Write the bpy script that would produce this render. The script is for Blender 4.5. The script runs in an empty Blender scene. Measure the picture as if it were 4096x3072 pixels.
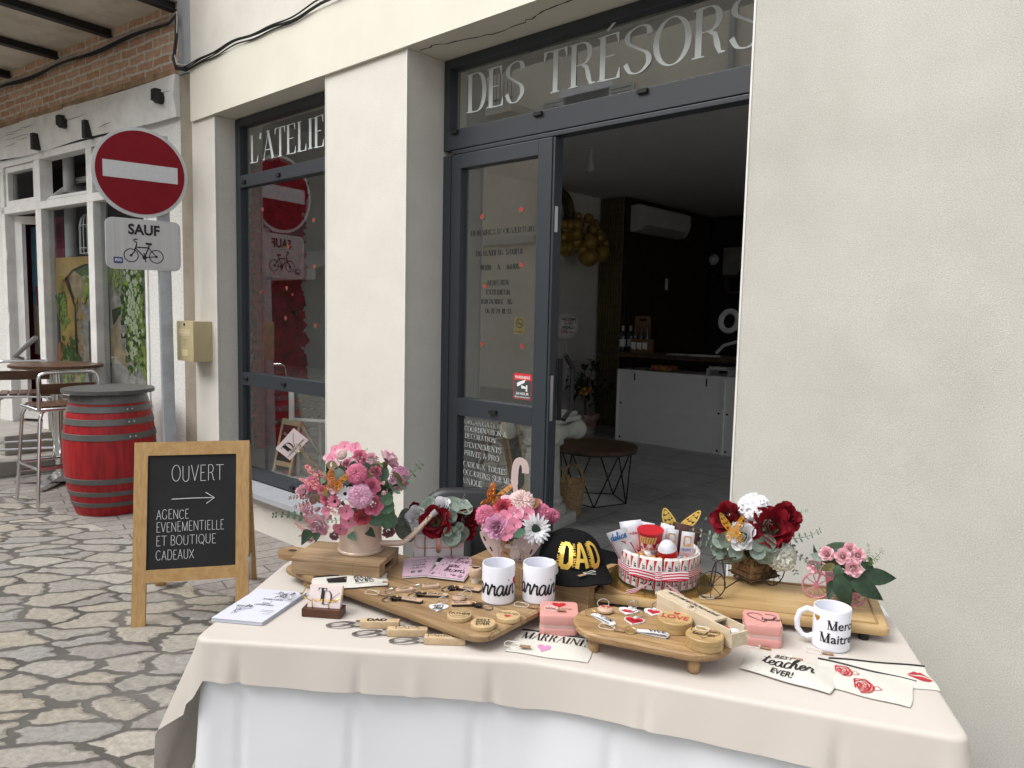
import bpy, bmesh, math, random
from mathutils import Vector, Matrix
from math import sin, cos, pi, radians, sqrt, atan2, hypot
C = bpy.context.scene
COL = C.collection
# ---------------------------------------------------------------- camera
CAM = Vector((0, -2.488, 1.5)); FPX = 2963.0
def _rot(yaw, pit, rol):
    cy, sy, cp, sp = cos(yaw), sin(yaw), cos(pit), sin(pit)
    f = Vector((sy*cp, cy*cp, sp)); r = Vector((cy, -sy, 0)); u = r.cross(f)
    cr, sr = cos(rol), sin(rol)
    return cr*r+sr*u, -sr*r+cr*u, f
RX, RU, RF = _rot(radians(-42.0757), radians(-5.2235), radians(1.2569))
cd = bpy.data.cameras.new("camera"); cam = bpy.data.objects.new("camera", cd); COL.objects.link(cam)
cam.matrix_world = Matrix((( RX.x, RU.x, -RF.x, CAM.x), (RX.y, RU.y, -RF.y, CAM.y), (RX.z, RU.z, -RF.z, CAM.z), (0,0,0,1)))
cd.sensor_width = 36; cd.lens = FPX/4096*36; cd.clip_end = 300; cd.clip_start = .05
C.camera = cam
# ---------------------------------------------------------------- light
SUN_EL, SUN_AZ = radians(50), radians(205)
w = bpy.data.worlds.new("World"); C.world = w; w.use_nodes = True
nt = w.node_tree; bg = nt.nodes["Background"]
sky = nt.nodes.new("ShaderNodeTexSky"); sky.sky_type = 'NISHITA'; sky.sun_disc = False
sky.sun_elevation = SUN_EL; sky.sun_rotation = SUN_AZ; sky.air_density = 1.0; sky.dust_density = 4.0; sky.ozone_density = 1.0
hs = nt.nodes.new("ShaderNodeHueSaturation"); hs.inputs['Saturation'].default_value = .22
nt.links.new(sky.outputs[0], hs.inputs['Color']); nt.links.new(hs.outputs[0], bg.inputs['Color']); bg.inputs['Strength'].default_value = .15
sl = bpy.data.lights.new("sun", 'SUN'); sl.energy = 1.35; sl.angle = radians(55); sl.color = (1, .975, .94)
so = bpy.data.objects.new("sun", sl); COL.objects.link(so)
_d = Vector((sin(SUN_AZ)*cos(SUN_EL), cos(SUN_AZ)*cos(SUN_EL), sin(SUN_EL)))
so.rotation_euler = _d.to_track_quat('Z', 'Y').to_euler(); so.location = (0, -4, 9)
C.view_settings.view_transform = 'Standard'; C.view_settings.look = 'None'; C.view_settings.exposure = 0.76; C.view_settings.gamma = 1
C.cycles.max_bounces = 10; C.cycles.diffuse_bounces = 7; C.cycles.glossy_bounces = 4; C.cycles.transparent_max_bounces = 12
C.cycles.caustics_reflective = False; C.cycles.caustics_refractive = False; C.cycles.sample_clamp_indirect = 6
# ---------------------------------------------------------------- survey helpers: views of the site plan -> points on real planes
CR = {'V':(0,0,1.8517),'K1':(0,0,.6172),'K2':(0,1024,.6172),'K3':(700,0,.6172),'K4':(700,1000,.6172),'D1':(1724,0,.6094),'D2':(1724,800,.7839),'D3':(2150,700,.422),'D4':(2150,1200,.6028),
 'T1':(1050,1650,.3617),'T2':(1550,1900,.4219),'T3':(2250,1950,.4822),'T4':(2750,1950,.5424),'T5':(800,2200,.4973),'T6':(1200,2200,.4069),'G3':(0,1350,.7532),'R4':(900,1400,.3918),
 'R6':(1700,1500,.4219),'N1':(0,500,.3618),'N2':(0,1000,.3618),'N3':(0,1500,.3616),'N4':(380,500,.3617),'C2':(1700,2400,.5425),'C1':(560,2400,.5425),'C3':(2800,2350,.5859)}
def ray(c, x, y):
    a = CR[c]; X = a[0]+x*a[2]; Y = a[1]+y*a[2]
    return (RX*((X-2048)/FPX) - RU*((Y-1536)/FPX) + RF)
def onZ(c, x, y, z=0):
    d = ray(c, x, y); return CAM + d*((z-CAM.z)/d.z)
def onY(c, x, y, v):
    d = ray(c, x, y); return CAM + d*((v-CAM.y)/d.y)
def onX(c, x, y, v):
    d = ray(c, x, y); return CAM + d*((v-CAM.x)/d.x)
def onP(c, x, y, P, n):
    d = ray(c, x, y); return CAM + d*((Vector(P)-CAM).dot(n)/d.dot(n))
def zat(c, x, y, P):
    d = ray(c, x, y); h = Vector((d.x, d.y)); o = Vector((P[0]-CAM.x, P[1]-CAM.y))
    return CAM.z + d.z*o.dot(h)/h.dot(h)
def facing(P):
    n = Vector((CAM.x-P[0], CAM.y-P[1], 0)); n.normalize(); return n
# ---------------------------------------------------------------- materials
MATS = {}
def _n(t, ty): return t.nodes.new(ty)
def pm(name, col, rough=.6, metal=0, var=.07, scale=9, bump=0, bscale=60, stretch=None, col2=None, spec=.4, coat=0, stain=0, sheen=0, stainscale=1.2, transl=0, speck=0, sscale=260):
    if name in MATS: return MATS[name]
    m = bpy.data.materials.new(name); m.use_nodes = True; t = m.node_tree; b = t.nodes["Principled BSDF"]
    tc = _n(t,"ShaderNodeTexCoord"); src = tc.outputs['Object']
    if stretch:
        mp = _n(t,"ShaderNodeMapping"); mp.inputs['Scale'].default_value = stretch; t.links.new(src, mp.inputs[0]); src = mp.outputs[0]
    no = _n(t,"ShaderNodeTexNoise"); no.inputs['Scale'].default_value = scale; no.inputs['Detail'].default_value = 5; t.links.new(src, no.inputs['Vector'])
    cr = _n(t,"ShaderNodeValToRGB"); e = cr.color_ramp.elements
    e[0].position = .32; e[1].position = .68
    c2 = col2 or tuple(min(1, c*(1+var)) for c in col); c1 = tuple(c*(1-var) for c in col) if not col2 else col
    e[0].color = (*c1, 1); e[1].color = (*c2, 1); t.links.new(no.outputs[0], cr.inputs[0]); out = cr.outputs[0]
    if stain:
        n2 = _n(t,"ShaderNodeTexNoise"); n2.inputs['Scale'].default_value = stainscale; n2.inputs['Detail'].default_value = 6; n2.inputs['Roughness'].default_value = .65; t.links.new(tc.outputs['Object'], n2.inputs['Vector'])
        r2 = _n(t,"ShaderNodeMapRange"); r2.inputs[1].default_value = .45; r2.inputs[2].default_value = .75; r2.inputs[3].default_value = 0; r2.inputs[4].default_value = stain; t.links.new(n2.outputs[0], r2.inputs[0])
        mx = _n(t,"ShaderNodeMix"); mx.data_type = 'RGBA'; t.links.new(r2.outputs[0], mx.inputs[0]); t.links.new(out, mx.inputs[6]); mx.inputs[7].default_value = (col[0]*.55, col[1]*.52, col[2]*.47, 1); out = mx.outputs[2]
    if speck:
        n4 = _n(t,"ShaderNodeTexNoise"); n4.inputs['Scale'].default_value = sscale; n4.inputs['Detail'].default_value = 2; t.links.new(tc.outputs['Object'], n4.inputs['Vector'])
        r4 = _n(t,"ShaderNodeMapRange"); r4.inputs[1].default_value = .3; r4.inputs[2].default_value = .7; r4.inputs[3].default_value = 1-speck; r4.inputs[4].default_value = 1+speck*.6; t.links.new(n4.outputs[0], r4.inputs[0])
        m4 = _n(t,"ShaderNodeMix"); m4.data_type = 'RGBA'; m4.blend_type = 'MULTIPLY'; m4.inputs[0].default_value = 1; t.links.new(out, m4.inputs[6]); t.links.new(r4.outputs[0], m4.inputs[7]); out = m4.outputs[2]
    t.links.new(out, b.inputs['Base Color'])
    b.inputs['Roughness'].default_value = rough; b.inputs['Metallic'].default_value = metal; b.inputs['Specular IOR Level'].default_value = spec
    if coat: b.inputs['Coat Weight'].default_value = coat; b.inputs['Coat Roughness'].default_value = .15
    if sheen: b.inputs['Sheen Weight'].default_value = sheen
    if bump:
        n3 = _n(t,"ShaderNodeTexNoise"); n3.inputs['Scale'].default_value = bscale; n3.inputs['Detail'].default_value = 3; t.links.new(tc.outputs['Object'] if not stretch else src, n3.inputs['Vector'])
        bp = _n(t,"ShaderNodeBump"); bp.inputs['Strength'].default_value = min(1, bump); bp.inputs['Distance'].default_value = .004 if bscale < 400 else .0015; t.links.new(n3.outputs[0], bp.inputs['Height']); t.links.new(bp.outputs[0], b.inputs['Normal'])
    if transl:
        tr = _n(t,"ShaderNodeBsdfTranslucent"); t.links.new(out, tr.inputs[0]); ms = _n(t,"ShaderNodeMixShader"); ms.inputs[0].default_value = transl
        t.links.new(b.outputs[0], ms.inputs[1]); t.links.new(tr.outputs[0], ms.inputs[2]); t.links.new(ms.outputs[0], t.nodes["Material Output"].inputs[0])
    MATS[name] = m; return m
def woodm(name, c1, c2, ang=0, grain=1.0, rough=.5, plank=0, scale=1.0, bump=.15):
    if name in MATS: return MATS[name]
    m = bpy.data.materials.new(name); m.use_nodes = True; t = m.node_tree; b = t.nodes["Principled BSDF"]
    tc = _n(t,"ShaderNodeTexCoord"); mp = _n(t,"ShaderNodeMapping"); mp.vector_type = 'POINT'; mp.inputs['Rotation'].default_value = (0,0,-ang); t.links.new(tc.outputs['Object'], mp.inputs[0])
    m2 = _n(t,"ShaderNodeMapping"); m2.inputs['Scale'].default_value = (1.6*scale, 18*scale, 18*scale); t.links.new(mp.outputs[0], m2.inputs[0])
    no = _n(t,"ShaderNodeTexNoise"); no.inputs['Scale'].default_value = 2.2; no.inputs['Detail'].default_value = 6; no.inputs['Distortion'].default_value = .9*grain; t.links.new(m2.outputs[0], no.inputs['Vector'])
    m3 = _n(t,"ShaderNodeMapping"); m3.inputs['Scale'].default_value = (3*scale, 160*scale, 160*scale); t.links.new(mp.outputs[0], m3.inputs[0])
    n2 = _n(t,"ShaderNodeTexNoise"); n2.inputs['Scale'].default_value = 1.5; n2.inputs['Detail'].default_value = 4; t.links.new(m3.outputs[0], n2.inputs['Vector'])
    ad = _n(t,"ShaderNodeMath"); ad.operation = 'MULTIPLY_ADD'; ad.inputs[1].default_value = .45; t.links.new(n2.outputs[0], ad.inputs[0]); t.links.new(no.outputs[0], ad.inputs[2])
    cr = _n(t,"ShaderNodeValToRGB"); e = cr.color_ramp.elements; e[0].position = .52; e[1].position = .92; e[0].color = (*c1,1); e[1].color = (*c2,1); t.links.new(ad.outputs[0], cr.inputs[0]); out = cr.outputs[0]
    if plank:
        br = _n(t,"ShaderNodeTexBrick"); br.inputs['Scale'].default_value = 1; br.inputs['Brick Width'].default_value = plank*7; br.inputs['Row Height'].default_value = plank; br.inputs['Mortar Size'].default_value = plank*.012
        br.inputs['Color1'].default_value = (1,1,1,1); br.inputs['Color2'].default_value = (.72,.7,.66,1); br.inputs['Mortar'].default_value = (.4,.36,.3,1); t.links.new(mp.outputs[0], br.inputs['Vector'])
        mx = _n(t,"ShaderNodeMix"); mx.data_type = 'RGBA'; mx.blend_type = 'MULTIPLY'; mx.inputs[0].default_value = .8; t.links.new(out, mx.inputs[6]); t.links.new(br.outputs[0], mx.inputs[7]); out = mx.outputs[2]
    t.links.new(out, b.inputs['Base Color']); b.inputs['Roughness'].default_value = rough; b.inputs['Specular IOR Level'].default_value = .35
    bp = _n(t,"ShaderNodeBump"); bp.inputs['Strength'].default_value = bump; bp.inputs['Distance'].default_value = .002; t.links.new(ad.outputs[0], bp.inputs['Height']); t.links.new(bp.outputs[0], b.inputs['Normal'])
    MATS[name] = m; return m
def glassm(name, tint=(1,1,1), ior=1.5, rough=0.0):
    m = bpy.data.materials.new(name); m.use_nodes = True; t = m.node_tree; t.nodes.remove(t.nodes["Principled BSDF"])
    fr = _n(t,"ShaderNodeFresnel"); fr.inputs[0].default_value = ior
    no = _n(t,"ShaderNodeTexNoise"); no.inputs['Scale'].default_value = 1.3; tc = _n(t,"ShaderNodeTexCoord"); t.links.new(tc.outputs['Object'], no.inputs['Vector'])
    bp = _n(t,"ShaderNodeBump"); bp.inputs['Strength'].default_value = .02; bp.inputs['Distance'].default_value = .02; t.links.new(no.outputs[0], bp.inputs['Height'])
    tr = _n(t,"ShaderNodeBsdfTransparent"); tr.inputs[0].default_value = (*tint,1); gl = _n(t,"ShaderNodeBsdfGlossy"); gl.inputs['Roughness'].default_value = rough; t.links.new(bp.outputs[0], gl.inputs['Normal'])
    ms = _n(t,"ShaderNodeMixShader"); ge = _n(t,"ShaderNodeNewGeometry"); iv = _n(t,"ShaderNodeMath"); iv.operation = 'SUBTRACT'; iv.inputs[0].default_value = 1; t.links.new(ge.outputs['Backfacing'], iv.inputs[1]); mu = _n(t,"ShaderNodeMath"); mu.operation = 'MULTIPLY'; t.links.new(fr.outputs[0], mu.inputs[0]); t.links.new(iv.outputs[0], mu.inputs[1]); t.links.new(mu.outputs[0], ms.inputs[0]); t.links.new(tr.outputs[0], ms.inputs[1]); t.links.new(gl.outputs[0], ms.inputs[2]); t.links.new(ms.outputs[0], t.nodes["Material Output"].inputs[0])
    MATS[name] = m; return m
# ---------------------------------------------------------------- mesh builder
INV = {}
def root(name, loc, label, cat, group=None, rz=0):
    o = bpy.data.objects.new(name, None); COL.objects.link(o); o.location = loc; o.rotation_euler = (0,0,rz); o.empty_display_size = .05
    INV[o] = (Matrix.Translation(Vector(loc)) @ Matrix.Rotation(rz, 4, 'Z')).inverted()
    tag(o, label, cat, group); return o
def tag(o, label=None, cat=None, group=None, kind=None):
    if label: o['label'] = label
    if cat: o['category'] = cat
    if group: o['group'] = group
    if kind: o['kind'] = kind
    return o
class MB:
    def __init__(s): s.v = []; s.f = []; s.mi = []; s.cur = 0
    def add(s, vs, fs, M=None):
        b = len(s.v)
        s.v += [tuple(M @ Vector(p)) if M else tuple(p) for p in vs]
        s.f += [tuple(i+b for i in f) for f in fs]; s.mi += [s.cur]*len(fs); return s
    def box(s, c, d, M=None, bev=0):
        x,y,z = d[0]/2, d[1]/2, d[2]/2
        if bev:
            bm = bmesh.new(); bmesh.ops.create_cube(bm, size=1)
            for q in bm.verts: q.co = Vector((q.co.x*d[0], q.co.y*d[1], q.co.z*d[2]))
            bmesh.ops.bevel(bm, geom=bm.edges[:], offset=bev, segments=2, profile=.6, affect='EDGES'); bm.verts.index_update()
            vs = [q.co+Vector(c) for q in bm.verts]; fs = [[q.index for q in f.verts] for f in bm.faces]; bm.free(); return s.add(vs, fs, M)
        vs = [(c[0]+a*x, c[1]+b*y, c[2]+e*z) for a in(-1,1) for b in(-1,1) for e in(-1,1)]
        return s.add(vs, [(0,1,3,2),(4,6,7,5),(0,4,5,1),(2,3,7,6),(0,2,6,4),(1,5,7,3)], M)
    def b2(s, a, b, M=None, bev=0):
        return s.box([(p+q)/2 for p,q in zip(a,b)], [abs(q-p) for p,q in zip(a,b)], M, bev)
    def lathe(s, prof, n=24, M=None, caps=True):
        vs = []; fs = []
        for r,z in prof: vs += [(r*cos(2*pi*k/n), r*sin(2*pi*k/n), z) for k in range(n)]
        for i in range(len(prof)-1):
            for k in range(n): a = i*n+k; b = i*n+(k+1)%n; fs.append((a,b,b+n,a+n))
        if caps:
            if prof[0][0] > 1e-6: fs.append(tuple(reversed(range(n))))
            if prof[-1][0] > 1e-6: fs.append(tuple(range((len(prof)-1)*n, len(prof)*n)))
        return s.add(vs, fs, M)
    def cyl(s, p, q, r, n=16, r2=None):
        p = Vector(p); q = Vector(q); d = q-p; M = Matrix.Translation(p) @ d.to_track_quat('Z','Y').to_matrix().to_4x4()
        return s.lathe([(r,0),(r if r2 is None else r2, d.length)], n, M)
    def tube(s, pts, r, n=8, closed=False, cap=True):
        pts = [Vector(p) for p in pts]; N = len(pts); rs = r if isinstance(r, (list,tuple)) else [r]*N; vs = []; fs = []
        up = None
        for i,p in enumerate(pts):
            a = pts[i-1] if (i or closed) else p; b = pts[(i+1) % N] if (i < N-1 or closed) else p
            t = (b-a); t = t.normalized() if t.length > 1e-9 else Vector((0,0,1))
            if up is None: up = t.orthogonal().normalized()
            up = (up - t*up.dot(t)); up = up.normalized() if up.length > 1e-6 else t.orthogonal().normalized()
            sd = t.cross(up); vs += [p + (up*cos(2*pi*k/n)+sd*sin(2*pi*k/n))*rs[i] for k in range(n)]
        for i in range(N if closed else N-1):
            for k in range(n): a = i*n+k; b = i*n+(k+1)%n; j = (i+1)%N*n; fs.append((a,b,j+(k+1)%n,j+k))
        if cap and not closed: fs += [tuple(reversed(range(n))), tuple(range((N-1)*n, N*n))]
        return s.add(vs, fs)
    def prism(s, pts, z0, z1, M=None):      # outline in xy, thickness in z
        n = len(pts); a = sum(pts[i][0]*pts[(i+1)%n][1]-pts[(i+1)%n][0]*pts[i][1] for i in range(n))
        if a < 0: pts = pts[::-1]
        vs = [(p[0],p[1],z0) for p in pts]+[(p[0],p[1],z1) for p in pts]
        fs = [tuple(reversed(range(n))), tuple(range(n,2*n))]+[(i,(i+1)%n,n+(i+1)%n,n+i) for i in range(n)]
        return s.add(vs, fs, M)
    def slab(s, pts, t, nrm=(0,0,1)):       # 3D outline extruded along a normal
        n = len(pts); nv = Vector(nrm)*t; vs = [Vector(p) for p in pts]+[Vector(p)+nv for p in pts]
        return s.add(vs, [tuple(reversed(range(n))), tuple(range(n,2*n))]+[(i,(i+1)%n,n+(i+1)%n,n+i) for i in range(n)])
    def ball(s, c, r, nu=12, nv=8, M=None, sc=(1,1,1)):
        pr = [(r*sin(pi*i/nv), -r*cos(pi*i/nv)) for i in range(nv+1)]; vs = []; fs = []
        T = Matrix.Translation(Vector(c)) @ Matrix.Diagonal((*sc,1)); T = M @ T if M else T
        return s.lathe(pr, nu, T, caps=False)
    def grid(s, P, M=None, flip=False):      # rows of points
        h = len(P); wd = len(P[0]); vs = [p for r in P for p in r]
        fs = [(i*wd+j, i*wd+j+1, (i+1)*wd+j+1, (i+1)*wd+j) for i in range(h-1) for j in range(wd-1)]
        if flip: fs = [f[::-1] for f in fs]
        return s.add(vs, fs, M)
    def mesh(s, name, mats, I=None, smooth=40):
        me = bpy.data.meshes.new(name); vs = [I @ Vector(p) for p in s.v] if I else s.v
        me.from_pydata([tuple(p) for p in vs], [], s.f)
        for m in (mats if isinstance(mats,(list,tuple)) else [mats]): me.materials.append(m)
        me.polygons.foreach_set('material_index', s.mi)
        if smooth:
            me.polygons.foreach_set('use_smooth', [True]*len(s.f)); me.set_sharp_from_angle(angle=radians(smooth))
        me.update(); return me
    def build(s, name, mats, parent=None, smooth=40):
        r = parent
        while r is not None and r.parent is not None: r = r.parent
        o = bpy.data.objects.new(name, s.mesh(name, mats, INV[r] if r in INV else None, smooth)); COL.objects.link(o)
        if parent: o.parent = parent
        return o
def split_build(m, name, mats, parent, smooth=0):      # every connected piece becomes a part of its own
    up = list(range(len(m.v)))
    def find(a):
        while up[a] != a: up[a] = up[up[a]]; a = up[a]
        return a
    for f in m.f:
        for i in f[1:]: up[find(i)] = find(f[0])
    G = {}
    for f,k in zip(m.f, m.mi): G.setdefault(find(f[0]), []).append((f,k))
    for fs in G.values():
        q = MB(); ix = {}
        for f,k in fs:
            for i in f:
                if i not in ix: ix[i] = len(q.v); q.v.append(m.v[i])
            q.f.append(tuple(ix[i] for i in f)); q.mi.append(k)
        q.build(name, mats, parent, smooth)
def frame(o, x, y=None, z=None):     # matrix from origin + axes
    x = Vector(x).normalized(); z = Vector(z or (0,0,1)).normalized()
    if y is None: y = z.cross(x)
    y = Vector(y).normalized(); z = x.cross(y).normalized()
    return Matrix(((x.x,y.x,z.x,o[0]),(x.y,y.y,z.y,o[1]),(x.z,y.z,z.z,o[2]),(0,0,0,1)))
def rrect(w, h, r, n=5, cx=0, cy=0):
    P = []
    for (sx,sy,a0) in ((1,1,0),(-1,1,90),(-1,-1,180),(1,-1,270)):
        P += [(cx+sx*(w/2-r)+r*cos(radians(a0+90*i/n)), cy+sy*(h/2-r)+r*sin(radians(a0+90*i/n))) for i in range(n+1)]
    return P
def heart(s, n=28):
    P = []
    for i in range(n):
        t = 2*pi*i/n; P.append((s*.5*(16*sin(t)**3)/17, s*.5*(13*cos(t)-5*cos(2*t)-2*cos(3*t)-cos(4*t)+2.5)/17))
    return P
def circ(r, n=32, cx=0, cy=0, ry=None): return [(cx+r*cos(2*pi*i/n), cy+(ry or r)*sin(2*pi*i/n)) for i in range(n)]
def copy_tree(o, parent=None):
    c = o.copy(); COL.objects.link(c)
    if parent: c.parent = parent
    for ch in list(o.children): copy_tree(ch, c)
    return c
# ---------------------------------------------------------------- lettering
def A(cx, cy, rx, ry, a0, a1, n=14):
    return [(cx+rx*cos(radians(a0+(a1-a0)*i/n)), cy+ry*sin(radians(a0+(a1-a0)*i/n))) for i in range(n+1)]
def cat(pts, n=5):
    P = [pts[0]]+list(pts)+[pts[-1]]; out = []
    for i in range(1, len(P)-2):
        p0,p1,p2,p3 = P[i-1:i+3]
        for k in range(n):
            t = k/n; out.append(tuple(.5*(2*b+(c-a)*t+(2*a-5*b+4*c-d)*t*t+(3*b-a-3*c+d)*t**3) for a,b,c,d in zip(p0,p1,p2,p3)))
    return out+[tuple(pts[-1])]
SP = cat([(.66,.78),(.6,.95),(.38,1),(.14,.9),(.12,.7),(.36,.53),(.6,.38),(.64,.18),(.44,.0),(.2,.03),(.06,.24)], 4)
BW = lambda x, y0, y1, w: [(x,y1),(x+w*.4,y1)]+A(x+w*.5,(y0+y1)/2,w*.5,(y1-y0)/2,90,-90)+[(x+w*.4,y0),(x,y0)]
GL = {' ':(.34,[]),
'A':(.78,[('t',[(.06,0),(.38,1)]),('v',[(.38,1),(.72,0)]),('h',[(.17,.35),(.58,.35)])]),
'B':(.72,[('v',[(.14,0),(.14,1)]),('c',BW(.14,.53,1,.44)),('c',BW(.14,0,.53,.5))]),
'C':(.82,[('c',A(.44,.5,.36,.5,42,318))]),
'D':(.84,[('v',[(.14,0),(.14,1)]),('c',BW(.14,0,1,.6))]),
'E':(.68,[('v',[(.14,0),(.14,1)]),('a',[(.14,1),(.58,1)]),('h',[(.14,.52),(.46,.52)]),('a',[(.14,0),(.62,0)])]),
'F':(.64,[('v',[(.14,0),(.14,1)]),('a',[(.14,1),(.58,1)]),('h',[(.14,.52),(.46,.52)])]),
'G':(.88,[('c',A(.44,.5,.36,.5,42,315)),('v',[(.72,0.08),(.72,.42)])]),
'H':(.86,[('v',[(.14,0),(.14,1)]),('v',[(.72,0),(.72,1)]),('h',[(.14,.52),(.72,.52)])]),
'I':(.34,[('v',[(.17,0),(.17,1)])]),
'J':(.46,[('v',[(.3,.2),(.3,1)]),('c',A(.16,.2,.14,.2,0,-150))]),
'L':(.64,[('v',[(.14,0),(.14,1)]),('a',[(.14,0),(.6,0)])]),
'M':(1.0,[('t',[(.12,0),(.12,1)]),('v',[(.12,1),(.5,0)]),('t',[(.5,0),(.86,1)]),('v',[(.86,0),(.86,1)])]),
'N':(.88,[('t',[(.13,0),(.13,1)]),('v',[(.13,1),(.74,0)]),('t',[(.74,0),(.74,1)])]),
'O':(.9,[('c',A(.45,.5,.38,.5,90,450,28))]),
'P':(.68,[('v',[(.14,0),(.14,1)]),('c',BW(.14,.46,1,.48))]),
'Q':(.9,[('c',A(.45,.5,.38,.5,90,450,28)),('h',[(.45,.2),(.78,-.14)])]),
'R':(.78,[('v',[(.14,0),(.14,1)]),('c',BW(.14,.5,1,.44)),('c',[(.36,.5),(.5,.42),(.56,.2),(.62,.03),(.74,.02)])]),
'S':(.72,[('c',SP)]),
'T':(.78,[('v',[(.39,0),(.39,1)]),('a',[(.39,1),(.74,1)]),('a',[(.39,1),(.04,1)])]),
'U':(.84,[('v',[(.14,.25),(.14,1)]),('c',[(.14,.3)]+A(.42,.28,.28,.28,180,360)+[(.7,.3)]),('t',[(.7,.25),(.7,1)])]),
'V':(.78,[('v',[(.06,1),(.38,0)]),('t',[(.38,0),(.72,1)])]),
'W':(1.1,[('v',[(.05,1),(.3,0)]),('t',[(.3,0),(.55,1)]),('v',[(.55,1),(.8,0)]),('t',[(.8,0),(1.05,1)])]),'X':(.78,[('v',[(.06,1),(.72,0)]),('t',[(.06,0),(.72,1)])]),
'0':(.6,[('c',A(.3,.5,.24,.5,90,450,24))]),'1':(.4,[('v',[(.22,0),(.22,1)])]),
'2':(.58,[('c',cat([(.08,.74),(.14,.96),(.34,.98),(.48,.76),(.34,.4),(.08,.02)])),('a',[(.08,.0),(.52,0)])]),
'3':(.58,[('c',A(.26,.76,.22,.24,150,-90)),('c',A(.26,.26,.24,.26,90,-150))]),
'6':(.6,[('c',A(.3,.3,.23,.3,90,450,20)),('c',cat([(.48,.98),(.2,.8),(.07,.34)]))]),
'7':(.56,[('a',[(.5,1),(.06,1)]),('v',[(.5,1),(.2,0)])]),
'8':(.58,[('c',A(.29,.26,.22,.26,0,360,20)),('c',A(.29,.76,.19,.24,0,360,20))]),
'9':(.6,[('c',A(.3,.7,.23,.3,90,450,20)),('c',cat([(.53,.66),(.42,.2),(.12,.02)]))]),
'4':(.6,[('h',[(.4,1),(.05,.28)]),('h',[(.05,.28),(.56,.28)]),('v',[(.4,0),(.4,1)])]),
"'":(.26,[('c',[(.13,1),(.1,.78)])]),',':(.26,[('c',[(.14,.06),(.08,-.14)])]),'.':(.26,[('c',[(.11,.06),(.13,.0)])]),'!':(.3,[('c',[(.15,1),(.13,.3)]),('c',[(.13,.08),(.14,.0)])]),
'&':(.82,[('c',cat([(.76,.42),(.5,.04),(.2,.0),(.08,.22),(.3,.5),(.44,.76),(.32,.98),(.2,.8),(.34,.5),(.72,.0)]))]),
'é':(.5,[('c',cat([(.08,.28),(.42,.3),(.26,.52),(.07,.26),(.24,.0),(.43,.12)])),('c',[(.22,.62),(.36,.78)])])}
GL['É'] = (.68, GL['E'][1]+[('c',[(.26,1.1),(.46,1.26)])]); GL['À'] = (.78, GL['A'][1]+[('c',[(.28,1.26),(.46,1.1)])])
SCR = {' ':(.3,[]),'a':(.58,[[(.42,.42),(.25,.5),(.08,.35),(.06,.12),(.2,0),(.36,.14),(.43,.47),(.42,.15),(.5,0),(.6,.1)]]),
'r':(.5,[[(0,.08),(.12,.42),(.16,.54),(.2,.43),(.36,.45),(.36,.2),(.42,0),(.52,.1)]]),'i':(.3,[[(0,.1),(.13,.5),(.1,.15),(.2,0),(.3,.1)],[(.17,.72),(.19,.76)]]),
'n':(.54,[[(0,.1),(.1,.48),(.08,.25),(.06,0)],[(.07,.2),(.22,.46),(.34,.46),(.35,.18),(.42,0),(.54,.1)]]),'e':(.42,[[(0,.1),(.26,.25),(.34,.4),(.22,.5),(.08,.3),(.12,.04),(.26,0),(.42,.12)]]),
'c':(.4,[[(.36,.42),(.22,.5),(.07,.3),(.1,.05),(.24,0),(.4,.12)]]),'h':(.54,[[(0,.1),(.2,.6),(.26,.95),(.16,.95),(.1,.5),(.06,0)],[(.08,.2),(.22,.46),(.34,.42),(.34,.15),(.42,0),(.54,.1)]]),
't':(.34,[[(0,.1),(.12,.5),(.17,.9),(.12,.3),(.18,.02),(.34,.1)],[(-.06,.62),(.34,.68)]]),'l':(.3,[[(0,.1),(.2,.6),(.24,.95),(.14,.95),(.1,.4),(.16,0),(.3,.1)]]),
'o':(.46,[[(.3,.48),(.12,.42),(.06,.2),(.16,0),(.34,.08),(.38,.32),(.28,.48),(.32,.38),(.46,.42)]]),'v':(.44,[[(0,.4),(.08,.48),(.16,.1),(.2,0),(.34,.3),(.36,.48),(.46,.42)]]),
'y':(.48,[[(0,.4),(.08,.48),(.1,.15),(.22,.05),(.36,.45),(.34,0),(.26,-.38),(.12,-.3),(.25,-.05),(.5,.1)]]),'u':(.56,[[(0,.4),(.08,.48),(.08,.12),(.18,0),(.34,.15),(.4,.48),(.38,.12),(.46,0),(.58,.1)]]),
'm':(.78,[[(0,.1),(.1,.48),(.06,0)],[(.07,.2),(.2,.46),(.3,.44),(.3,0)],[(.3,.2),(.46,.47),(.58,.44),(.58,.14),(.66,0),(.78,.1)]]),'d':(.58,[[(.4,.42),(.22,.5),(.06,.25),(.14,0),(.32,.1),(.42,.55),(.46,.98),(.42,.3),(.46,0),(.6,.1)]]),
'p':(.5,[[(0,.1),(.12,.5),(.06,-.4)],[(.09,.3),(.22,.5),(.38,.36),(.32,.05),(.1,.03),(.5,.1)]]),'g':(.5,[[(.4,.42),(.22,.5),(.07,.25),(.2,.02),(.38,.2),(.42,.46),(.38,-.2),(.24,-.4),(.12,-.28),(.5,.1)]]),'b':(.5,[[(0,.1),(.2,.6),(.2,.95),(.08,.5),(.1,.05),(.28,0),(.38,.25),(.26,.44),(.14,.36)]]),'s':(.4,[[(0,.05),(.2,.5),(.28,.28),(.26,.06),(.1,.02),(.4,.1)]])}
for _k in 'ABCDEFGHIJLMNOPQRSTUVX':
    SCR[_k] = (GL[_k][0], [p for k,p in GL[_k][1]])
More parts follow.
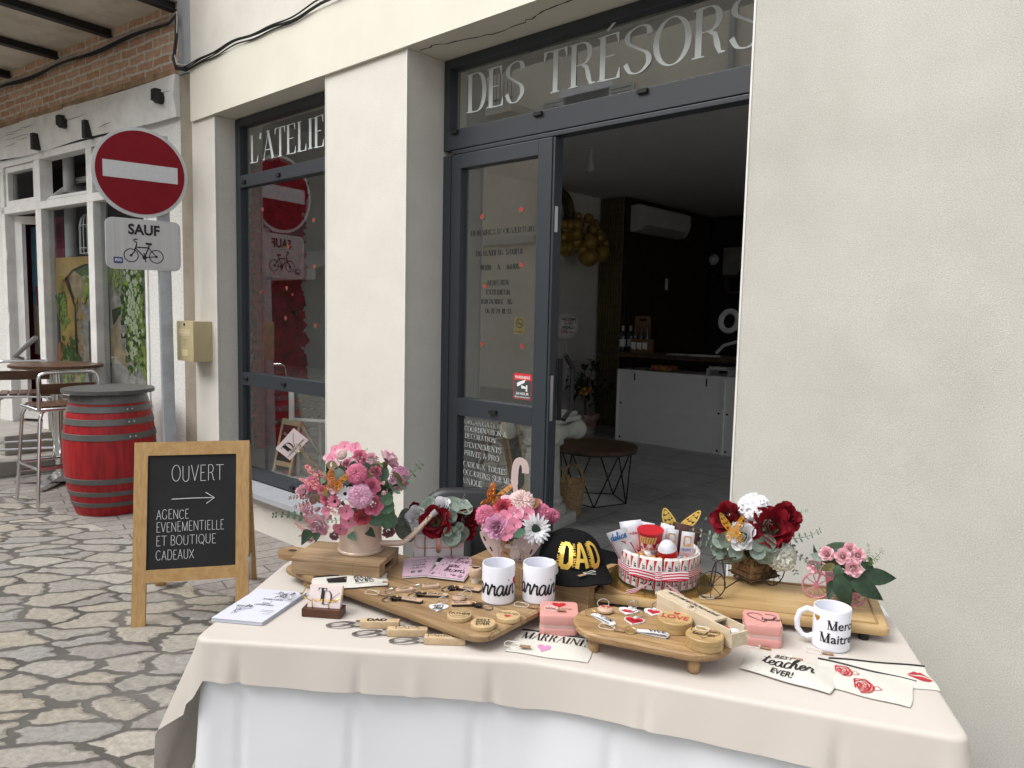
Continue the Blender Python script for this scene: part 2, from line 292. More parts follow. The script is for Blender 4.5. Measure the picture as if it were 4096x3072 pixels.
class Ink:            # flat lettering: list of (u, v, layer) polygons
    def __init__(s): s.p = []; s.k = 0
    def ribbon(s, pts, ws):
        q = [pts[0]]; w2 = [ws[0]]
        for p,w in zip(pts[1:], ws[1:]):
            if hypot(p[0]-q[-1][0], p[1]-q[-1][1]) > 1e-7: q.append(p); w2.append(w)
        if len(q) < 2: return
        L = []; R_ = []
        for i in range(len(q)):
            a = q[max(0,i-1)]; b = q[min(len(q)-1,i+1)]; dx,dy = b[0]-a[0], b[1]-a[1]; l = hypot(dx,dy) or 1
            nx,ny = -dy/l*w2[i]/2, dx/l*w2[i]/2; L.append((q[i][0]+nx,q[i][1]+ny)); R_.append((q[i][0]-nx,q[i][1]-ny))
        s.k += 1
        for i in range(len(q)-1): s.p.append(([R_[i],R_[i+1],L[i+1],L[i]], s.k % 12))
    def poly(s, pts): s.k += 1; s.p.append((list(pts), s.k % 12)); return s
    def width(s, t, h, sx=1, sp=.04, T=GL): return sum((T[c][0]+sp)*h*sx for c in t)
    def didot(s, t, x, y, h, thick=.14, thin=.035, sx=1, sp=.04, serif=.09, fit=None, cx=False, shear=0):
        if fit: sx = fit/s.width(t, h, 1, sp)
        if cx: x -= s.width(t, h, sx, sp)/2
        for c in t:
            adv, st = GL[c]
            for k,pts in st:
                f = lambda p: (x+(p[0]+shear*p[1])*h*sx, y+p[1]*h)
                q = [f(p) for p in pts]; th, tn = thick*h, thin*h
                if k in 'vt':
                    wd = th if k == 'v' else tn*1.3; s.ribbon(q, [wd]*2)
                    if serif:
                        for p in pts:
                            if p[1] in (0,1): X,Y = f(p); e = serif*h*sx+wd*.5; s.ribbon([(X-e,Y+(tn/2 if p[1]==0 else -tn/2)),(X+e,Y+(tn/2 if p[1]==0 else -tn/2))],[tn,tn])
                elif k == 'h': s.ribbon(q, [tn]*len(q))
                elif k == 'a':
                    s.ribbon(q, [tn]*2)
                    if serif: X,Y = q[1]; d = (-1 if pts[1][1] > .5 else 1)*.22*h; e = .1*h*sx*(1 if pts[1][0] > pts[0][0] else -1); s.poly([(X-e,Y),(X,Y),(X,Y+d),(X-e*.25,Y+d)])
                else:
                    ws = []
                    for i in range(len(q)):
                        a = q[max(0,i-1)]; b = q[min(len(q)-1,i+1)]; l = hypot(b[0]-a[0],b[1]-a[1]) or 1; ws.append(tn+(th-tn)*min(1,abs(b[1]-a[1])/l)**2.2)
                    s.ribbon(q, ws)
            x += (adv+sp)*h*sx
        return x
    def hand(s, t, x, y, h, wd=.06, sx=1, sp=.03, fit=None, cx=False, T=GL, jit=0, shear=0):
        if fit: sx = fit/s.width(t, h, 1, sp, T)
        if cx: x -= s.width(t, h, sx, sp, T)/2
        for c in t:
            adv, st = T[c]; jy = random.uniform(-jit,jit)*h; js = 1+random.uniform(-jit,jit)
            for z in st:
                pts = z[1] if T is GL else (cat(z,4) if len(z) > 2 and c.islower() else z)
                s.ribbon([(x+(p[0]+shear*p[1])*h*sx, y+jy+p[1]*h*js) for p in pts], [wd*h]*len(pts))
            x += (adv+sp)*h*sx
        return x
    def script(s, t, x, y, h, wd=.08, **k): return s.hand(t, x, y, h, wd, T=SCR, shear=k.pop('shear',.15), sp=k.pop('sp',-.02), **k)
    def sans(s, t, x, y, h, sx=1, fit=None, cx=False, shear=0, bold=.014):
        vs, fs, W = bfont(t, bold)
        if fit: sx = fit/(W*h)
        if cx: x -= W*h*sx/2
        s.k += 1
        for f in fs: s.p.append(([(x+(vs[i][0]+shear*vs[i][1])*h*sx, y+vs[i][1]*h) for i in f], s.k % 12))
        return x+W*h*sx
    def build(s, name, mat, parent, f, eps=.0004, lay=.00012):
        m = MB()
        for pts,k in s.p: m.add([f(p[0], p[1], eps+k*lay) for p in pts], [tuple(range(len(pts)))])
        return m.build(name, mat, parent, smooth=0)
_BF = {}
def bfont(t, bold=.014):
    if (t,bold) in _BF: return _BF[(t,bold)]
    cu = bpy.data.curves.new("lettering", 'FONT'); cu.body = t; cu.size = 1; cu.resolution_u = 3; cu.offset = bold
    o = bpy.data.objects.new("lettering", cu); COL.objects.link(o); dg = bpy.context.evaluated_depsgraph_get()
    me = o.evaluated_get(dg).to_mesh(); vs = [(q.co.x/.69, q.co.y/.69) for q in me.vertices]; fs = [tuple(p.vertices) for p in me.polygons]
    o.evaluated_get(dg).to_mesh_clear(); bpy.data.objects.remove(o); bpy.data.curves.remove(cu)
    x0 = min([q[0] for q in vs] or [0]); W = max([q[0] for q in vs] or [0])-x0
    _BF[(t,bold)] = ([(a-x0,b) for a,b in vs], fs, W); return _BF[(t,bold)]
def plane(o, ux, uy):        # (u,v,e) -> point on a flat surface
    o = Vector(o); ux = Vector(ux).normalized(); uy = Vector(uy).normalized(); n = ux.cross(uy).normalized()
    return lambda u,v,e: o+ux*u+uy*v+n*e
def quadmap(BL, BR, TR, TL): # unit square on a quad
    BL,BR,TR,TL = map(Vector,(BL,BR,TR,TL)); n = (BR-BL).cross(TL-BL).normalized()
    return lambda u,v,e: BL*(1-u)*(1-v)+BR*u*(1-v)+TR*u*v+TL*(1-u)*v+n*e
# ================================================================ materials
STUC = pm('cream_render', (.665,.64,.585), .92, var=.035, scale=2.2, bump=.6, bscale=520, stain=.2, stainscale=2.1, speck=.12, sscale=190)
STUCB = pm('beam_render', (.68,.66,.57), .9, var=.03, scale=3, bump=.4, bscale=450, stain=.08)
STUCR = pm('rough_render', (.515,.505,.46), .95, var=.05, scale=2.5, bump=1, bscale=420, stain=.34, stainscale=1.3, speck=.2, sscale=270)
BEAD = pm('white_corner_bead', (.66,.65,.62), .6)
ANTH = pm('anthracite_aluminium', (.028,.034,.042), .42, var=.05, scale=3, spec=.5)
BLACKG = pm('black_rubber', (.008,.008,.009), .6)
GLASS = glassm('window_glass', (.96,.98,.97), 3.3)
WVIN = pm('white_vinyl', (.53,.57,.57), .5, var=.02)
BVIN = pm('black_vinyl', (.012,.012,.014), .5)
STEEL = pm('steel', (.62,.62,.61), .28, 1, var=.05)
WHITEW = pm('white_interior_wall', (.78,.76,.73), .85, var=.03)
CEILM = pm('grey_ceiling', (.6,.59,.58), .9, var=.03)
DARKW = pm('dark_wall', (.03,.028,.03), .85, var=.1)
SLATM = woodm('walnut_slats', (.13,.095,.05), (.19,.14,.075), ang=0, rough=.6)
MELA = pm('white_melamine', (.82,.84,.85), .4, var=.02)
RED = pm('red_sticker', (.55,.03,.035), .5); GREEN = pm('leaf_green', (.06,.11,.035), .55, var=.3, scale=40)
GREY = pm('grey_plastic', (.045,.047,.05), .5)
# ================================================================ ground
def paving_mat():
    m = bpy.data.materials.new('crazy_paving'); m.use_nodes = True; t = m.node_tree; b = t.nodes["Principled BSDF"]; L = t.links.new
    tc = _n(t,"ShaderNodeTexCoord"); mp = _n(t,"ShaderNodeMapping"); mp.inputs['Scale'].default_value = (3.9,6.9,1); m0 = _n(t,"ShaderNodeMapping"); m0.inputs['Rotation'].default_value = (0,0,radians(-48)); L(tc.outputs['Object'], m0.inputs[0]); L(m0.outputs[0], mp.inputs[0])
    nd = _n(t,"ShaderNodeTexNoise"); nd.inputs['Scale'].default_value = 1.1; nd.inputs['Detail'].default_value = 3; L(mp.outputs[0], nd.inputs['Vector'])
    nd2 = _n(t,"ShaderNodeTexNoise"); nd2.inputs['Scale'].default_value = 9; nd2.inputs['Detail'].default_value = 3; L(mp.outputs[0], nd2.inputs['Vector'])
    def off(src, amt, base):
        s = _n(t,"ShaderNodeVectorMath"); s.operation = 'SUBTRACT'; s.inputs[1].default_value = (.5,.5,.5); L(src, s.inputs[0])
        k = _n(t,"ShaderNodeVectorMath"); k.operation = 'SCALE'; k.inputs['Scale'].default_value = amt; L(s.outputs[0], k.inputs[0])
        a = _n(t,"ShaderNodeVectorMath"); L(base, a.inputs[0]); L(k.outputs[0], a.inputs[1]); return a.outputs[0]
    vec = off(nd2.outputs['Color'], .07, off(nd.outputs['Color'], .95, mp.outputs[0]))
    ve = _n(t,"ShaderNodeTexVoronoi"); ve.voronoi_dimensions = '2D'; ve.feature = 'DISTANCE_TO_EDGE'; ve.inputs['Scale'].default_value = 1; ve.inputs['Randomness'].default_value = 1.0; L(vec, ve.inputs['Vector'])
    vc = _n(t,"ShaderNodeTexVoronoi"); vc.voronoi_dimensions = '2D'; vc.inputs['Scale'].default_value = 1; vc.inputs['Randomness'].default_value = 1.0; L(vec, vc.inputs['Vector'])
    ng = _n(t,"ShaderNodeTexNoise"); ng.inputs['Scale'].default_value = 34; ng.inputs['Detail'].default_value = 8; ng.inputs['Roughness'].default_value = .7; L(tc.outputs['Object'], ng.inputs['Vector'])
    nb = _n(t,"ShaderNodeTexNoise"); nb.inputs['Scale'].default_value = 2.6; nb.inputs['Detail'].default_value = 5; L(tc.outputs['Object'], nb.inputs['Vector'])
    cr = _n(t,"ShaderNodeValToRGB"); cr.color_ramp.interpolation = 'LINEAR'; sep = _n(t,"ShaderNodeSeparateColor"); L(vc.outputs['Color'], sep.inputs[0]); L(sep.outputs[0], cr.inputs[0])
    e = cr.color_ramp.elements; e[0].color = (.29,.275,.25,1); e[1].color = (.46,.425,.365,1)
    for p,c in ((.3,(.34,.32,.285,1)),(.55,(.40,.36,.295,1)),(.78,(.31,.305,.29,1))): q = e.new(p); q.color = c
    sp = _n(t,"ShaderNodeMapRange"); sp.inputs[1].default_value = .3; sp.inputs[2].default_value = .7; sp.inputs[3].default_value = .66; sp.inputs[4].default_value = 1.16; L(ng.outputs[0], sp.inputs[0])
    mu = _n(t,"ShaderNodeMix"); mu.data_type = 'RGBA'; mu.blend_type = 'MULTIPLY'; mu.inputs[0].default_value = 1; L(cr.outputs[0], mu.inputs[6]); L(sp.outputs[0], mu.inputs[7])
    mr = _n(t,"ShaderNodeMapRange"); mr.inputs[1].default_value = .06; mr.inputs[2].default_value = .09; L(ve.outputs['Distance'], mr.inputs[0])
    mc = _n(t,"ShaderNodeValToRGB"); L(nb.outputs[0], mc.inputs[0]); q = mc.color_ramp.elements; q[0].position = .35; q[1].position = .65; q[0].color = (.075,.068,.061,1); q[1].color = (.15,.142,.128,1)
    mx = _n(t,"ShaderNodeMix"); mx.data_type = 'RGBA'; L(mr.outputs[0], mx.inputs[0]); L(mc.outputs[0], mx.inputs[6]); L(mu.outputs[2], mx.inputs[7]); L(mx.outputs[2], b.inputs['Base Color'])
    b.inputs['Roughness'].default_value = .8; b.inputs['Specular IOR Level'].default_value = .3
    hm = _n(t,"ShaderNodeMapRange"); hm.inputs[1].default_value = .05; hm.inputs[2].default_value = .15; L(ve.outputs['Distance'], hm.inputs[0])
    ha = _n(t,"ShaderNodeMath"); ha.operation = 'MULTIPLY_ADD'; ha.inputs[1].default_value = .45; L(ng.outputs[0], ha.inputs[0]); L(hm.outputs[0], ha.inputs[2])
    bp = _n(t,"ShaderNodeBump"); bp.inputs['Strength'].default_value = .8; bp.inputs['Distance'].default_value = .012; L(ha.outputs[0], bp.inputs['Height']); L(bp.outputs[0], b.inputs['Normal'])
    return m
def brickm(name, c1, c2, mort, bw, rh, ms, ang=0, rough=.85, bump=.6, scale=1.0, nscale=30, vertical=False, dist=.012):
    m = bpy.data.materials.new(name); m.use_nodes = True; t = m.node_tree; b = t.nodes["Principled BSDF"]; L = t.links.new
    tc = _n(t,"ShaderNodeTexCoord"); mp = _n(t,"ShaderNodeMapping"); mp.inputs['Rotation'].default_value = (radians(-90) if vertical else 0, 0, -ang if not vertical else 0); L(tc.outputs['Object'], mp.inputs[0])
    nz = _n(t,"ShaderNodeTexNoise"); nz.inputs['Scale'].default_value = 7; L(tc.outputs['Object'], nz.inputs['Vector'])
    k = _n(t,"ShaderNodeVectorMath"); k.operation = 'MULTIPLY_ADD'; k.inputs[1].default_value = (dist,)*3; L(nz.outputs['Color'], k.inputs[0]); L(mp.outputs[0], k.inputs[2])
    br = _n(t,"ShaderNodeTexBrick"); br.inputs['Scale'].default_value = 1; br.inputs['Brick Width'].default_value = bw; br.inputs['Row Height'].default_value = rh; br.inputs['Mortar Size'].default_value = ms; br.inputs['Mortar Smooth'].default_value = .25
    br.inputs['Color1'].default_value = (*c1,1); br.inputs['Color2'].default_value = (*c2,1); br.inputs['Mortar'].default_value = (*mort,1); L(k.outputs[0], br.inputs['Vector'])
    n2 = _n(t,"ShaderNodeTexNoise"); n2.inputs['Scale'].default_value = nscale; n2.inputs['Detail'].default_value = 7; n2.inputs['Roughness'].default_value = .7; L(tc.outputs['Object'], n2.inputs['Vector'])
    r = _n(t,"ShaderNodeMapRange"); r.inputs[1].default_value = .3; r.inputs[2].default_value = .7; r.inputs[3].default_value = .68; r.inputs[4].default_value = 1.18; L(n2.outputs[0], r.inputs[0])
    mu = _n(t,"ShaderNodeMix"); mu.data_type = 'RGBA'; mu.blend_type = 'MULTIPLY'; mu.inputs[0].default_value = 1; L(br.outputs[0], mu.inputs[6]); L(r.outputs[0], mu.inputs[7]); L(mu.outputs[2], b.inputs['Base Color']); b.inputs['Roughness'].default_value = rough
    h = _n(t,"ShaderNodeMath"); h.operation = 'MULTIPLY_ADD'; h.inputs[1].default_value = -1; L(br.outputs['Fac'], h.inputs[0]); L(n2.outputs[0], h.inputs[2])
    bp = _n(t,"ShaderNodeBump"); bp.inputs['Strength'].default_value = bump; bp.inputs['Distance'].default_value = .008; L(h.outputs[0], bp.inputs['Height']); L(bp.outputs[0], b.inputs['Normal'])
    return m
g = MB(); g.add([(-90,-90,0),(90,-90,0),(90,90,0),(-90,90,0)], [(0,1,2,3)]); tag(g.build('street', paving_mat()), kind='structure')
pts = [(-14,-1.6),(-9,-1.15),(-7.13,-.86),(-6.5,-.765),(-6.05,-.75),(-5.6,-.7),(-5.0,-.66),(-4.4,-.68),(-3.86,-.74),(-3.4,-.6),(-2.6,-.55),(6,-.5),(6,.2),(-14,.2)]
g = MB(); g.prism(pts, -.05, .004); tag(g.build('pavement', brickm('pavement_pavers', (.26,.235,.22),(.32,.29,.27),(.13,.12,.11), .55,.135,.006, radians(78), bump=.4)), kind='structure')
g = MB(); g.b2((-6.1,.2,-.05),(1.5,8.5,.008)); tag(g.build('shop_floor', brickm('grey_floor_tiles', (.38,.38,.38),(.41,.41,.41),(.12,.12,.12), .9,.45,.006, radians(0), rough=.42, bump=.15, nscale=5, dist=0)), kind='structure')
# ================================================================ shop building
shop = root('shop_building', (-3,0,0), 'cream rendered shop front with anthracite glazing and open glass door', 'building')
m = MB(); m.b2((-5.40,0,0),(-5.055,.16,2.83)); m.b2((-6.1,.16,0),(-5.055,.22,3.14)); m.b2((-3.72,0,0),(-3.005,.42,2.83)); m.b2((-5.055,.03,0),(-3.72,.32,.262)); m.b2((-5.40,.0,3.205),(-1.169,.3,6.5)); split_build(m, 'wall', STUC, shop)
m = MB(); m.add([(x,y,z) for y in (0,.42) for x,z in ((-1.168,0),(6,0),(6,6.5),(-1.168,6.5),(.15,.35),(1.36,.35),(1.36,2.83),(.15,2.83))],[(0,1,5,4),(1,2,6,5),(2,3,7,6),(3,0,4,7),(9,8,12,13),(10,9,13,14),(11,10,14,15),(8,11,15,12),(4,5,13,12),(5,6,14,13),(6,7,15,14),(7,4,12,15),(0,3,11,8),(1,0,8,9),(2,1,9,10),(3,2,10,11)]); m.build('wall', STUCR, shop, smooth=0)
m = MB(); m.b2((.15,.25,.35),(.21,.32,2.83)); m.b2((1.3,.25,.35),(1.36,.32,2.83)); m.b2((.21,.25,.35),(1.3,.32,.42)); m.b2((.21,.25,2.76),(1.3,.32,2.83)); added_win = m.build('shop_window', ANTH, shop, smooth=0); m = MB(); m.b2((.21,.28,.42),(1.3,.29,2.76)); m.build('glass_pane', GLASS, added_win, smooth=0)  # out-of-view window, added to bring more front light into the shop
m = MB(); m.b2((-5.375,-.02,2.832),(-1.172,.3,3.2)); m.build('lintel_beam', STUCB, shop, smooth=0)
m = MB()
for x,z0,z1 in ((-5.055,.27,2.83),(-3.72,.27,2.83),(-3.005,.0,2.83),(-1.168,.0,6)): m.b2((x-.0035,-.003,z0),(x+.0035,.006,z1))
split_build(m, 'corner_bead', BEAD, shop)
m = MB(); m.b2((-5.05,-.055,.262),(-3.725,.14,.296)); m.build('window_sill', pm('grey_sill', (.36,.38,.41), .55, var=.04), shop, smooth=0)
random.seed(3)
m = MB(); P = []; x = -2.98
while x < -1.25: P.append((x, .1+.035*sin(x*7)+random.uniform(-.012,.012), 2.8312)); x += random.uniform(.02,.05)
for a,b in zip(P,P[1:]):
    w_ = random.uniform(.002,.006); m.add([(a[0],a[1]-w_,a[2]),(b[0],b[1]-w_,b[2]),(b[0],b[1]+w_,b[2]),(a[0],a[1]+w_,a[2])],[(0,1,2,3)])
m.build('plaster_crack', pm('crack', (.03,.025,.02), .9), shop, smooth=0)
m = MB(); m.b2((-6.6,.3,3.14),(1.5,8.6,3.25)); m.build('ceiling', CEILM, shop, smooth=0)
m = MB(); m.b2((-6.16,.16,0),(-6.1,8.6,3.14)); m.build('side_wall', WHITEW, shop, smooth=0)
m = MB(); m.b2((-6.1,8.5,0),(1.5,8.6,3.14)); m.b2((1.4,.42,0),(1.5,8.5,.2)); m.b2((1.4,.42,3.0),(1.5,8.5,3.14)); m.b2((1.4,5.2,.2),(1.5,8.5,3.0)); m.b2((-3.005,.42,0),(-2.99,.43,.1)); split_build(m, 'dark_wall', DARKW, shop)  # unseen right wall left mostly open, an added gap letting skylight in
m = MB(); m.b2((-6.1,.22,0),(-6.085,5.99,.1)); m.build('skirting', pm('grey_skirting',(.1,.1,.1),.5), shop, smooth=0)
# slatted box
m = MB(); m.b2((-6.09,6.01,0),(-5.7,8.5,3.13)); m.build('slat_backing', pm('black_felt',(.012,.011,.01),.9), shop, smooth=0)
m = MB()
for k in range(9): x = -6.07+k*.0425; m.b2((x,5.985,0.01),(x+.027,6.01,3.13))
m.build('slat_panel', SLATM, shop, smooth=0); m = MB()
for k in range(56): y = 6.03+k*.0425; m.b2((-5.7,y,0.01),(-5.675,y+.027,3.13))
m.build('slat_panel', woodm('shaded_slats',(.03,.022,.014),(.06,.042,.025),rough=.6), shop, smooth=0)  # same slats as the front; shade on this side is put into the colour
def rosette(mb, f, u, v, r, seed=0):
    rr = random.Random(seed); mb.cur = 0
    for k in range(7): a = k*2*pi/7+rr.random(); q = [f(u+r*.45*cos(a)+r*.5*cos(t*pi/3), v+r*.4*sin(a)+r*.45*sin(t*pi/3), .0012+k*.0002) for t in range(6)]; mb.add(q,[tuple(range(6))])
    mb.cur = 1; a = rr.random()*6
    for k in range(3): b = a+k*.8; mb.add([f(u+r*.2*cos(b),v+r*.2*sin(b),.003),f(u+r*cos(b-.25),v+r*sin(b-.25),.003),f(u+r*1.25*cos(b),v+r*1.25*sin(b),.003),f(u+r*cos(b+.25),v+r*sin(b+.25),.003)],[(0,1,2,3)])
    mb.cur = 0
def frame_boxes(m, xs, zs, y0, y1):    # xs/zs: list of (a,b)
    for a,b,c,d in xs: m.b2((a,y0,c),(b,y1,d), bev=.003)
# ---- left display window
WY = .145
m = MB(); frame_boxes(m, [(-5.05,-4.985,.3,2.826),(-3.79,-3.725,.3,2.826),(-4.985,-3.79,2.772,2.826),(-4.985,-3.79,2.355,2.437),(-4.985,-3.79,.969,1.06),(-4.985,-3.79,.3,.372)], 0, WY, WY+.07)
win = m.build('shop_window', ANTH, shop, smooth=0)
m = MB()
for a,b in ((2.437,2.772),(1.06,2.355),(.372,.969)): m.b2((-4.985,WY+.03,a),(-3.79,WY+.042,b))
m.build('glass_pane', GLASS, win, smooth=0)
m = MB()
for x,z in ((-4.95,2.39),(-4.5,2.39),(-4.95,1.015),(-4.45,1.015),(-4.35,.33)): m.b2((x,WY-.012,z-.012),(x+.045,WY,z+.008))
split_build(m, 'drain_cap', BLACKG, win)
fw = plane((0,WY+.03,0),(1,0,0),(0,0,1))
I = Ink(); I.didot("L'ATELIER", -4.895, 2.516, .186, fit=1.06, thick=.14, thin=.028, sp=.03, serif=.07); I.build('lettering', WVIN, win, fw, .001, .0003)
m = MB()
for k,(c,x,y) in enumerate((('K3',570,1358),('K3',900,1425),('K3',735,1600),('K4',905,105),('K4',725,245),('K4',562,272),('K4',718,440),('K4',912,490),('K4',640,150),('K4',762,290),('K4',650,1160))):
    p = onY(c,x,y,WY+.03); m = MB(); rosette(m, fw, p.x, p.z, .017 if k < 8 else .010, k); m.build('rose_sticker', [pm('rose_sticker_red',(.33,.03,.035),.5),GREEN], win, smooth=0)
# ---- door frame and transom
DY = .25
m = MB(); frame_boxes(m, [(-3.0,-2.942,.0,2.34),(-3.0,-1.172,2.782,2.83),(-3.0,-2.958,2.468,2.782),(-3.0,-1.172,2.365,2.468)], 0, DY, DY+.08); frame_boxes(m, [(-2.942,-1.172,2.341,2.362),(-2.94,-2.936,.0,2.34)], 0, DY+.004, DY+.07)
dfr = m.build('door_frame', ANTH, shop, smooth=0)
m = MB(); m.b2((-2.958,DY+.03,2.468),(-1.172,DY+.042,2.782)); m.build('glass_pane', GLASS, dfr, smooth=0)
m = MB()
for x in (-2.935,-2.365,-1.79): m.b2((x,DY-.014,2.445),(x+.05,DY,2.462))
split_build(m, 'drain_cap', BLACKG, dfr)
ft = plane((0,DY+.03,0),(1,0,0),(0,0,1)); I = Ink(); I.didot("DES", -2.858, 2.546, .19, fit=.40, thick=.15, thin=.028, sp=.02, serif=.07); I.didot("TRÉSORS", -2.345, 2.546, .19, fit=1.09, thick=.15, thin=.028, sp=.02, serif=.07)
I.build('lettering', WVIN, dfr, ft, .001, .0003)
# ---- door leaf
m = MB(); frame_boxes(m, [(-2.934,-2.866,.03,2.337),(-2.337,-2.252,.03,2.337),(-2.866,-2.337,2.263,2.337),(-2.866,-2.337,.965,1.059),(-2.866,-2.337,.03,.15)], 0, DY, DY+.065); m.b2((-2.25,DY+.006,.03),(-2.238,DY+.065,2.337))
door = m.build('door', ANTH, shop, smooth=0)
m = MB(); m.b2((-2.866,DY+.028,1.059),(-2.337,DY+.04,2.263)); m.b2((-2.866,DY+.028,.15),(-2.337,DY+.04,.965)); m.build('glass_pane', GLASS, door, smooth=0)
m = MB(); m.b2((-2.237,DY+.012,1.0),(-2.2345,DY+.034,1.22)); m.b2((-2.237,DY+.012,1.9),(-2.2345,DY+.034,2.02)); m.b2((-2.237,DY+.012,.32),(-2.2345,DY+.034,.42)); split_build(m, 'lock_plate', STEEL, door)
m = MB(); m.b2((-2.236,DY+.065,1.0),(-2.22,DY+.085,1.3)); m.tube([(-2.22,DY+.1,1.0),(-2.22,DY+.16,1.05),(-2.22,DY+.165,1.25),(-2.22,DY+.1,1.32)], .012); m.build('handle', BLACKG, door)
m = MB(); m.b2((-2.62,DY-.014,1.0),(-2.57,DY,1.018)); split_build(m, 'drain_cap', BLACKG, door)
fd = plane((0,DY+.028,0),(1,0,0),(0,0,1)); GY = DY+.028
def glassline(I, t, c, xl, yl, xr, yr, hp, **k):
    a = onY(c,xl,yl,GY); b = onY(c,xr,yr,GY); h = (onY(c,xl,yl-hp,GY)-a).z; I.didot(t, a.x, (a.z+b.z)/2, h, fit=b.x-a.x, **k)
I = Ink()
for t,xl,yl,xr,yr,h in (("HORAIRES D' OUVERTURE",203,186,537,160,27),("DU LUNDI AU  SAMEDI",232,290,468,272,26),("9H00    À    16H00",253,360,452,350,25),("HORS RDV",290,437,402,433,26),("EXTERIEUR.",283,484,410,482,26),("JOIGNABLE  AU",255,530,418,532,25),("06 71 29 18 33",277,580,410,580,25)): glassline(I,t,'D2',xl,yl,xr,yr,h,thick=.17)
I.build('lettering', BVIN, door, fd, .001, .0002)
I = Ink()
for t,xl,yl,xr,yr,h in (("ORGANISATION,",375,462,745,515,46),("COORDINATION &",378,525,775,592,46),("DECORATION",380,592,675,648,46),("D'EVENEMENTS",378,675,727,745,48),("PRIVEE & PRO",375,755,705,825,50),("CADEAUX  TOUTES",366,865,780,945,48),("OCCASIONS, SUR MES",363,945,840,1040,50),("UNIQUE",368,1025,545,1062,52),("CREATION",560,1150,840,1190,50)): glassline(I,t,'R6',xl,yl,xr,yr,h,thick=.12,serif=.06)
I.build('lettering', WVIN, door, fd, .001, .0002)
m = MB()
for k,(x,y) in enumerate(((263,85),(461,50),(463,330),(278,437),(260,737),(469,745))): p = onY('D2',x,y,GY); m = MB(); rosette(m, fd, p.x, p.z, .017, k+20); m.build('rose_sticker', [MATS['rose_sticker_red'],GREEN], door, smooth=0)
# warning sticker
a = onY('D2',420,1012,GY); b = onY('D2',515,890,GY); X0,X1,Z0,Z1 = a.x,b.x,a.z,b.z; W_ = X1-X0; H_ = Z1-Z0
m = MB(); m.slab([fd(*p,.0006) for p in rrect(W_,H_,.008,cx=(X0+X1)/2,cy=(Z0+Z1)/2)], -.0004, (0,1,0)); st = m.build('warning_sticker', RED, door, smooth=0)
m = MB(); m.slab([fd(*p,.0011) for p in rrect(W_-.006,H_*.72,.006,cx=(X0+X1)/2,cy=Z0+H_*.385)], -.0003, (0,1,0)); m.build('sticker_ground', pm('dark_sticker',(.06,.065,.065),.4), door, smooth=0)
I = Ink(); cx = (X0+X1)/2; I.sans("WARNING", cx, Z0+H_*.8, H_*.11, fit=W_*.84, cx=True); I.sans("24 HOUR", cx, Z0+H_*.17, H_*.1, fit=W_*.72, cx=True); I.sans("VIDEO SURVEILLANCE", cx, Z0+H_*.06, H_*.055, fit=W_*.86, cx=True)
zc = Z0+H_*.52; I.poly([(cx-.03,zc-.002),(cx+.012,zc+.016),(cx+.022,zc+.034),(cx-.02,zc+.02)]); I.poly([(cx-.034,zc-.004),(cx-.012,zc+.004),(cx-.018,zc+.022),(cx-.036,zc+.012)]); I.poly([(cx-.006,zc-.012),(cx+.03,zc-.012),(cx+.03,zc-.006),(cx-.006,zc+.004)]); I.poly([(cx+.024,zc-.026),(cx+.034,zc-.026),(cx+.034,zc+.006),(cx+.024,zc+.006)])
I.build('lettering', pm('white_print',(.75,.75,.75),.5), door, fd, .0016, .0001)
a = onY('D2',425,682,GY); b = onY('D2',480,600,GY); cx,cz = (a.x+b.x)/2,(a.z+b.z)/2
m = MB(); m.slab([fd(*p,.0006) for p in rrect(b.x-a.x,b.z-a.z,.006,cx=cx,cy=cz)], -.0004, (0,1,0)); m.build('no_smoking_sticker', pm('gold_sticker',(.2,.17,.07),.35,.6), door, smooth=0)
I = Ink(); I.ribbon([(cx+p[0],cz+.012+p[1]) for p in circ(.022,24)+[(.022,0)]], [.005]*25); I.ribbon([(cx-.015,cz+.027),(cx+.015,cz-.003)],[.004]*2); I.ribbon([(cx-.013,cz+.01),(cx+.013,cz+.01)],[.006]*2); I.sans("NO SMOKING", cx, cz-.034, .007, fit=.05, cx=True)
I.build('lettering', BVIN, door, fd, .0012, .0001)
# ================================================================ inside the shop
def simple(name, mb, mat, loc, label, catg, group=None, smooth=40):
    o = mb.mesh(name, mat, Matrix.Translation(-Vector(loc)), smooth); ob = bpy.data.objects.new(name, o); COL.objects.link(ob); ob.location = loc; INV[ob] = Matrix.Translation(-Vector(loc)); return tag(ob, label, catg, group)
r = root('air_conditioner', (-5.6,6.75,2.75), 'white wall mounted air conditioner above the slatted panel', 'air conditioner')
P = [(-5.672,2.68),(-5.672,3.03),(-5.53,3.035),(-5.45,3.0),(-5.445,2.86),(-5.47,2.77),(-5.53,2.70),(-5.6,2.68)]
m = MB(); n = len(P); m.add([(x,6.12,z) for x,z in P]+[(x,7.35,z) for x,z in P], [tuple(range(n)),tuple(range(2*n-1,n-1,-1))]+[(i,n+i,n+(i+1)%n,(i+1)%n) for i in range(n)]); m.build('body', pm('ac_white',(.6,.59,.57),.4), r, smooth=25)
m = MB(); m.add([(-5.468,6.2,2.765),(-5.468,7.28,2.765),(-5.535,7.28,2.693),(-5.535,6.2,2.693)],[(0,1,2,3)]); m.build('air_vent', pm('vent_grey',(.35,.35,.34),.5), r)
r = root('reception_counter', (-4.3,5.4,0), 'white panelled reception counter with dark live edge wooden bar top', 'counter')
m = MB(); m.b2((-5.12,5.15,.0),(-3.74,5.6,.87)); m.b2((-3.715,5.15,0),(-2.2,5.6,.87)); m.build('cabinet', MELA, r, smooth=0)
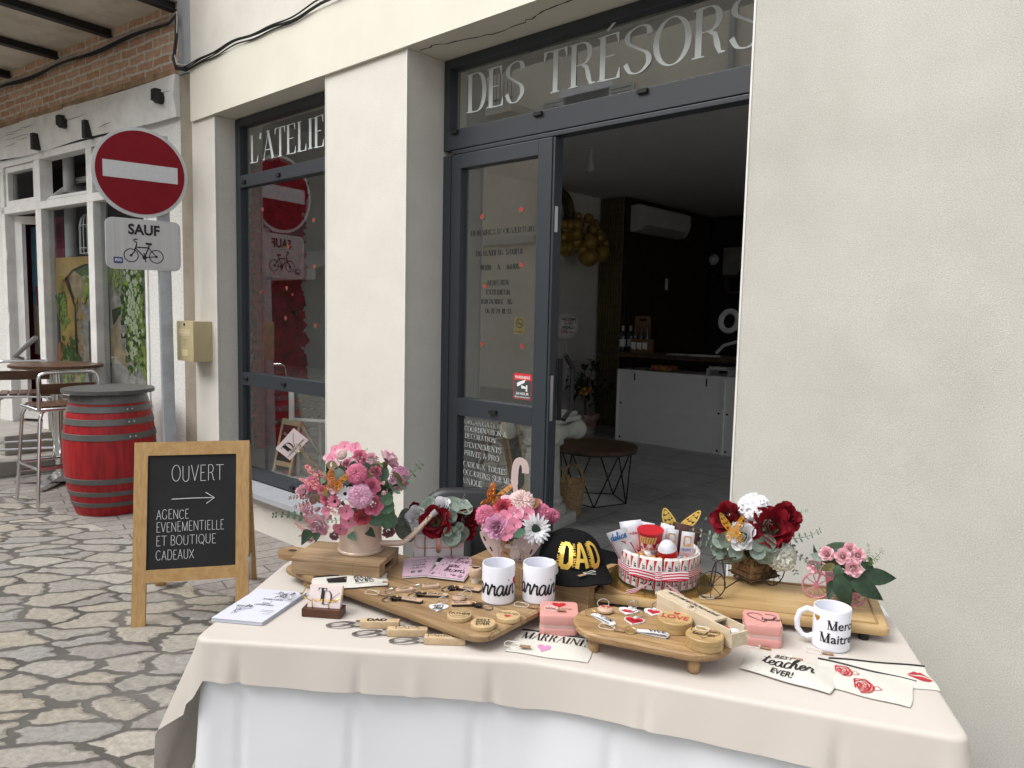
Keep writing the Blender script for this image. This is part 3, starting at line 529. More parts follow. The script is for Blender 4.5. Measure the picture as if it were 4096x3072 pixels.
m = MB(); m.b2((-5.14,5.135,.86),(-2.2,5.62,.885)); m.b2((-5.14,5.135,0),(-5.118,5.6,.86)); m.b2((-3.74,5.135,0),(-3.715,5.6,.86)); m.b2((-5.118,5.146,.43),(-3.74,5.152,.436)); m.b2((-3.715,5.146,.43),(-2.2,5.152,.436)); m.build('panel_edge', pm('pale_melamine',(.86,.87,.88),.4), r, smooth=0)
m = MB()
for x,z in ((-5.08,.05),(-5.08,.47),(-3.78,.05),(-3.78,.47),(-3.68,.05),(-3.68,.47)): m.cyl((x,5.151,z),(x,5.143,z),.012,10)
for x in (-4.9,-3.95): m.b2((x,5.142,.76),(x+.012,5.151,.85))
split_build(m, 'screw_cap', BLACKG, r)
m = MB(); P = [(-5.35,4.98)]; random.seed(5)
for k in range(30): P.append((-5.3+k*.11, 4.95+random.uniform(-.02,.02)))
P += [(-2.0,5.5),(-5.32,5.5)]; m.prism(P, 1.05, 1.1); m.build('bar_top', woodm('dark_live_edge',(.03,.018,.01),(.09,.05,.028),rough=.3), r)
m = MB()
for x in (-5.05,-4.0,-2.6): m.b2((x,5.3,.885),(x+.03,5.33,1.05))
split_build(m, 'bracket', BLACKG, r)
def wine(x, y, z, lab):
    r = root('wine_bottle', (x,y,z), lab, 'bottle', 'wine bottles on the bar'); m = MB(); T = Matrix.Translation((x,y,z)); m.lathe([(.036,0),(.037,.01),(.037,.19),(.03,.22),(.015,.245),(.014,.28)], 16, T); m.build('bottle', pm('dark_glass',(.02,.02,.015),.1,spec=.8), r)
    m = MB(); m.lathe([(.0155,.25),(.0155,.315)],16,T); m.build('capsule', pm('cream_foil',(.55,.52,.4),.4), r); m = MB(); m.lathe([(.0375,.06),(.0375,.15)],16,T,caps=False); m.build('paper_label', MELA, r)
wine(-5.12,5.2,1.1,'front wine bottle with pale capsule beside the beer carton'); wine(-5.1,5.34,1.1,'rear wine bottle half hidden by the other bottle on the bar')
r = root('beer_carton', (-4.85,5.2,1.1), 'brown cardboard six pack carton of dark beer bottles on the bar', 'carton')
m = MB(); m.b2((-4.97,5.15,1.1),(-4.73,5.28,1.26)); m.slab([(-4.85+x,5.214,1.37+z) for x,z in rrect(.22,.34,.03)], .004, (0,1,0)); m.build('carton', pm('brown_card',(.2,.11,.06),.8), r); m = MB(); m.slab([(-4.85+x,5.212,1.49+z) for x,z in rrect(.1,.03,.01)],.001,(0,1,0)); m.build('handle_hole', BLACKG, r)
for k in range(3):
    m = MB(); m.lathe([(.03,0),(.03,.12),(.012,.18),(.012,.24),(.014,.25)],12,Matrix.Translation((-4.93+k*.08,5.185,1.17))); m.build('beer_bottle', MATS['dark_glass'], r); m = MB(); q = Vector((-4.93+k*.08,5.148,1.19)); m.add([q+Vector((-.032,0,-.04)),q+Vector((.032,0,-.06)),q+Vector((.032,0,.03)),q+Vector((-.032,0,.03))],[(0,1,2,3)]); m.build('paper_label', MELA, r)
m = MB(); m.b2((-4.42,5.05,1.1),(-4.2,5.2,1.108)); m.b2((-4.15,5.08,1.1),(-3.85,5.26,1.112)); simple('open_notebook', m, MELA, (-4.1,5.15,1.1), 'white open papers lying on the dark bar top', 'papers', smooth=0)
m = MB(); m.b2((-4.75,5.25,.886),(-4.45,5.4,.96),bev=.03); simple('patchwork_pouch', m, pm('patchwork',(.35,.02,.05),.8,scale=25,col2=(.5,.35,.1)), (-4.6,5.3,.886), 'multicoloured patchwork pouch under the wooden bar top', 'pouch')
m = MB(); m.b2((-3.98,5.2,.95),(-3.72,5.5,.96)); m.b2((-3.98,5.2,.886),(-3.97,5.5,.95)); m.b2((-3.72,5.2,.886),(-3.71,5.5,.96)); m.b2((-3.96,5.22,.962),(-3.75,5.48,.985)); simple('paper_tray', m, MELA, (-3.85,5.35,.886), 'white paper tray with sheets under the bar', 'tray', smooth=0)
r = root('desk_chair', (-4.0,6.1,0), 'white framed office chair with curved headrest behind the counter', 'office chair')
m = MB(); m.tube([(-4.12+.11*cos(t),6.0+.02*sin(t),1.5+.12*sin(t)) for t in [k*2*pi/20 for k in range(20)]], .035, closed=True); m.build('headrest', MELA, r)
m = MB(); m.tube([(-4.3,6.05,1.1),(-4.2,6.05,1.2),(-4.0,6.06,1.26),(-3.9,6.06,1.2)], .02); m.tube([(-4.0,6.04,1.52),(-3.92,6.06,1.46),(-3.92,6.07,1.1),(-3.95,6.08,.5)], .022); m.build('back_frame', MELA, r)
m = MB(); m.b2((-4.25,5.85,.45),(-3.8,6.3,.52),bev=.03); m.build('seat', BLACKG, r); m = MB(); m.cyl((-4.02,6.07,.08),(-4.02,6.07,.45),.03)
for k in range(5): m.cyl((-4.02,6.07,.08),(-4.02+.28*cos(k*1.257),6.07+.28*sin(k*1.257),.03),.02)
m.build('base', GREY, r)
# balloons
BR = pm('brass_balloon', (.36,.23,.05), .3, .25, var=.05); r = root('balloon_garland', (-5.9,5.3,2.5), 'cluster of shiny gold balloons hung on the shop wall', 'balloons')
for i,(x,y,rd) in enumerate(((190,470,40),(270,478,55),(355,480,78),(325,395,35),(455,415,44),(540,468,46),(460,520,50),(215,590,48),(265,590,70),(430,640,80),(550,595,62),(270,690,78),(425,775,88),(575,740,75),(630,650,42),(300,560,62),(330,640,62),(380,560,55),(310,470,52),(390,700,60),(250,520,50),(525,545,30),(200,690,60))):
    p = onX('D3',x,y,-5.86); rr = 1.08*rd*.422*(p-CAM).length/FPX; m = MB(); m.ball(p+Vector((.10-.05*(i%3),0,0)), rr, 16, 12); m.build('balloon', BR, r)
m = MB(); c = onX('D3',190,350,-5.9); m.tube([c+Vector((0,.24*cos(t),.24*sin(t))) for t in [k*2*pi/28 for k in range(28)]], .07, closed=True); m.build('balloon_ring', pm('dark_gold',(.1,.075,.03),.4,.3), r)
r = root('white_balloon', (-5.85,5.05,1.2), 'white printed balloon with pink and black lettering by the door edge', 'balloon')
bc = onX('D3',270,1435,-5.85); rb = 125*.422*(bc-CAM).length/FPX; m = MB(); m.ball(bc, rb, 28, 20, sc=(1,1,1.05)); m.build('balloon', pm('pearl_white',(.82,.82,.8),.35), r)
nb_ = (CAM-bc).normalized(); bx_ = Vector((0,0,1)).cross(nb_).normalized(); by_ = nb_.cross(bx_)
fb = lambda u,v,e: bc+(nb_*sqrt(max(.02,rb*rb-u*u-v*v))+bx_*u+by_*v)*(1.06)
I = Ink(); I.sans("WELCOME", .03, .07, .03, fit=.17, cx=True, shear=.1); I.sans("WORLD", .03, -.03, .035, fit=.15, cx=True); I.build('lettering', BVIN, r, fb); I = Ink(); I.script("to the", .03, .022, .045, cx=True); I.script("little one", .02, -.08, .045, cx=True); I.build('lettering', pm('pink_print',(.5,.08,.18),.5), r, fb)
m = MB(); m.tube([bc-Vector((0,0,rb)),bc+Vector((.02,.03,-rb-.25)),bc+Vector((0,0,-rb-.6))],.006); m.build('ribbon', MELA, r)
# plant
def leafquad(mb, p, d, L, W, up=Vector((0,0,1)), bend=.25, seg=3, fold=.15):
    d = d.normalized(); s = d.cross(up); s = s.normalized() if s.length > 1e-4 else Vector((1,0,0)); n = s.cross(d).normalized(); rows = []
    for i in range(seg+1):
        t = i/seg; w = W*sin(pi*min(1,(.06+.94*t)**.8))*.5; c = p+d*(L*t)-n*(bend*L*t*t); rows.append([c-s*w+n*fold*w, c, c+s*w+n*fold*w])
    mb.grid(rows)
r = root('citrus_plant', (-5.65,5.2,0), 'dark leafy potted citrus plant against the slatted wood panel', 'potted plant'); T = Matrix.Translation((-5.65,5.2,0))
m = MB(); m.lathe([(.12,.008),(.13,.02),(.165,.22),(.185,.22),(.185,.27),(.165,.27),(.15,.24)], 20, T); m.build('pot', pm('worn_terracotta',(.22,.08,.05),.9,scale=9,col2=(.45,.42,.4)), r)
random.seed(8); m = MB(); m.tube([(-5.65,5.2,.2),(-5.66,5.19,.45),(-5.63,5.2,.75)],.012); l = MB(); fr_ = MB()
for k in range(11):
    a = k*2.4; e = Vector((-5.65+.26*cos(a)*random.uniform(.5,1),5.2+.26*sin(a)*random.uniform(.5,1),random.uniform(.55,.98))); m.tube([(-5.65,5.2,.4+.02*k),(Vector((-5.65,5.2,.6))+e)/2,e],.006)
    for j in range(11): leafquad(l, e+Vector((random.uniform(-.12,.12),random.uniform(-.12,.12),random.uniform(-.15,.08))), Vector((random.uniform(-1,1),random.uniform(-1,1),random.uniform(-.7,.3))), .12, .055)
for k in range(4): fr_.ball((-5.62+.04*k,5.05+.02*(k%2),.55+.05*(k%2)),.027,10,8)
m.build('stem', pm('bark',(.06,.045,.03),.9), r); l.build('foliage', pm('dark_leaf',(.03,.05,.02),.45,var=.3,scale=30), r); fr_.build('fruit', pm('orange_fruit',(.5,.22,.03),.5), r)
# coffee table
r = root('coffee_table', (-3.45,2.42,0), 'round dark wood coffee table on black geometric wire base inside the doorway', 'coffee table'); c = Vector((-3.5,2.43,0)); R_ = .34
m = MB(); m.lathe([(R_,.435),(R_,.465)],40,Matrix.Translation(c)); m.build('tabletop', woodm('dark_rustic',(.03,.02,.013),(.12,.065,.035),ang=.5,rough=.45), r)
m = MB(); N_ = 5
for k in range(N_):
    a = k*2*pi/N_+.3; b = (k+1)*2*pi/N_+.3; q = c+Vector((.27*cos(a),.27*sin(a),.01)); q2 = c+Vector((.27*cos(b),.27*sin(b),.01)); t = (a+b)/2; tp = c+Vector((.31*cos(t),.31*sin(t),.43)); tp2 = c+Vector((.31*cos(t+2*pi/N_),.31*sin(t+2*pi/N_),.43))
    for p1,p2 in ((q,q2),(q,tp),(q2,tp)): m.cyl(p1,p2,.006,6)
    mid = q.lerp(tp,.5)
m.lathe([(.32,.425),(.335,.425),(.335,.436),(.32,.436)],40,Matrix.Translation(c)); m.build('wire_base', BLACKG, r)
# basket
r = root('wicker_basket', (-3.4,1.92,0), 'woven straw basket with two loop handles on the shop floor', 'basket'); T = Matrix.Translation((-3.4,1.92,0)); m = MB(); pr = []
for k in range(21): z = .01+k*.0125; pr += [(.115+.028*k/20+(.004 if k%2 else 0), z)]
m.lathe(pr+[(.128,.26),(.1,.03)], 26, T, caps=True); m.build('body', pm('straw',(.33,.22,.11),.85,scale=60,var=.3,bump=.8,bscale=150), r)
for s in (-1,1): m = MB(); m.tube([(-3.4+.09*cos(t)*1.0,1.92+s*.09,.255+.12*sin(t)) for t in [k*pi/12 for k in range(13)]], .011); m.build('handle', MATS['straw'], r)
# pedestal
STONE = pm('plaster_stone', (.5,.49,.45), .9, var=.12, scale=14, bump=.8, bscale=60, stain=.3, stainscale=5); pc = Vector((-3.36,1.58,0)); r = root('plaster_column', pc, 'short white plaster column pedestal with scroll capital behind the door', 'pedestal')
T = Matrix.Translation(pc) @ Matrix.Rotation(.15,4,'Z'); m = MB(); m.b2((-.19,-.19,.008),(.19,.19,.09),T,.012); m.lathe([(.175,.09),(.185,.12),(.175,.15),(.14,.16),(.155,.19),(.14,.215)],28,T); m.build('base', STONE, r)
m = MB(); n = 44; m.lathe([(.135,.21),(.12,.6)],n,T,caps=False)
for i,p in enumerate(m.v): q = Vector(p)-pc; k = i%n; f = .93 if k%4 in(0,) else 1.0; m.v[i] = (pc.x+q.x*f, pc.y+q.y*f, q.z)
m.build('shaft', STONE, r, smooth=20)
m = MB(); m.lathe([(.13,.59),(.15,.6),(.15,.625),(.135,.64),(.16,.70)],28,T); m.b2((-.2,-.2,.765),(.2,.2,.80),T,.008); m.b2((-.18,-.18,.80),(.18,.18,.83),T,.008); m.b2((-.15,-.15,.69),(.15,.15,.765),T,.01)
for s in (-1,1): m.lathe([(.02,-.2),(.07,-.19),(.075,-.16),(.05,-.06),(.045,0),(.05,.06),(.075,.16),(.07,.19),(.02,.2)],18,T @ Matrix.Translation((s*.18,0,.70)) @ Matrix.Rotation(pi/2,4,'X'))
m.build('capital', STONE, r, smooth=30)
r = root('ceiling_bulb', (-4.4,3.45,3.05), 'bare white bulb in a plain ceiling socket', 'lamp'); T = Matrix.Translation((-4.4,3.45,0)); m = MB(); m.lathe([(.06,3.14),(.06,3.128),(.02,3.12),(.02,3.06),(.022,3.03)],16,T); m.build('socket', pm('socket_white',(.5,.5,.5),.5), r); m = MB(); m.lathe([(.018,3.03),(.03,2.99),(.036,2.95),(.03,2.92),(0,2.905)],16,T); m.build('bulb', MATS['socket_white'], r)
m = MB(); m.b2((-5.674,7.08,1.93),(-5.655,7.14,2.1),bev=.006); simple('remote_holder', m, MELA, (-5.66,7.1,2.0), 'white remote control on the dark slatted wall', 'remote control')
q = onY('D3',1660,800,8.46); m = MB(); m.ball(q,.07,14,10); m.lathe([(.09,0),(.09,.03)],16,Matrix.Translation(q+Vector((0,.03,0))) @ Matrix.Rotation(-pi/2,4,'X')); simple('security_camera', m, MELA, q, 'white ball shaped camera on the dark back wall', 'camera')
r = root('wall_shelf', (-5.3,8.4,1.9), 'dark box shelf with small bottles on the back wall', 'shelf'); a = onY('D3',1770,1120,8.3); b = onY('D3',1935,945,8.3); m = MB()
for u in ((a.x,a.z,a.x+.6,a.z+.025),(a.x,b.z-.025,a.x+.6,b.z),(a.x,a.z,a.x+.02,b.z)): m.b2((u[0],8.3,u[1]),(u[2],8.49,u[3]))
m.build('frame', pm('dim_wood',(.12,.09,.07),.6), r, smooth=0)
for k in range(2): m = MB(); m.lathe([(.03,0),(.03,.25),(.012,.32)],12,Matrix.Translation((a.x+.22+k*.2,8.36,a.z+.026))); m.build('bottle', MATS['dark_glass'], r)
q = onY('D3',1850,945,8.38); m = MB(); m.b2((q.x-.17,8.38,q.z),(q.x+.15,8.39,q.z+.42)); simple('greeting_poster', m, pm('poster_print',(.4,.4,.38),.6,scale=6,col2=(.25,.24,.22),var=.3), q, 'white printed card standing on the wall shelf', 'card', smooth=0)
# window display
r = root('red_flower_panel', (-5.95,.9,0), 'tall panel of crowded dark red artificial flowers in the shop window', 'flower panel'); random.seed(11)
ya = onX('K3',548,1400,-5.9).y; yb_ = onX('K3',838,1400,-5.9).y
m = MB(); m.b2((-6.08,ya+.03,.02),(-6.0,yb_-.03,2.75)); m.build('backing', pm('dark_red_back',(.06,.004,.008),.9), r, smooth=0)
m = MB()
for k in range(620):
    p = Vector((-5.99+random.uniform(0,.07), random.uniform(ya,yb_), random.uniform(.05,2.75))); a0 = random.random()*6; R_ = random.uniform(.04,.085)
    for j in range(5):
        a = a0+j*1.257; d = Vector((.45,cos(a),sin(a))); leafquad(m, p, d, R_, R_*1.1, Vector((1,.1,.2)), bend=.5, seg=2)
m.build('petals', pm('dark_red_petal',(.52,.014,.035),.7,var=.4,scale=12,sheen=.3,transl=.15), r)
FLZ = .3
m = MB(); m.b2((-6.1,.22,.0),(-3.1,.95,FLZ)); m.build('display_plinth', pm('pale_stone_floor',(.62,.61,.58),.6,scale=4), shop, smooth=0)
r = root('small_display_board', (-5.25,.5,FLZ), 'small wooden chalkboard easel standing inside the shop window', 'chalkboard')
a = onZ('R4',470,1285,FLZ); b = onZ('R4',655,1328,FLZ); ux = (b-a).normalized(); nn = Vector((ux.y,-ux.x,0)); lean = -nn*.25+Vector((0,0,1)); lean.normalize(); W_ = (b-a).length; H_ = 2.05*W_
f = plane(a, ux, lean); m = MB()
def bar(m, f, u0,v0,u1,v1,t=.012,e=0): m.add([f(u0,v0,e),f(u1,v0,e),f(u1,v1,e),f(u0,v1,e),f(u0,v0,e-t),f(u1,v0,e-t),f(u1,v1,e-t),f(u0,v1,e-t)],[(0,1,2,3),(7,6,5,4),(0,4,5,1),(1,5,6,2),(2,6,7,3),(3,7,4,0)])
for q in ((0,0,.1,1),(.9,0,1,1),(.1,.9,.9,1),(.1,.2,.9,.28)): bar(m, f, q[0]*W_,q[1]*H_,q[2]*W_,q[3]*H_)
PINE = woodm('pale_pine',(.42,.33,.2),(.55,.45,.3)); m.build('frame', PINE, r, smooth=0); SLATE = pm('slate_black',(.014,.015,.017),.75,var=.15)
m = MB(); bar(m,f,.1*W_,.28*H_,.9*W_,.9*H_,.006,-.004); m.build('slate', SLATE, r, smooth=0); CHALK = pm('chalk',(.62,.63,.64),.9,var=.15,scale=300)
I = Ink(); I.script("Plaisir", .2*W_, .72*H_, .1*W_); I.script("Volumes" if 0 else "Ballons" if 0 else "saveurs", .2*W_, .55*H_, .1*W_); I.script("Bonne", .2*W_, .4*H_, .1*W_) if 0 else None; I.build('lettering', CHALK, r, f, -.003)
m = MB()
for u in (.05,.95): p = f(u*W_,.95*H_,-.012); q = p-nn*.28; q.z = FLZ; m.cyl(p,q,.01,6)
m.build('rear_leg', PINE, r)
r = root('crate_shelf', (-4.4,.7,FLZ), 'dark wooden crate with white edging in the shop window', 'crate'); m = MB(); T = Matrix.Translation((-4.62,.72,.72)) @ Matrix.Rotation(.5,4,'Z'); m.b2((-.28,-.2,0),(.28,.2,.22),T); m.build('crate', pm('grey_wood',(.09,.085,.075),.8,scale=20), r, smooth=0)
m = MB()
for sx in (-1,1):
    for sy in (-1,1): m.box((sx*.275,sy*.195,.11),(.04,.04,.235),T)
for z in (0,.22):
    for s in (-1,1): m.box((0,s*.197,z),(.58,.025,.02),T); m.box((s*.277,0,z),(.025,.4,.02),T)
m.build('edging', MELA, r, smooth=0)
m = MB()
for k in range(4): m.cyl(T @ Vector(((-.25,.25)[k%2],(-.17,.17)[k//2],0)), (T @ Vector(((-.25,.25)[k%2],(-.17,.17)[k//2],0))).to_2d().to_3d()+Vector((0,0,FLZ)), .012, 8)
m.build('leg', MELA, r)
# ================================================================ facade things
r = root('letter_box', (-5.29,0,1.13), 'beige metal letter box with handwritten 27 on the pilaster', 'letter box')
x0,x1,yf,z0,z1 = -5.415,-5.135,-.138,1.13,1.416
BEI = pm('beige_enamel',(.47,.40,.235),.45,var=.05,scale=12); m = MB(); m.b2((x0+.015,yf,z0),(x1,-.001,z1),bev=.006); m.build('body', BEI, r)
# front faces the street to the left: slot plates sit on the -y face
xa,xb2 = x0+.015,x1; ff = plane((xa,yf,z0),(1,0,0),(0,0,1)); w_ = xb2-xa; m = MB(); m.slab([ff(*p,.002) for p in rrect(w_*.72,.05,.006,cx=w_*.5,cy=.205)],.004,(0,1,0)); m.slab([ff(*p,.002) for p in rrect(w_*.34,.045,.008,cx=w_*.5,cy=.06)],.004,(0,1,0)); m.build('flap', pm('pale_beige',(.58,.5,.3),.4), r); m = MB(); m.cyl(ff(w_*.5,.262,0),ff(w_*.5,.262,.006),.008,12); m.build('lock', BLACKG, r)
I = Ink(); I.hand("27", w_*.42, .115, .04, .07); I.build('lettering', BVIN, r, ff); I = Ink(); I.sans("Boite aux lettres", w_*.5, .2, .008, fit=w_*.6, cx=True); I.build('lettering', MATS['white_print'], r, ff, .003)
m = MB(); P = []
for k in range(60): x = -5.42+k*.05; P.append((x,-.028,3.203+.012*sin(x*5)+.006*sin(x*13)))
for j in range(4):
    m.tube([(p[0],p[1]-.006*(j%2)-.003*j,p[2]+.007*j+.006*sin(p[0]*3+j*2)) for p in P], .005, 6)
simple('black_cable', m, pm('black_cable',(.012,.012,.012),.5), (-4,-.03,3.2), 'bundle of black cables clipped along the top of the lintel', 'cables')
# ================================================================ neighbouring bar
NO = Vector((-5.47,.02,0)); NR = radians(6.5)
nb = root('timber_fronted_bar', NO, 'old bar front with white painted timber, brick band and balcony above', 'building', rz=NR); INV[nb] = Matrix.Identity(4)
NM = Matrix.Translation(NO) @ Matrix.Rotation(NR,4,'Z')
PTIM = pm('peeling_white_paint', (.80,.795,.785), .75, var=.06, scale=5, bump=.7, bscale=45, stain=.32, stainscale=7)
ROUGH = pm('roughcast', (.74,.74,.72), .95, var=.12, scale=60, bump=1, bscale=75, stain=.1)
RUBBLE = pm('rubble_stone', (.26,.22,.16), .95, var=.35, scale=7, bump=1, bscale=14, col2=(.42,.38,.31))
CONC = pm('stained_concrete', (.62,.57,.49), .9, var=.1, scale=3, bump=.5, bscale=25, stain=.85, stainscale=2.2)
IRON = pm('black_iron', (.014,.013,.013), .6, var=.3, scale=40)
BRICK = brickm('old_brick', (.56,.32,.21),(.68,.45,.32),(.72,.66,.56), .235,.068,.012, vertical=True, bump=.9, dist=.03, nscale=18)
m = MB(); m.b2((-.62,0,0),(-.12,.14,2.92)); m.b2((-6,0,.25),(-3.34,.14,2.92)); split_build(m, 'wall', ROUGH, nb)
m = MB(); m.b2((-6,0,3.235),(-.12,.14,3.72)); m.build('brick_band', BRICK, nb, smooth=0)
m = MB(); random.seed(4); u = -6.0
while u < -.14: w_ = min(random.uniform(.2,.32), -.122-u); m.b2((u,-.045+random.uniform(-.008,.008),3.205+random.uniform(-.006,.006)),(u+w_-.004,.1,3.245)); u += w_
m.build('brick_sill', pm('flat_tile',(.36,.24,.15),.9,var=.3,scale=8), nb, smooth=0)
m = MB(); P = []
for k in range(41):
    u = -6+k*.147; P.append([(u,-.03+.012*sin(u*2.3),2.905+.012*sin(u*3)),(u,-.055+.012*sin(u*1.7),3.06),(u,-.04,3.205+.01*sin(u*2)),(u,.1,3.21)])
m.grid(P, flip=True); m.add([P[-1][0],P[-1][1],P[-1][2],P[-1][3],(P[-1][0][0],.1,2.905)],[(4,3,2,1,0)]); m.build('timber_beam', PTIM, nb, smooth=60)
m = MB(); random.seed(12)
for k in range(9):
    u = random.uniform(-3.2,-.4); z = random.uniform(2.95,3.15); L_ = random.uniform(.15,.6); Q = []
    for j in range(9): Q.append((u+L_*j/8, -.0575-.0, z+.003*sin(j*.9+k)+random.uniform(-.004,.004)+.03*j/8*(.5-(k%3)*.4)))
    m.tube(Q, [.0003+.0018*sin(pi*j/8) for j in range(9)], 5)
m.build('timber_crack', pm('crack_dark',(.04,.035,.03),.9), nb)
m = MB()
for u,z,s in ((-1.864,3.098,1),(-.317,3.078,1),(-2.409,2.985,0),(-1.431,2.97,0)):
    if s: m.b2((u-.035,-.1,z-.045),(u+.03,-.03,z+.04),bev=.008); m.cyl((u+.04,-.1,z-.03),(u+.04,-.05,z-.03),.045,10)
    else: m.b2((u-.025,-.09,z-.075),(u+.03,-.02,z+.07),bev=.006)
split_build(m, 'iron_anchor', IRON, nb)
m = MB(); m.b2((-6,-1.15,3.72),(-.125,.14,3.9)); m.build('balcony_slab', CONC, nb, smooth=0)
for u in (-4.0,-3.04,-2.05,-1.11,-.17): m = MB(); m.b2((u-.035,-.95,3.655),(u+.035,-.002,3.665)); m.b2((u-.006,-.95,3.665),(u+.006,-.002,3.72)); m.build('steel_joist', IRON, nb, smooth=0)
m = MB(); m.b2((-6,-.95,4.0),(-.12,.14,6.5)); m.build('upper_wall', ROUGH, nb, smooth=0)
m = MB(); P = [(-6+k*.1,-.03,3.585+.012*sin(k*.5)) for k in range(59)]+[(-.06,-.05,3.6),(-.05,-.06,3.45),(-.07,-.07,3.3),(-.02,-.08,3.22),(.08,-.06,3.2)]
for j in range(3): m.tube([(p[0],p[1]-.006*j,p[2]-.011*j+.005*sin(p[0]*4+j)) for p in P], .006 if j else .008, 6)
m.cur = 1; m.tube([(p[0],p[1],p[2]+.02) for p in P],.007,6); simpleN = m.build('wall_cable', [MATS['black_cable'],pm('grey_cable',(.4,.39,.37),.6)], nb)
m = MB(); m.b2((-2.49,.0,.0),(-.62,.3,.70)); m.build('stone_base', RUBBLE, nb, smooth=0)
m = MB(); m.b2((-2.47,-.035,.70),(-.62,.12,.775)); m.build('window_ledge', PTIM, nb, smooth=0)
m = MB(); m.b2((-4.5,-.72,0),(-2.12,.0,.15),bev=.015); m.b2((-4.5,-.42,.15),(-2.35,.0,.33),bev=.015); m.b2((-3.4,.0,0),(-2.49,.3,.33)); split_build(m, 'stone_step', pm('worn_stone',(.36,.34,.31),.85,var=.1,scale=4,bump=.5,bscale=30,stain=.3,stainscale=3), nb)
m = MB(); m.b2((-.118,-.005,0),(.062,.13,3.195)); m.build('cement_strip', pm('brown_cement',(.33,.29,.23),.95,var=.12,scale=5,bump=.8,bscale=50,stain=.3,stainscale=4), nb, smooth=0)
m = MB(); m.b2((-.118,-.012,3.2),(.07,.13,6.5)); m.build('grey_strip', pm('grey_paint_strip',(.36,.37,.385),.7,stain=.15), nb, smooth=0)
m = MB()
for a in (((-3.34,2.84),(-.62,2.905)),((-3.34,2.39),(-.62,2.46)),((-3.34,.33),(-3.262,2.84)),((-2.574,.33),(-2.456,2.39)),((-2.574,2.46),(-2.456,2.84)),((-1.572,.775),(-1.467,2.39)),((-1.572,2.46),(-1.467,2.84)),((-.655,.775),(-.62,2.84))): m.b2((a[0][0],-.012,a[0][1]),(a[1][0],.1,a[1][1]),bev=.006)
wf = m.build('window_frame', PTIM, nb, smooth=0)
m = MB()
for a,b in ((-2.456,-1.572),(-1.467,-.655)): m.b2((a,.05,.775),(b,.056,2.39))
m.b2((-3.2,.05,2.5),(-2.62,.056,2.8)); m.b2((-1.467,.05,2.46),(-.655,.056,2.84)); m.build('glass_pane', glassm('bar_glass',(.9,.92,.92),1.7), wf, smooth=0)
m = MB()
def rframe(m, a, b, c, d, w, y0, y1, M=None):
    m.b2((a,y0,c),(a+w,y1,d),M); m.b2((b-w,y0,c),(b,y1,d),M); m.b2((a+w,y0,c),(b-w,y1,c+w),M); m.b2((a+w,y0,d-w),(b-w,y1,d),M)
rframe(m,-3.25,-2.585,2.465,2.835,.05,.005,.07); T = Matrix.Translation((0,.04,2.465)) @ Matrix.Rotation(radians(-48),4,'X'); rframe(m,-2.45,-1.58,0,.36,.05,-.02,.02,T); m.build('hopper_sash', PTIM, wf, smooth=0)
m = MB(); m.b2((-2.4,-.004,.05),(-1.63,.004,.31),T); m.build('sash_glass', MATS['bar_glass'], wf, smooth=0)
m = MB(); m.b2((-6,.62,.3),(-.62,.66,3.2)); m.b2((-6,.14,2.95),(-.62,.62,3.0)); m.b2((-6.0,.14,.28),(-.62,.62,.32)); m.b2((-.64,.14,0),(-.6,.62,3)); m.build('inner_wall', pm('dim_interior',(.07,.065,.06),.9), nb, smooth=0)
m = MB(); m.cyl((-2.36,.2,.8),(-2.36,.2,2.9),.05,14); m.build('inner_post', pm('pale_pipe',(.5,.5,.5),.5), nb)
m = MB(); rframe(m,-3.24,-2.9,.36,2.38,.075,.06,.11,Matrix.Translation((-3.24,.08,0)) @ Matrix.Rotation(radians(28),4,'Z') @ Matrix.Translation((3.24,-.08,0))); dl = m.build('door', PTIM, nb, smooth=0); m = MB(); m.cyl((-3.262,.0,1.95),(-3.262,.0,2.05),.012,8); m.cyl((-3.262,.0,1.32),(-3.262,.0,1.42),.012,8); split_build(m, 'hinge', PTIM, dl)
m = MB(); P = [[(-4.2+k*.035,.30+.018*sin(k*1.3),z) for k in range(47)] for z in (.34,1.2,2.38)]; m.grid(P); m.build('maroon_curtain', pm('maroon_cloth',(.12,.008,.03),.85), nb)
m = MB(); m.tube([(-3.1,-.03,1.0),(-2.62,-.03,1.2)],.022); m.tube([(-3.1,-.03,1.0),(-3.1,.05,.97)],.014); m.build('handrail', pm('grey_tube',(.22,.22,.23),.5), nb)
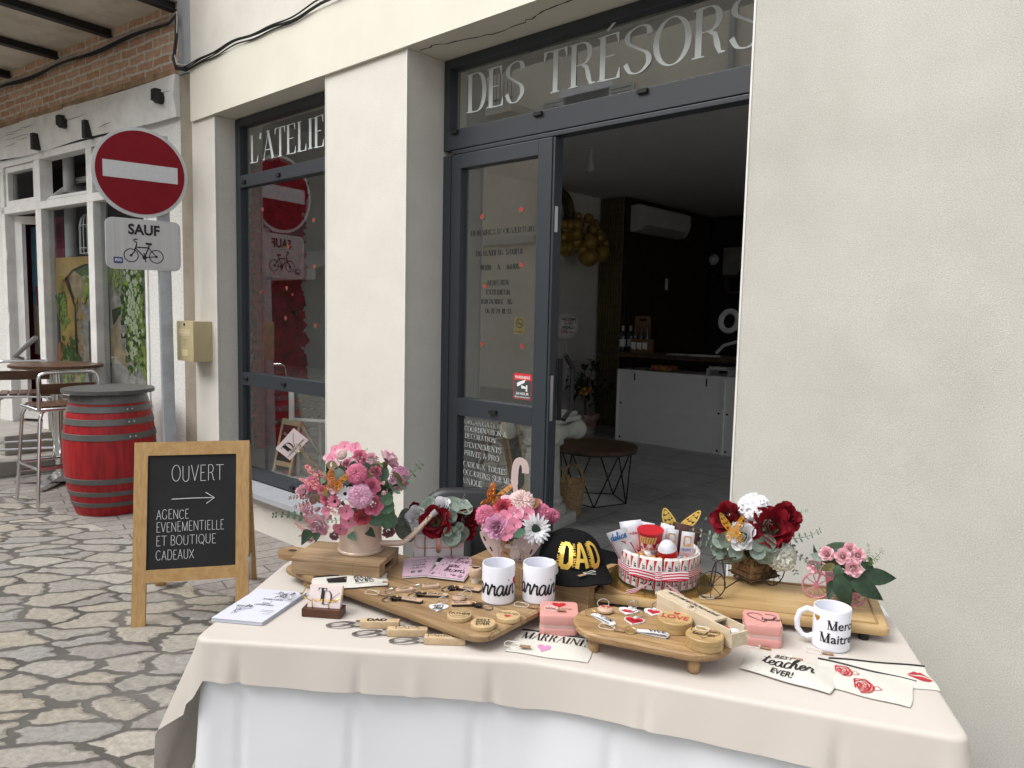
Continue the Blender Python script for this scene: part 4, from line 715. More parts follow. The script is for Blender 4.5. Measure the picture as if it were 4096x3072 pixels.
# drinks menu
POS = {}
def pcol(n, c, **k): return pm('print_'+n, c, .55, **k)
r = root('drinks_menu', NM @ Vector((-3.16,.262,1.0)), 'tall drinks menu poster hanging on the maroon curtain in the doorway', 'poster'); INV[r] = Matrix.Identity(4); r.rotation_euler = (0,0,NR); fm = plane((-.22,0,0),(1,0,0),(0,0,1))
m = MB(); m.slab([fm(*p,0) for p in ((0,0),(.46,0),(.46,.52),(0,.52))],.004,(0,1,0)); m.cur = 1; m.slab([fm(*p,0) for p in ((0,.52),(.46,.52),(.46,1.3),(0,1.3))],.004,(0,1,0)); m.build('sheet',[pcol('sand',(.42,.4,.35),scale=14,var=.3),pcol('sea',(.16,.36,.5),scale=6,var=.25)], r, smooth=0)
m = MB(); q = lambda P,e=.0008: m.add([fm(x,y,e) for x,y in P],[tuple(range(len(P)))])
m.cur = 0; q([(.1,.16),(.22,.16),(.24,.34),(.08,.34)]); m.cur = 1; q([(.1,.5),(.22,.5),(.25,.7),(.07,.7)]); m.cur = 2; q(circ(.1,18,.2,.93,.085)); q([(.19,.78),(.21,.78),(.21,.85),(.19,.85)]); q([(.14,.77),(.26,.77),(.26,.785),(.14,.785)],.0012); m.cur = 3; q([(.25,.36),(.45,.36),(.45,.46),(.25,.46)]); q([(.15,1.02),(.45,1.02),(.45,1.16),(.15,1.16)]); q([(.2,.7),(.45,.7),(.45,.77),(.2,.77)],.0012)
m.build('drink_picture',[pcol('yellow',(.55,.38,.04)),pcol('redd',(.42,.02,.03)),pcol('pale_yellow',(.6,.5,.16)),pcol('white',(.7,.7,.7))], r, smooth=0)
I = Ink(); I.sans("VIRGIN", .18, 1.11, .035); I.sans("PINA", .2, 1.06, .03); I.sans("APEROL", .26, .735, .025); I.sans("RUM", .28, .42, .03); I.sans("6,50", .2, 1.2, .05); I.build('lettering', BVIN, r, fm, .002)
# alley murals behind the glass
def mural(u0, u1, z0, z1, kind, lab):
    W_, H_ = u1-u0, z1-z0; r = root('alley_mural', NM @ Vector((u0,.1,z0)), lab, 'poster', rz=NR); INV[r] = Matrix.Identity(4); f = lambda x,y,e: Vector((x*W_, -e, y*H_)); m = MB(); m.slab([f(*p,0) for p in ((0,0),(1,0),(1,1),(0,1))],.003,(0,1,0)); rn = random.Random(kind)
    cols = [pcol('grey_stone',(.27,.25,.23),scale=16,var=.35),pcol('ochre_wall',(.36,.23,.075),scale=5,var=.3),pcol('stone_block',(.33,.25,.16),scale=8,var=.35),pcol('dark_gap',(.045,.04,.035)),pcol('lane',(.36,.34,.32),scale=9,var=.2),pcol('dark_green',(.045,.085,.02),scale=20,var=.5),pcol('light_green',(.2,.27,.06),scale=20,var=.4),pcol('pot',(.42,.12,.05)),pcol('sky',(.4,.42,.42)),pcol('white_blossom',(.45,.5,.36))]
    L_ = [0]
    def P(c, pts): L_[0] += 1; m.cur = c; m.add([f(x,y,.0004*L_[0]) for x,y in pts],[tuple(range(len(pts)))])
    def leaves(c, n, cx, cy, sx, sy, s=.03):
        for k in range(n):
            x = min(.985,max(.01,rn.gauss(cx,sx))); y = min(.985,max(.01,rn.gauss(cy,sy))); a = rn.random()*6; L_[0] += .01; m.cur = c; z = s*rn.uniform(.6,1.3)
            m.add([f(x+z*cos(a+t)*(1 if t%2 else .5),y+z*.7*sin(a+t),.0004*L_[0]+.0001) for t in (0,1.57,3.14,4.71)],[(0,1,2,3)])
    if kind == 1:
        P(8,[(.3,.7),(.9,.78),(.9,.9),(.3,.95)]); P(5,[(.35,.84),(.92,.86),(.92,.95),(.4,.95)]); P(2,[(.2,.78),(.3,.93),(.66,.82),(.62,.6),(.66,.0),(.3,0),(.2,.3)])
        for y in range(9):
            for x in range(3):
                if rn.random() < .8: P(0 if rn.random() < .4 else 1, [(.42+.08*x,.14+y*.062),(.485+.08*x,.145+y*.062),(.483+.08*x,.19+y*.062),(.42+.08*x,.185+y*.062)])
        P(1,[(.0,.1),(0,.86),(.14,.88),(.42,.62),(.4,.12)]); P(3,[(.18,.9),(.22,.9),(.45,.62),(.45,.2),(.42,.2),(.42,.6)]); P(3,[(.0,.55),(.07,.55),(.08,.3),(0,.28)]); P(0,[(.66,.1),(.64,.6),(.8,.74),(1,.78),(1,.0),(.8,.08)]); P(3,[(.72,.2),(.73,.5),(.76,.5),(.75,.2)]); P(3,[(.8,.55),(.81,.66),(.84,.66),(.83,.55)])
        P(4,[(.5,0),(.66,.2),(.72,.19),(1.0,.06),(1,0)]); P(3,[(.72,.0),(.66,.2),(.7,.18),(.86,.0)])
        P(1,[(0,1),(1,1),(1,.95),(.66,.94),(.4,.9),(.15,.8),(.05,.7),(0,.74)])
        leaves(6,90,.74,.74,.04,.04); leaves(5,90,.14,.62,.05,.07,.03); leaves(6,80,.18,.58,.05,.08,.025); leaves(5,160,.28,.22,.1,.06,.035); leaves(6,60,.22,.1,.08,.06,.03); P(7,[(.0,.18),(.1,.18),(.08,.32),(.0,.32)]); P(6,[(.45,.0),(.55,.0),(.7,.16),(.62,.16)])
    else:
        P(0,[(0,1),(1,1),(1,0),(0,0)]); P(3,[(.04,.6),(.18,.62),(.2,.3),(.1,.3)]); P(2,[(.0,.45),(.2,.55),(.22,.35),(.4,.2),(.0,.1)]); P(4,[(0,0),(1,0),(1,.06),(.5,.12),(.1,.24),(0,.16)]); P(2,[(.3,.26),(1,.06),(1,.22),(.4,.36)]); P(1,[(.9,.2),(1,.2),(1,1),(.82,1)])
        for k in range(5): P(3 if k%2 else 0, [(.24,.34+k*.05),(.36,.34+k*.05),(.36,.375+k*.05),(.24,.375+k*.05)])
        leaves(5,200,.5,.62,.1,.2,.05); leaves(6,220,.55,.62,.09,.2,.035); leaves(9,200,.52,.6,.08,.2,.025); leaves(6,60,.14,.86,.1,.06,.03); leaves(5,70,.75,.25,.1,.07,.04); leaves(6,90,.78,.24,.1,.08,.03)
    m.build('print', cols, r, smooth=0)
mural(-2.44,-1.59,.79,1.95,1,'large print of an ochre village alley behind the middle bar window'); mural(-1.45,-.67,.79,1.94,2,'print of a flowering creeper and stone steps behind the bar window by the sign post')
bc_ = NM @ Vector((-1.95,.16,1.98)); r = root('bird_cage', bc_, 'white wire bird cage hanging inside the bar window', 'bird cage'); m = MB()
for k in range(12): a = k*pi/6; p = lambda rr,z: bc_+Vector((rr*cos(a),rr*.55*sin(a),z)); m.tube([p(.1,0),p(.1,.25),p(.08,.31),p(.04,.345),p(0,.355)],.0045,5)
for z in (0,.05,.25): m.tube([bc_+Vector((.1*cos(t),.055*sin(t),z)) for t in [k*pi/10 for k in range(20)]],.004,5,closed=True)
m.build('wire', pm('white_wire',(.62,.62,.6),.5), r)
# ================================================================ building across the street (seen mirrored in the shop glass)
op = root('opposite_house', (-4,-8.2,0), 'cream house with grey louvred shutters across the street', 'building'); CREAM2 = pm('yellowed_render',(.72,.66,.54),.9,var=.06,scale=1.5,stain=.25); SHUT = pm('pale_shutter',(.55,.57,.57),.6)
m = MB(); m.b2((-14,-8.6,0),(-.8,-8.2,7.2)); split_build(m, 'wall', CREAM2, op)
for x,z in ((-8.45,3.7),(-4.2,3.9),(-6.2,.9)):
    m = MB(); m.b2((x-.5,-8.2,z),(x+.5,-8.185,z+1.9)); w1 = m.build('window', pm('dark_pane',(.03,.035,.04),.15), op, smooth=0); m = MB(); m.b2((x-.6,-8.2,z-.12),(x+.6,-8.08,z)); m.b2((x-.6,-8.2,z+1.9),(x+.6,-8.12,z+2.05)); m.build('surround', MELA, w1, smooth=0)
    for s in (-1,1):
        m = MB(); cx = x+s*.78; rframe(m, cx-.26,cx+.26,z,z+1.9,.05,-8.2,-8.15)
        for k in range(28): m.b2((cx-.21,-8.19,z+.06+k*.064),(cx+.21,-8.165,z+.1+k*.064))
        m.build('shutter', SHUT, op, smooth=0)
m = MB(); m.b2((-12.4,-8.2,5.35),(-9.7,-7.5,5.5)); m.build('balcony', CONC, op, smooth=0); m = MB()
for k in range(28): x = -12.38+k*.098; m.cyl((x,-7.54,5.5),(x,-7.54,6.4),.008,5)
m.b2((-12.4,-7.56,6.38),(-9.7,-7.52,6.42)); m.b2((-12.4,-7.56,5.6),(-9.7,-7.52,5.62)); m.build('railing', IRON, op, smooth=0)
m = MB(); m.b2((-14,-8.2,2.95),(-9.6,-8.1,3.1)); m.build('cornice', pm('pale_band',(.55,.52,.45),.8), op, smooth=0); m = MB()
for x in (-5.6,-2.6): m.cyl((x,-8.12,0),(x,-8.12,8.4),.05,10)
split_build(m, 'downpipe', pm('zinc',(.33,.34,.35),.4,.5), op)
oq = root('opposite_shop', (-22,-8.1,0), 'dim stone shopfront with dark awning further along the opposite side', 'building'); m = MB(); m.b2((-34,-8.7,0),(-14.02,-8.3,7.6)); split_build(m, 'wall', pm('grey_brown_stone',(.10,.09,.08),.9,var=.2,scale=2), oq); m = MB(); m.add([(-33,-8.28,3.1),(-15,-8.28,3.1),(-15,-6.9,2.5),(-33,-6.9,2.5)],[(0,1,2,3),(3,2,1,0)]); m.b2((-33,-6.92,2.25),(-15,-6.9,2.5)); m.build('awning', pm('pale_awning',(.35,.35,.34),.8), oq, smooth=0)
# ================================================================ no entry sign on its post
SC = Vector((-5.396,-.361,2.425)); sx = Vector((cos(radians(79.75)),sin(radians(79.75)),0)); sn = Vector((sx.y,-sx.x,0)); up = Vector((0,0,1))
r = root('road_sign', (-5.335,-.235,0), 'round red no entry sign with white bicycle exception plate on grey post', 'road sign'); GALV = pm('galvanised', (.38,.40,.43), .5, .35, var=.14, scale=9); ALU = pm('sign_grey',(.5,.51,.52),.35,.3)
m = MB(); pb = Vector((-5.34,-.225,0)); pt = Vector((-5.40,-.335,2.70))-sn*.05; ax = (pt-pb).normalized(); T = frame(pb, sx, None, ax); m.prism([(p[0],p[1]) for p in rrect(.085,.045,.012,3)],0,(pt-pb).length,T); m.build('post', GALV, r, smooth=20)
fs_ = plane(SC, sx, up); RD = .303
def disc(m, f, r_, t, n=64, c=(0,0), e=0): m.add([f(c[0]+r_*cos(2*pi*k/n),c[1]+r_*sin(2*pi*k/n),e) for k in range(n)]+[f(c[0]+r_*cos(2*pi*k/n),c[1]+r_*sin(2*pi*k/n),e-t) for k in range(n)], [tuple(range(n)),tuple(range(2*n-1,n-1,-1))]+[(n+k,n+(k+1)%n,(k+1)%n,k) for k in range(n)])
m = MB(); disc(m, fs_, RD, .025); dk = m.build('disc', ALU, r, smooth=30)
m = MB(); disc(m, fs_, RD*.925, .001, e=.0025); m.build('red_field', pm('sign_red',(.20,.005,.013),.6,var=.06,scale=14,spec=.2), dk, smooth=0)
I = Ink(); I.poly([(-.235,-.05),(.235,-.05),(.235,.062),(-.235,.062)]); I.build('white_bar', pm('sign_white',(.56,.58,.6),.4,var=.04,scale=60), dk, fs_, .004)
PC = SC+Vector((.004,.009,-.487)); fp = plane(PC, sx, up); m = MB(); m.slab([fp(*p,0) for p in rrect(.475,.345,.045)], -.02, sn); pl = m.build('plate', ALU, r, smooth=30)
m = MB(); m.slab([fp(*p,.0025) for p in rrect(.445,.315,.036)], -.001, sn); m.build('plate_field', pm('ribbed_white',(.5,.5,.51),.45,scale=3,stretch=(30,30,.1),var=.07), pl, smooth=0)
I = Ink(); I.sans("SAUF", 0, .068, .066, fit=.2, cx=True, bold=.035)
def ring(I, cx, cy, r_, w_): I.ribbon([(cx+r_*cos(2*pi*k/32),cy+r_*sin(2*pi*k/32)) for k in range(33)],[w_]*33)
ring(I,-.085,-.078,.044,.006); ring(I,.075,-.078,.044,.006)
for pts,w_ in ((([(-.085,-.078),(-.066,-.055),(-.05,-.005),(-.048,.012),(-.062,.018),(-.068,.028),(-.06,.034),(-.042,.034)]),.008),([(-.056,-.02),(.03,-.02)],.008),([(-.055,-.028),(0,-.088),(.0,-.088)],.008),([(0,-.088),(.03,-.01),(.028,.004)],.008),([(0,-.088),(.075,-.078)],.006),([(.028,-.024),(.075,-.078)],.006),([(.008,.008),(.048,.006)],.014),([(-.008,-.062),(.004,-.062)],.006),([(-.002,-.062),(0,-.088),(.006,-.116)],.006),([(.0,-.116),(.012,-.114)],.006)): I.ribbon(pts,[w_]*len(pts))
I.poly(circ(.015,16,0,-.088)); I.poly(circ(.009,12,-.085,-.078)); I.poly(circ(.009,12,.075,-.078)); I.build('bicycle_symbol', BVIN, pl, fp, .004)
m = MB(); m.slab([fp(*p,.0045) for p in rrect(.058,.042,.006,cx=-.165,cy=-.115)], -.001, sn); m.build('blue_sticker', pm('sticker_blue',(.03,.06,.2),.5), pl, smooth=0); I = Ink(); I.didot("1974", -.165, -.124, .02, fit=.042, cx=True, thick=.25); I.build('lettering', MATS['white_print'], pl, fp, .006)
m = MB()
for z in (2.6,2.3,2.02,1.86): q = SC.copy(); q.z = z; m.box((0,0,0),(.12,.05,.035),frame(q-sn*.055, sx))
split_build(m, 'clamp', GALV, r)
# ================================================================ chalkboard A-frame
a = onZ('G3',695,1542,0); ax_ = Vector((cos(radians(57)),sin(radians(57)),0)); bn = Vector((ax_.y,-ax_.x,0)); lean = (-bn*.19+up).normalized(); FN = ax_.cross(lean).normalized()
f = plane(a, ax_, lean); d = ray('G3',710,558); tt = (a-CAM).dot(FN)/d.dot(FN); TL = CAM+d*tt; HB = (TL-a).dot(lean); d = ray('G3',1323,545); TR = CAM+d*((a-CAM).dot(FN)/d.dot(FN)); WB = (TR-a).dot(ax_)
r = root('chalkboard_sign', a, 'black chalkboard A-frame reading OUVERT in an orange pine frame', 'chalkboard'); OAK = woodm('orange_pine',(.42,.245,.095),(.54,.345,.15),ang=0,rough=.45,scale=.7); OAKV = pm('orange_pine_upright',(.43,.25,.10),.45,scale=6,stretch=(14,14,1.2),col2=(.54,.345,.15))
fr2 = lambda m,u0,v0,u1,v1,t=.028,e=0: bar(m,f,u0,v0,u1,v1,t,e)
m = MB(); fr2(m,0,0,.06,HB); fr2(m,WB-.06,0,WB,HB); split_build(m, 'upright', OAKV, r); m = MB(); fr2(m,.06,HB-.065,WB-.06,HB); zb = .30*HB; fr2(m,.06,zb-.06,WB-.06,zb); split_build(m, 'rail', OAK, r)
m = MB(); fr2(m,.06,zb,WB-.06,HB-.065,.01,-.008); m.build('board', SLATE, r, smooth=0)
I = Ink(); bw = WB-.12; bh = HB-.065-zb; u_ = lambda t: .06+bw*t; v_ = lambda t: zb+bh*t; random.seed(2)
I.hand("OUVERT", u_(.26), v_(.765), bh*.14, .035, fit=bw*.6, jit=.02); I.ribbon([(u_(.27),v_(.61)),(u_(.5),v_(.613)),(u_(.75),v_(.61))],[.004]*3); I.ribbon([(u_(.65),v_(.66)),(u_(.75),v_(.61)),(u_(.66),v_(.56))],[.004]*3)
for t,y,wd in (("AGENCE",.435,.37),("EVENEMENTIELLE",.325,.77),("ET BOUTIQUE",.205,.68),("CADEAUX",.08,.43)): I.hand(t, u_(.1), v_(y), bh*.083, .05, fit=bw*wd, jit=.035)
I.build('lettering', CHALK, r, f, -.0065, .00015)
m = MB(); top = f(0,HB-.02,-.03)
for u in (.0,WB-.05):
    p0 = f(u,HB-.02,-.032); q = p0.copy()-bn*.36; q.z = 0; dd = (q-p0); m.add([p0,p0+ax_*.05,q+ax_*.05,q,p0-bn*.026,p0+ax_*.05-bn*.026,q+ax_*.05-bn*.026,q-bn*.026],[(3,2,1,0),(4,5,6,7),(0,1,5,4),(1,2,6,5),(2,3,7,6),(3,0,4,7)])
split_build(m, 'rear_leg', OAKV, r)
m = MB(); p0 = f(WB+.002,.33*HB,-.014); q = p0-bn*.12+Vector((0,0,-.01)); m.box((0,0,0),(.012,.03,.03),frame(p0,ax_)); P = [p0.lerp(q,t)+Vector((0,0,-.12*4*t*(1-t))) for t in [k/12 for k in range(13)]]; m.tube(P,.004,5); m.build('chain', STEEL, r)
# ================================================================ barrel
q = onZ('V',243,1116,0); bcn = q-facing(q)*.237; bcn.z = 0; r = root('wine_barrel', bcn, 'red painted wine barrel with grey hoops and a grey round top', 'barrel'); T = Matrix.Translation(bcn)
rad = lambda z: .235+.075*(1-((z-.45)/.45)**2)
RB = pm('barrel_red',(.33,.012,.016),.45,var=.3,scale=4,stretch=(9,9,1),bump=.3,bscale=20); m = MB(); n = 84; pr = [(rad(z),z) for z in [.006+k*.036 for k in range(25)]]; m.lathe(pr,n,T)
for i,p in enumerate(m.v[:n*25]):
    k = i % n
    if k % 4 == 0: q = Vector(p)-bcn; m.v[i] = (bcn.x+q.x*.994, bcn.y+q.y*.994, q.z)
m.build('staves', RB, r, smooth=25)
HOOP = pm('hoop_grey',(.13,.132,.13),.4,.3,var=.15,scale=10)
for z0,z1 in ((.815,.88),(.755,.80),(.665,.71),(.56,.605),(.245,.285),(.155,.19),(.075,.108)): m = MB(); m.lathe([(rad(z0)+.001,z0),(rad(z0)+.005,z0+.002),(rad(z1)+.005,z1-.002),(rad(z1)+.001,z1)],56,T,caps=False); h = m.build('hoop', HOOP, r)
m = MB(); t0 = atan2(CAM.y-bcn.y,CAM.x-bcn.x)
for z in (.778,.688,.583):
    for da in (.42,.55): q = bcn+Vector(((rad(z)+.006)*cos(t0+da),(rad(z)+.006)*sin(t0+da),z)); m.ball(q,.007,8,6)
split_build(m, 'rivet', STEEL, r)
random.seed(1); m = MB(); m.prism([((.305+random.uniform(-.006,.004))*cos(t),(.305+random.uniform(-.006,.004))*sin(t)) for t in [k*2*pi/60 for k in range(60)]],.885,.912,T); m.build('lid', woodm('grey_painted_wood',(.07,.07,.07),(.12,.12,.118),ang=.6,rough=.5,bump=.3), r, smooth=30)
# ================================================================ bar table and stools
CHR = pm('polished_aluminium', (.72,.72,.73), .16, 1, var=.03); DWOOD = woodm('dark_stained_slats',(.06,.028,.016),(.14,.07,.04),rough=.35,scale=.8)
tcn = Vector((-6.99,-.45,0)); hz = zat('N2',560,1262,tcn); r = root('bar_table', tcn, 'tall round brown bar table on a polished metal column', 'table'); T = Matrix.Translation(tcn)
m = MB(); m.lathe([(.31,hz-.03),(.345,hz-.022),(.345,hz),(.33,hz+.004)],48,T); m.build('tabletop', DWOOD, r); m = MB(); m.cyl(tcn+Vector((0,0,.06)),tcn+Vector((0,0,hz-.03)),.036,20); m.build('column', CHR, r)
m = MB()
for k in range(4):
    a = k*pi/2-.75; d_ = Vector((cos(a),sin(a),0)); s_ = Vector((-sin(a),cos(a),0)); P = []
    for t,w2,h0,h1 in ((0,.05,.03,.10),(.15,.04,.02,.075),(.3,.03,.008,.05),(.345,.022,.006,.035)): P.append([tcn+d_*t+s_*x+Vector((0,0,z)) for x,z in ((-w2,h0),(-w2,h1),(w2,h1),(w2,h0),(-w2,h0))])
    m.grid(P); m.add(P[-1][:4],[(0,1,2,3)])
m.build('foot', CHR, r)
def stool(c, rz, lab):
    r = root('bar_stool', c, lab, 'bar stool', 'bar stools by the barrel', rz=rz); INV[r] = Matrix.Identity(4); S_ = .75
    m = MB()
    for k in range(5): m.b2((-.17+k*.07,-.18,S_),(-.11+k*.07,.18,S_+.014),bev=.004)
    m.build('seat', DWOOD, r, smooth=0); m = MB(); m.b2((-.19,.185,S_+.1),(.19,.2,S_+.18),bev=.004); m.build('backrest', DWOOD, r, smooth=0)
    rr = lambda pts: pts
    for s in (-1,1):
        m = MB(); m.tube([(s*.2,.205,S_-.01),(s*.2,.215,S_+.1),(s*.2,.215,S_+.22),(s*.185,.215,S_+.25),(s*.15,.215,S_+.262),(0,.215,S_+.262)],.013,10); m.build('back_frame', CHR, r)
    m = MB(); m.tube([(-.19,-.19,S_-.012),(.19,-.19,S_-.012),(.2,.2,S_-.012),(-.2,.2,S_-.012)],.013,10,closed=True); m.build('seat_frame', CHR, r)
    for sx_ in (-1,1):
        for sy_ in (-1,1): m = MB(); m.tube([(sx_*.13,sy_*.17,S_-.012),(sx_*.17,sy_*.18,S_-.03),(sx_*.19,sy_*.19,S_-.08),(sx_*.235,sy_*.23,.01)],.013,10); m.build('leg', CHR, r)
    m = MB(); m.tube([(-.215,-.21,.3),(.215,-.21,.3),(.215,.21,.3),(-.215,.21,.3)],.011,8,closed=True); m.tube([(-.215,-.21,.31),(-.21,-.27,.28),(-.19,-.29,.22),(.19,-.29,.22),(.21,-.27,.28),(.215,-.21,.31)],.011,8); m.build('footrest', CHR, r)
stool(Vector((-7.36,-.60,0)), radians(74), 'metal bar stool with brown slats left of the tall table'); stool(Vector((-6.36,-.63,0)), radians(-88), 'metal bar stool with brown slats standing against the red barrel')
# ================================================================ table and cloths
ZT = .76
def roundpoly(P, r, n=4):
    out = []
    for i,p in enumerate(P):
        p = Vector(p[:2]); a = Vector(P[i-1][:2]); b = Vector(P[(i+1)%len(P)][:2]); u = (a-p).normalized(); v = (b-p).normalized(); rr = min(r,(a-p).length*.4,(b-p).length*.4)
        for k in range(n+1):
            t = k/n; out.append(tuple((p+u*rr)*(1-t)**2+p*2*t*(1-t)+(p+v*rr)*t*t))
    return out
def resample(P, step):
    out = []
    for i,p in enumerate(P):
        q = P[(i+1)%len(P)]; n = max(1,int(hypot(q[0]-p[0],q[1]-p[1])/step))
        for k in range(n): out.append((p[0]+(q[0]-p[0])*k/n, p[1]+(q[1]-p[1])*k/n))
    return out
F0,KK,F1,BR_,BK,BL_ = (-1.605,-1.769),(-.99,-1.31),(-.222,-.985),(-.545,-.38),(-1.31,-.77),(-1.977,-1.273)
def dist_seg(p,a,b):
    a=Vector(a);b=Vector(b);p=Vector(p);t=max(0,min(1,(p-a).dot(b-a)/(b-a).length_squared));return (p-(a+(b-a)*t)).length,t
def cloth(name, outline, z, dropf, flare, wave, mat, lab, rows=9, step=.008, hole=False):
    P = resample(roundpoly(outline,.035),step); n = len(P); ar = sum(P[i][0]*P[(i+1)%n][1]-P[(i+1)%n][0]*P[i][1] for i in range(n))
    if ar < 0: P = P[::-1]
    m = MB(); rings = []; N_ = []; s = 0; S_ = []
    for i in range(n):
        a = Vector(P[i-1]); b = Vector(P[(i+1)%n]); t = (b-a).normalized(); N_.append(Vector((t.y,-t.x))); S_.append(s); s += (Vector(P[(i+1)%n])-Vector(P[i])).length
    D = [dropf(p) for p in P]; r_ = .012
    vs = []
    for k in range(5): a = k/4*pi/2; vs += [(p[0]+N_[i].x*(r_*sin(a)-r_), p[1]+N_[i].y*(r_*sin(a)-r_), z-r_+r_*cos(a)) for i,p in enumerate(P)]
    for k in range(1,rows+1):
        t = k/rows
        for i,p in enumerate(P):
            d = D[i]; o = (flare if d < .2 or d > .74 else max(flare,.42 if p[0] < -1 else .34))*d*t + wave(S_[i],p,t,d); q = N_[i]; vs.append((p[0]+q.x*o, p[1]+q.y*o, z-r_-(d-r_)*t))
    R_ = 5+rows; fs = [(j*n+i,(j+1)*n+i,(j+1)*n+(i+1)%n,j*n+(i+1)%n) for j in range(R_-1) for i in range(n)]+[tuple(range(n))]
    m.add(vs, fs); o = simple(name, m, mat, (P[0][0],P[0][1],z), lab, 'tablecloth', smooth=60); return o
def cdrop(p):
    dl,tl = dist_seg(p,BL_,F0); df = min(dist_seg(p,F0,KK)[0],dist_seg(p,KK,F1)[0]); dr,tr = dist_seg(p,F1,BR_); db = min(dist_seg(p,BL_,BK)[0],dist_seg(p,BK,BR_)[0])
    if df < .03 and dl > .02: k = dist_seg(p,F0,F1)[1]; return .087+.003*sin(k*9)+.012*k+.010*max(0,1-abs(k-.47)/.08)
    if dl < .03: return .12+min(1,(1-tl)/.22)*.46
    if dr < .03: return .15+.35*min(1,tr/.4)
    return .03
def crease(s,T=.31,w=.012): q = (s+.07*sin(s*2.3))%T-T/2; return math.exp(-(q/w)**2)
def cwave(s,p,t,d):
    c = hypot(p[0]-F0[0],p[1]-F0[1]); return t*(.0022*sin(s*7)+.0016*sin(s*19+1)+.0012*sin(s*43)-.008*crease(s,.31,.010)+.006*crease(s+.1,.47,.02)) + (.025*t*sin(s*26) if d > .2 else 0)
def ins(P, Q, d): P=Vector(P);Q=Vector(Q);return tuple(P+(Q-P).normalized()*d)
CREAM = pm('cream_satin', (.555,.51,.465), .45, var=.015, scale=2, bump=.55, bscale=8, spec=.35, sheen=.15)
WHITEC = pm('white_satin', (.76,.775,.81), .5, var=.01, scale=2, bump=.8, bscale=7, sheen=.1)
cloth('cream_tablecloth', [F0,KK,F1,ins(BR_,F1,.09),ins(BK,KK,.09),ins(BL_,F0,.07)], ZT, cdrop, .16, cwave, CREAM, 'cream satin tablecloth laid over the white one across the display table')
def wwave(s,p,t,d): return -.006*crease(s,.29)*min(1,t*4)+.010*crease(s+.12,.37,.035)*t+t*(.014*sin(s*9.5)+.008*sin(s*21+2)) + .010*sin(s*17)*max(0,t-.3)+(.012 if .84 < t < .9 else 0)*(.6+.4*sin(s*5))
W0 = [ins(F0,BK,.012),ins(KK,BK,.012),ins(F1,BK,.012),BR_,BK,BL_]
cloth('white_tablecloth', W0, ZT-.004, lambda p: .745, .05, wwave, WHITEC, 'long white tablecloth reaching the ground under the cream one', rows=26)
def slabtable(P, lab):
    c = sum((Vector(p) for p in P), Vector((0,0)))/4; r = root('folding_table', (c.x,c.y,0), lab, 'table', 'folding tables under the cloths'); m = MB(); Q = [tuple(c+(Vector(p)-c)*.95) for p in P]; m.prism(Q, ZT-.04, ZT-.009); m.build('tabletop', MELA, r, smooth=0)
    for q in Q: v = c+(Vector(q)-c)*.86; m = MB(); m.cyl((v.x,v.y,.006),(v.x,v.y,ZT-.04),.014,10); m.build('leg', GREY, r)
slabtable([F0,KK,BK,BL_],'folding table hidden by the cloths at its left half'); slabtable([KK,F1,BR_,BK],'folding table hidden by the cloths at its right half')
# ================================================================ helpers for the goods
ACA = woodm('acacia_board', (.25,.155,.075),(.44,.30,.165), ang=radians(8), rough=.5, plank=.1, scale=1.0); ACB = woodm('acacia_slats', (.22,.14,.075),(.43,.30,.18), ang=radians(32), rough=.5, plank=.05); ACB2 = woodm('acacia_crate', (.22,.135,.065),(.40,.27,.15), ang=radians(10), rough=.5, plank=.045)
BAMB = woodm('bamboo_board', (.44,.29,.125),(.55,.385,.19), ang=radians(27), rough=.4, plank=.022, scale=1.2); MANGO = woodm('mango_wood', (.22,.125,.055),(.44,.29,.145), ang=radians(20), rough=.5, scale=1.4, grain=1.6)
LIGHTW = woodm('light_beech', (.47,.33,.19),(.58,.44,.28), ang=0, rough=.5, scale=2); PALEW = woodm('paulownia', (.48,.39,.27),(.58,.5,.37), ang=radians(-25), rough=.55, scale=1.5); DISCW = woodm('beech_disc', (.45,.31,.15),(.56,.41,.22), ang=.3, rough=.5, scale=3); PINKW = woodm('pinkish_ply', (.48,.33,.23),(.56,.41,.3), ang=.3, rough=.55, scale=3)
WALN = woodm('walnut', (.05,.018,.01),(.11,.045,.022), ang=.5, rough=.35, scale=2); BRASS = pm('brass_wire', (.65,.48,.18), .25, 1); LEATH = pm('dark_leather', (.03,.02,.018), .6, bump=.3, bscale=300); CANV = pm('white_canvas', (.60,.585,.535), .85, var=.02, bump=.35, bscale=700)
CERAM = pm('glazed_white', (.72,.73,.79), .12, var=.01, spec=.5, coat=.3); BLK = pm('black_ink', (.008,.008,.009), .55); REDI = pm('red_ink', (.45,.012,.025), .45); PINKI = pm('pink_ink',(.55,.25,.45),.5); GOLD = pm('gold_foil', (.78,.5,.12), .25, 1, var=.1, scale=30); TAGM = pm('kraft_tag', (.3,.17,.09), .8, var=.1, scale=30); STRING = pm('white_string', (.68,.66,.6), .9); SILV = pm('silver_foil',(.6,.6,.66),.25,.9,var=.2,scale=120)
PINKL = pm('pink_leatherette', (.62,.3,.27), .5, var=.03, bump=.25, bscale=500); CARDP = pm('pink_card', (.62,.43,.53), .6, var=.02); CARDW = pm('card_white',(.64,.62,.62),.6,var=.01)
def base2(c, A_, B_, z):
    o = onZ(c,*A_,z); q = onZ(c,*B_,z); ux = (q-o); L_ = ux.length; ux.normalize(); return o, ux, Vector((-ux.y,ux.x,0)), L_
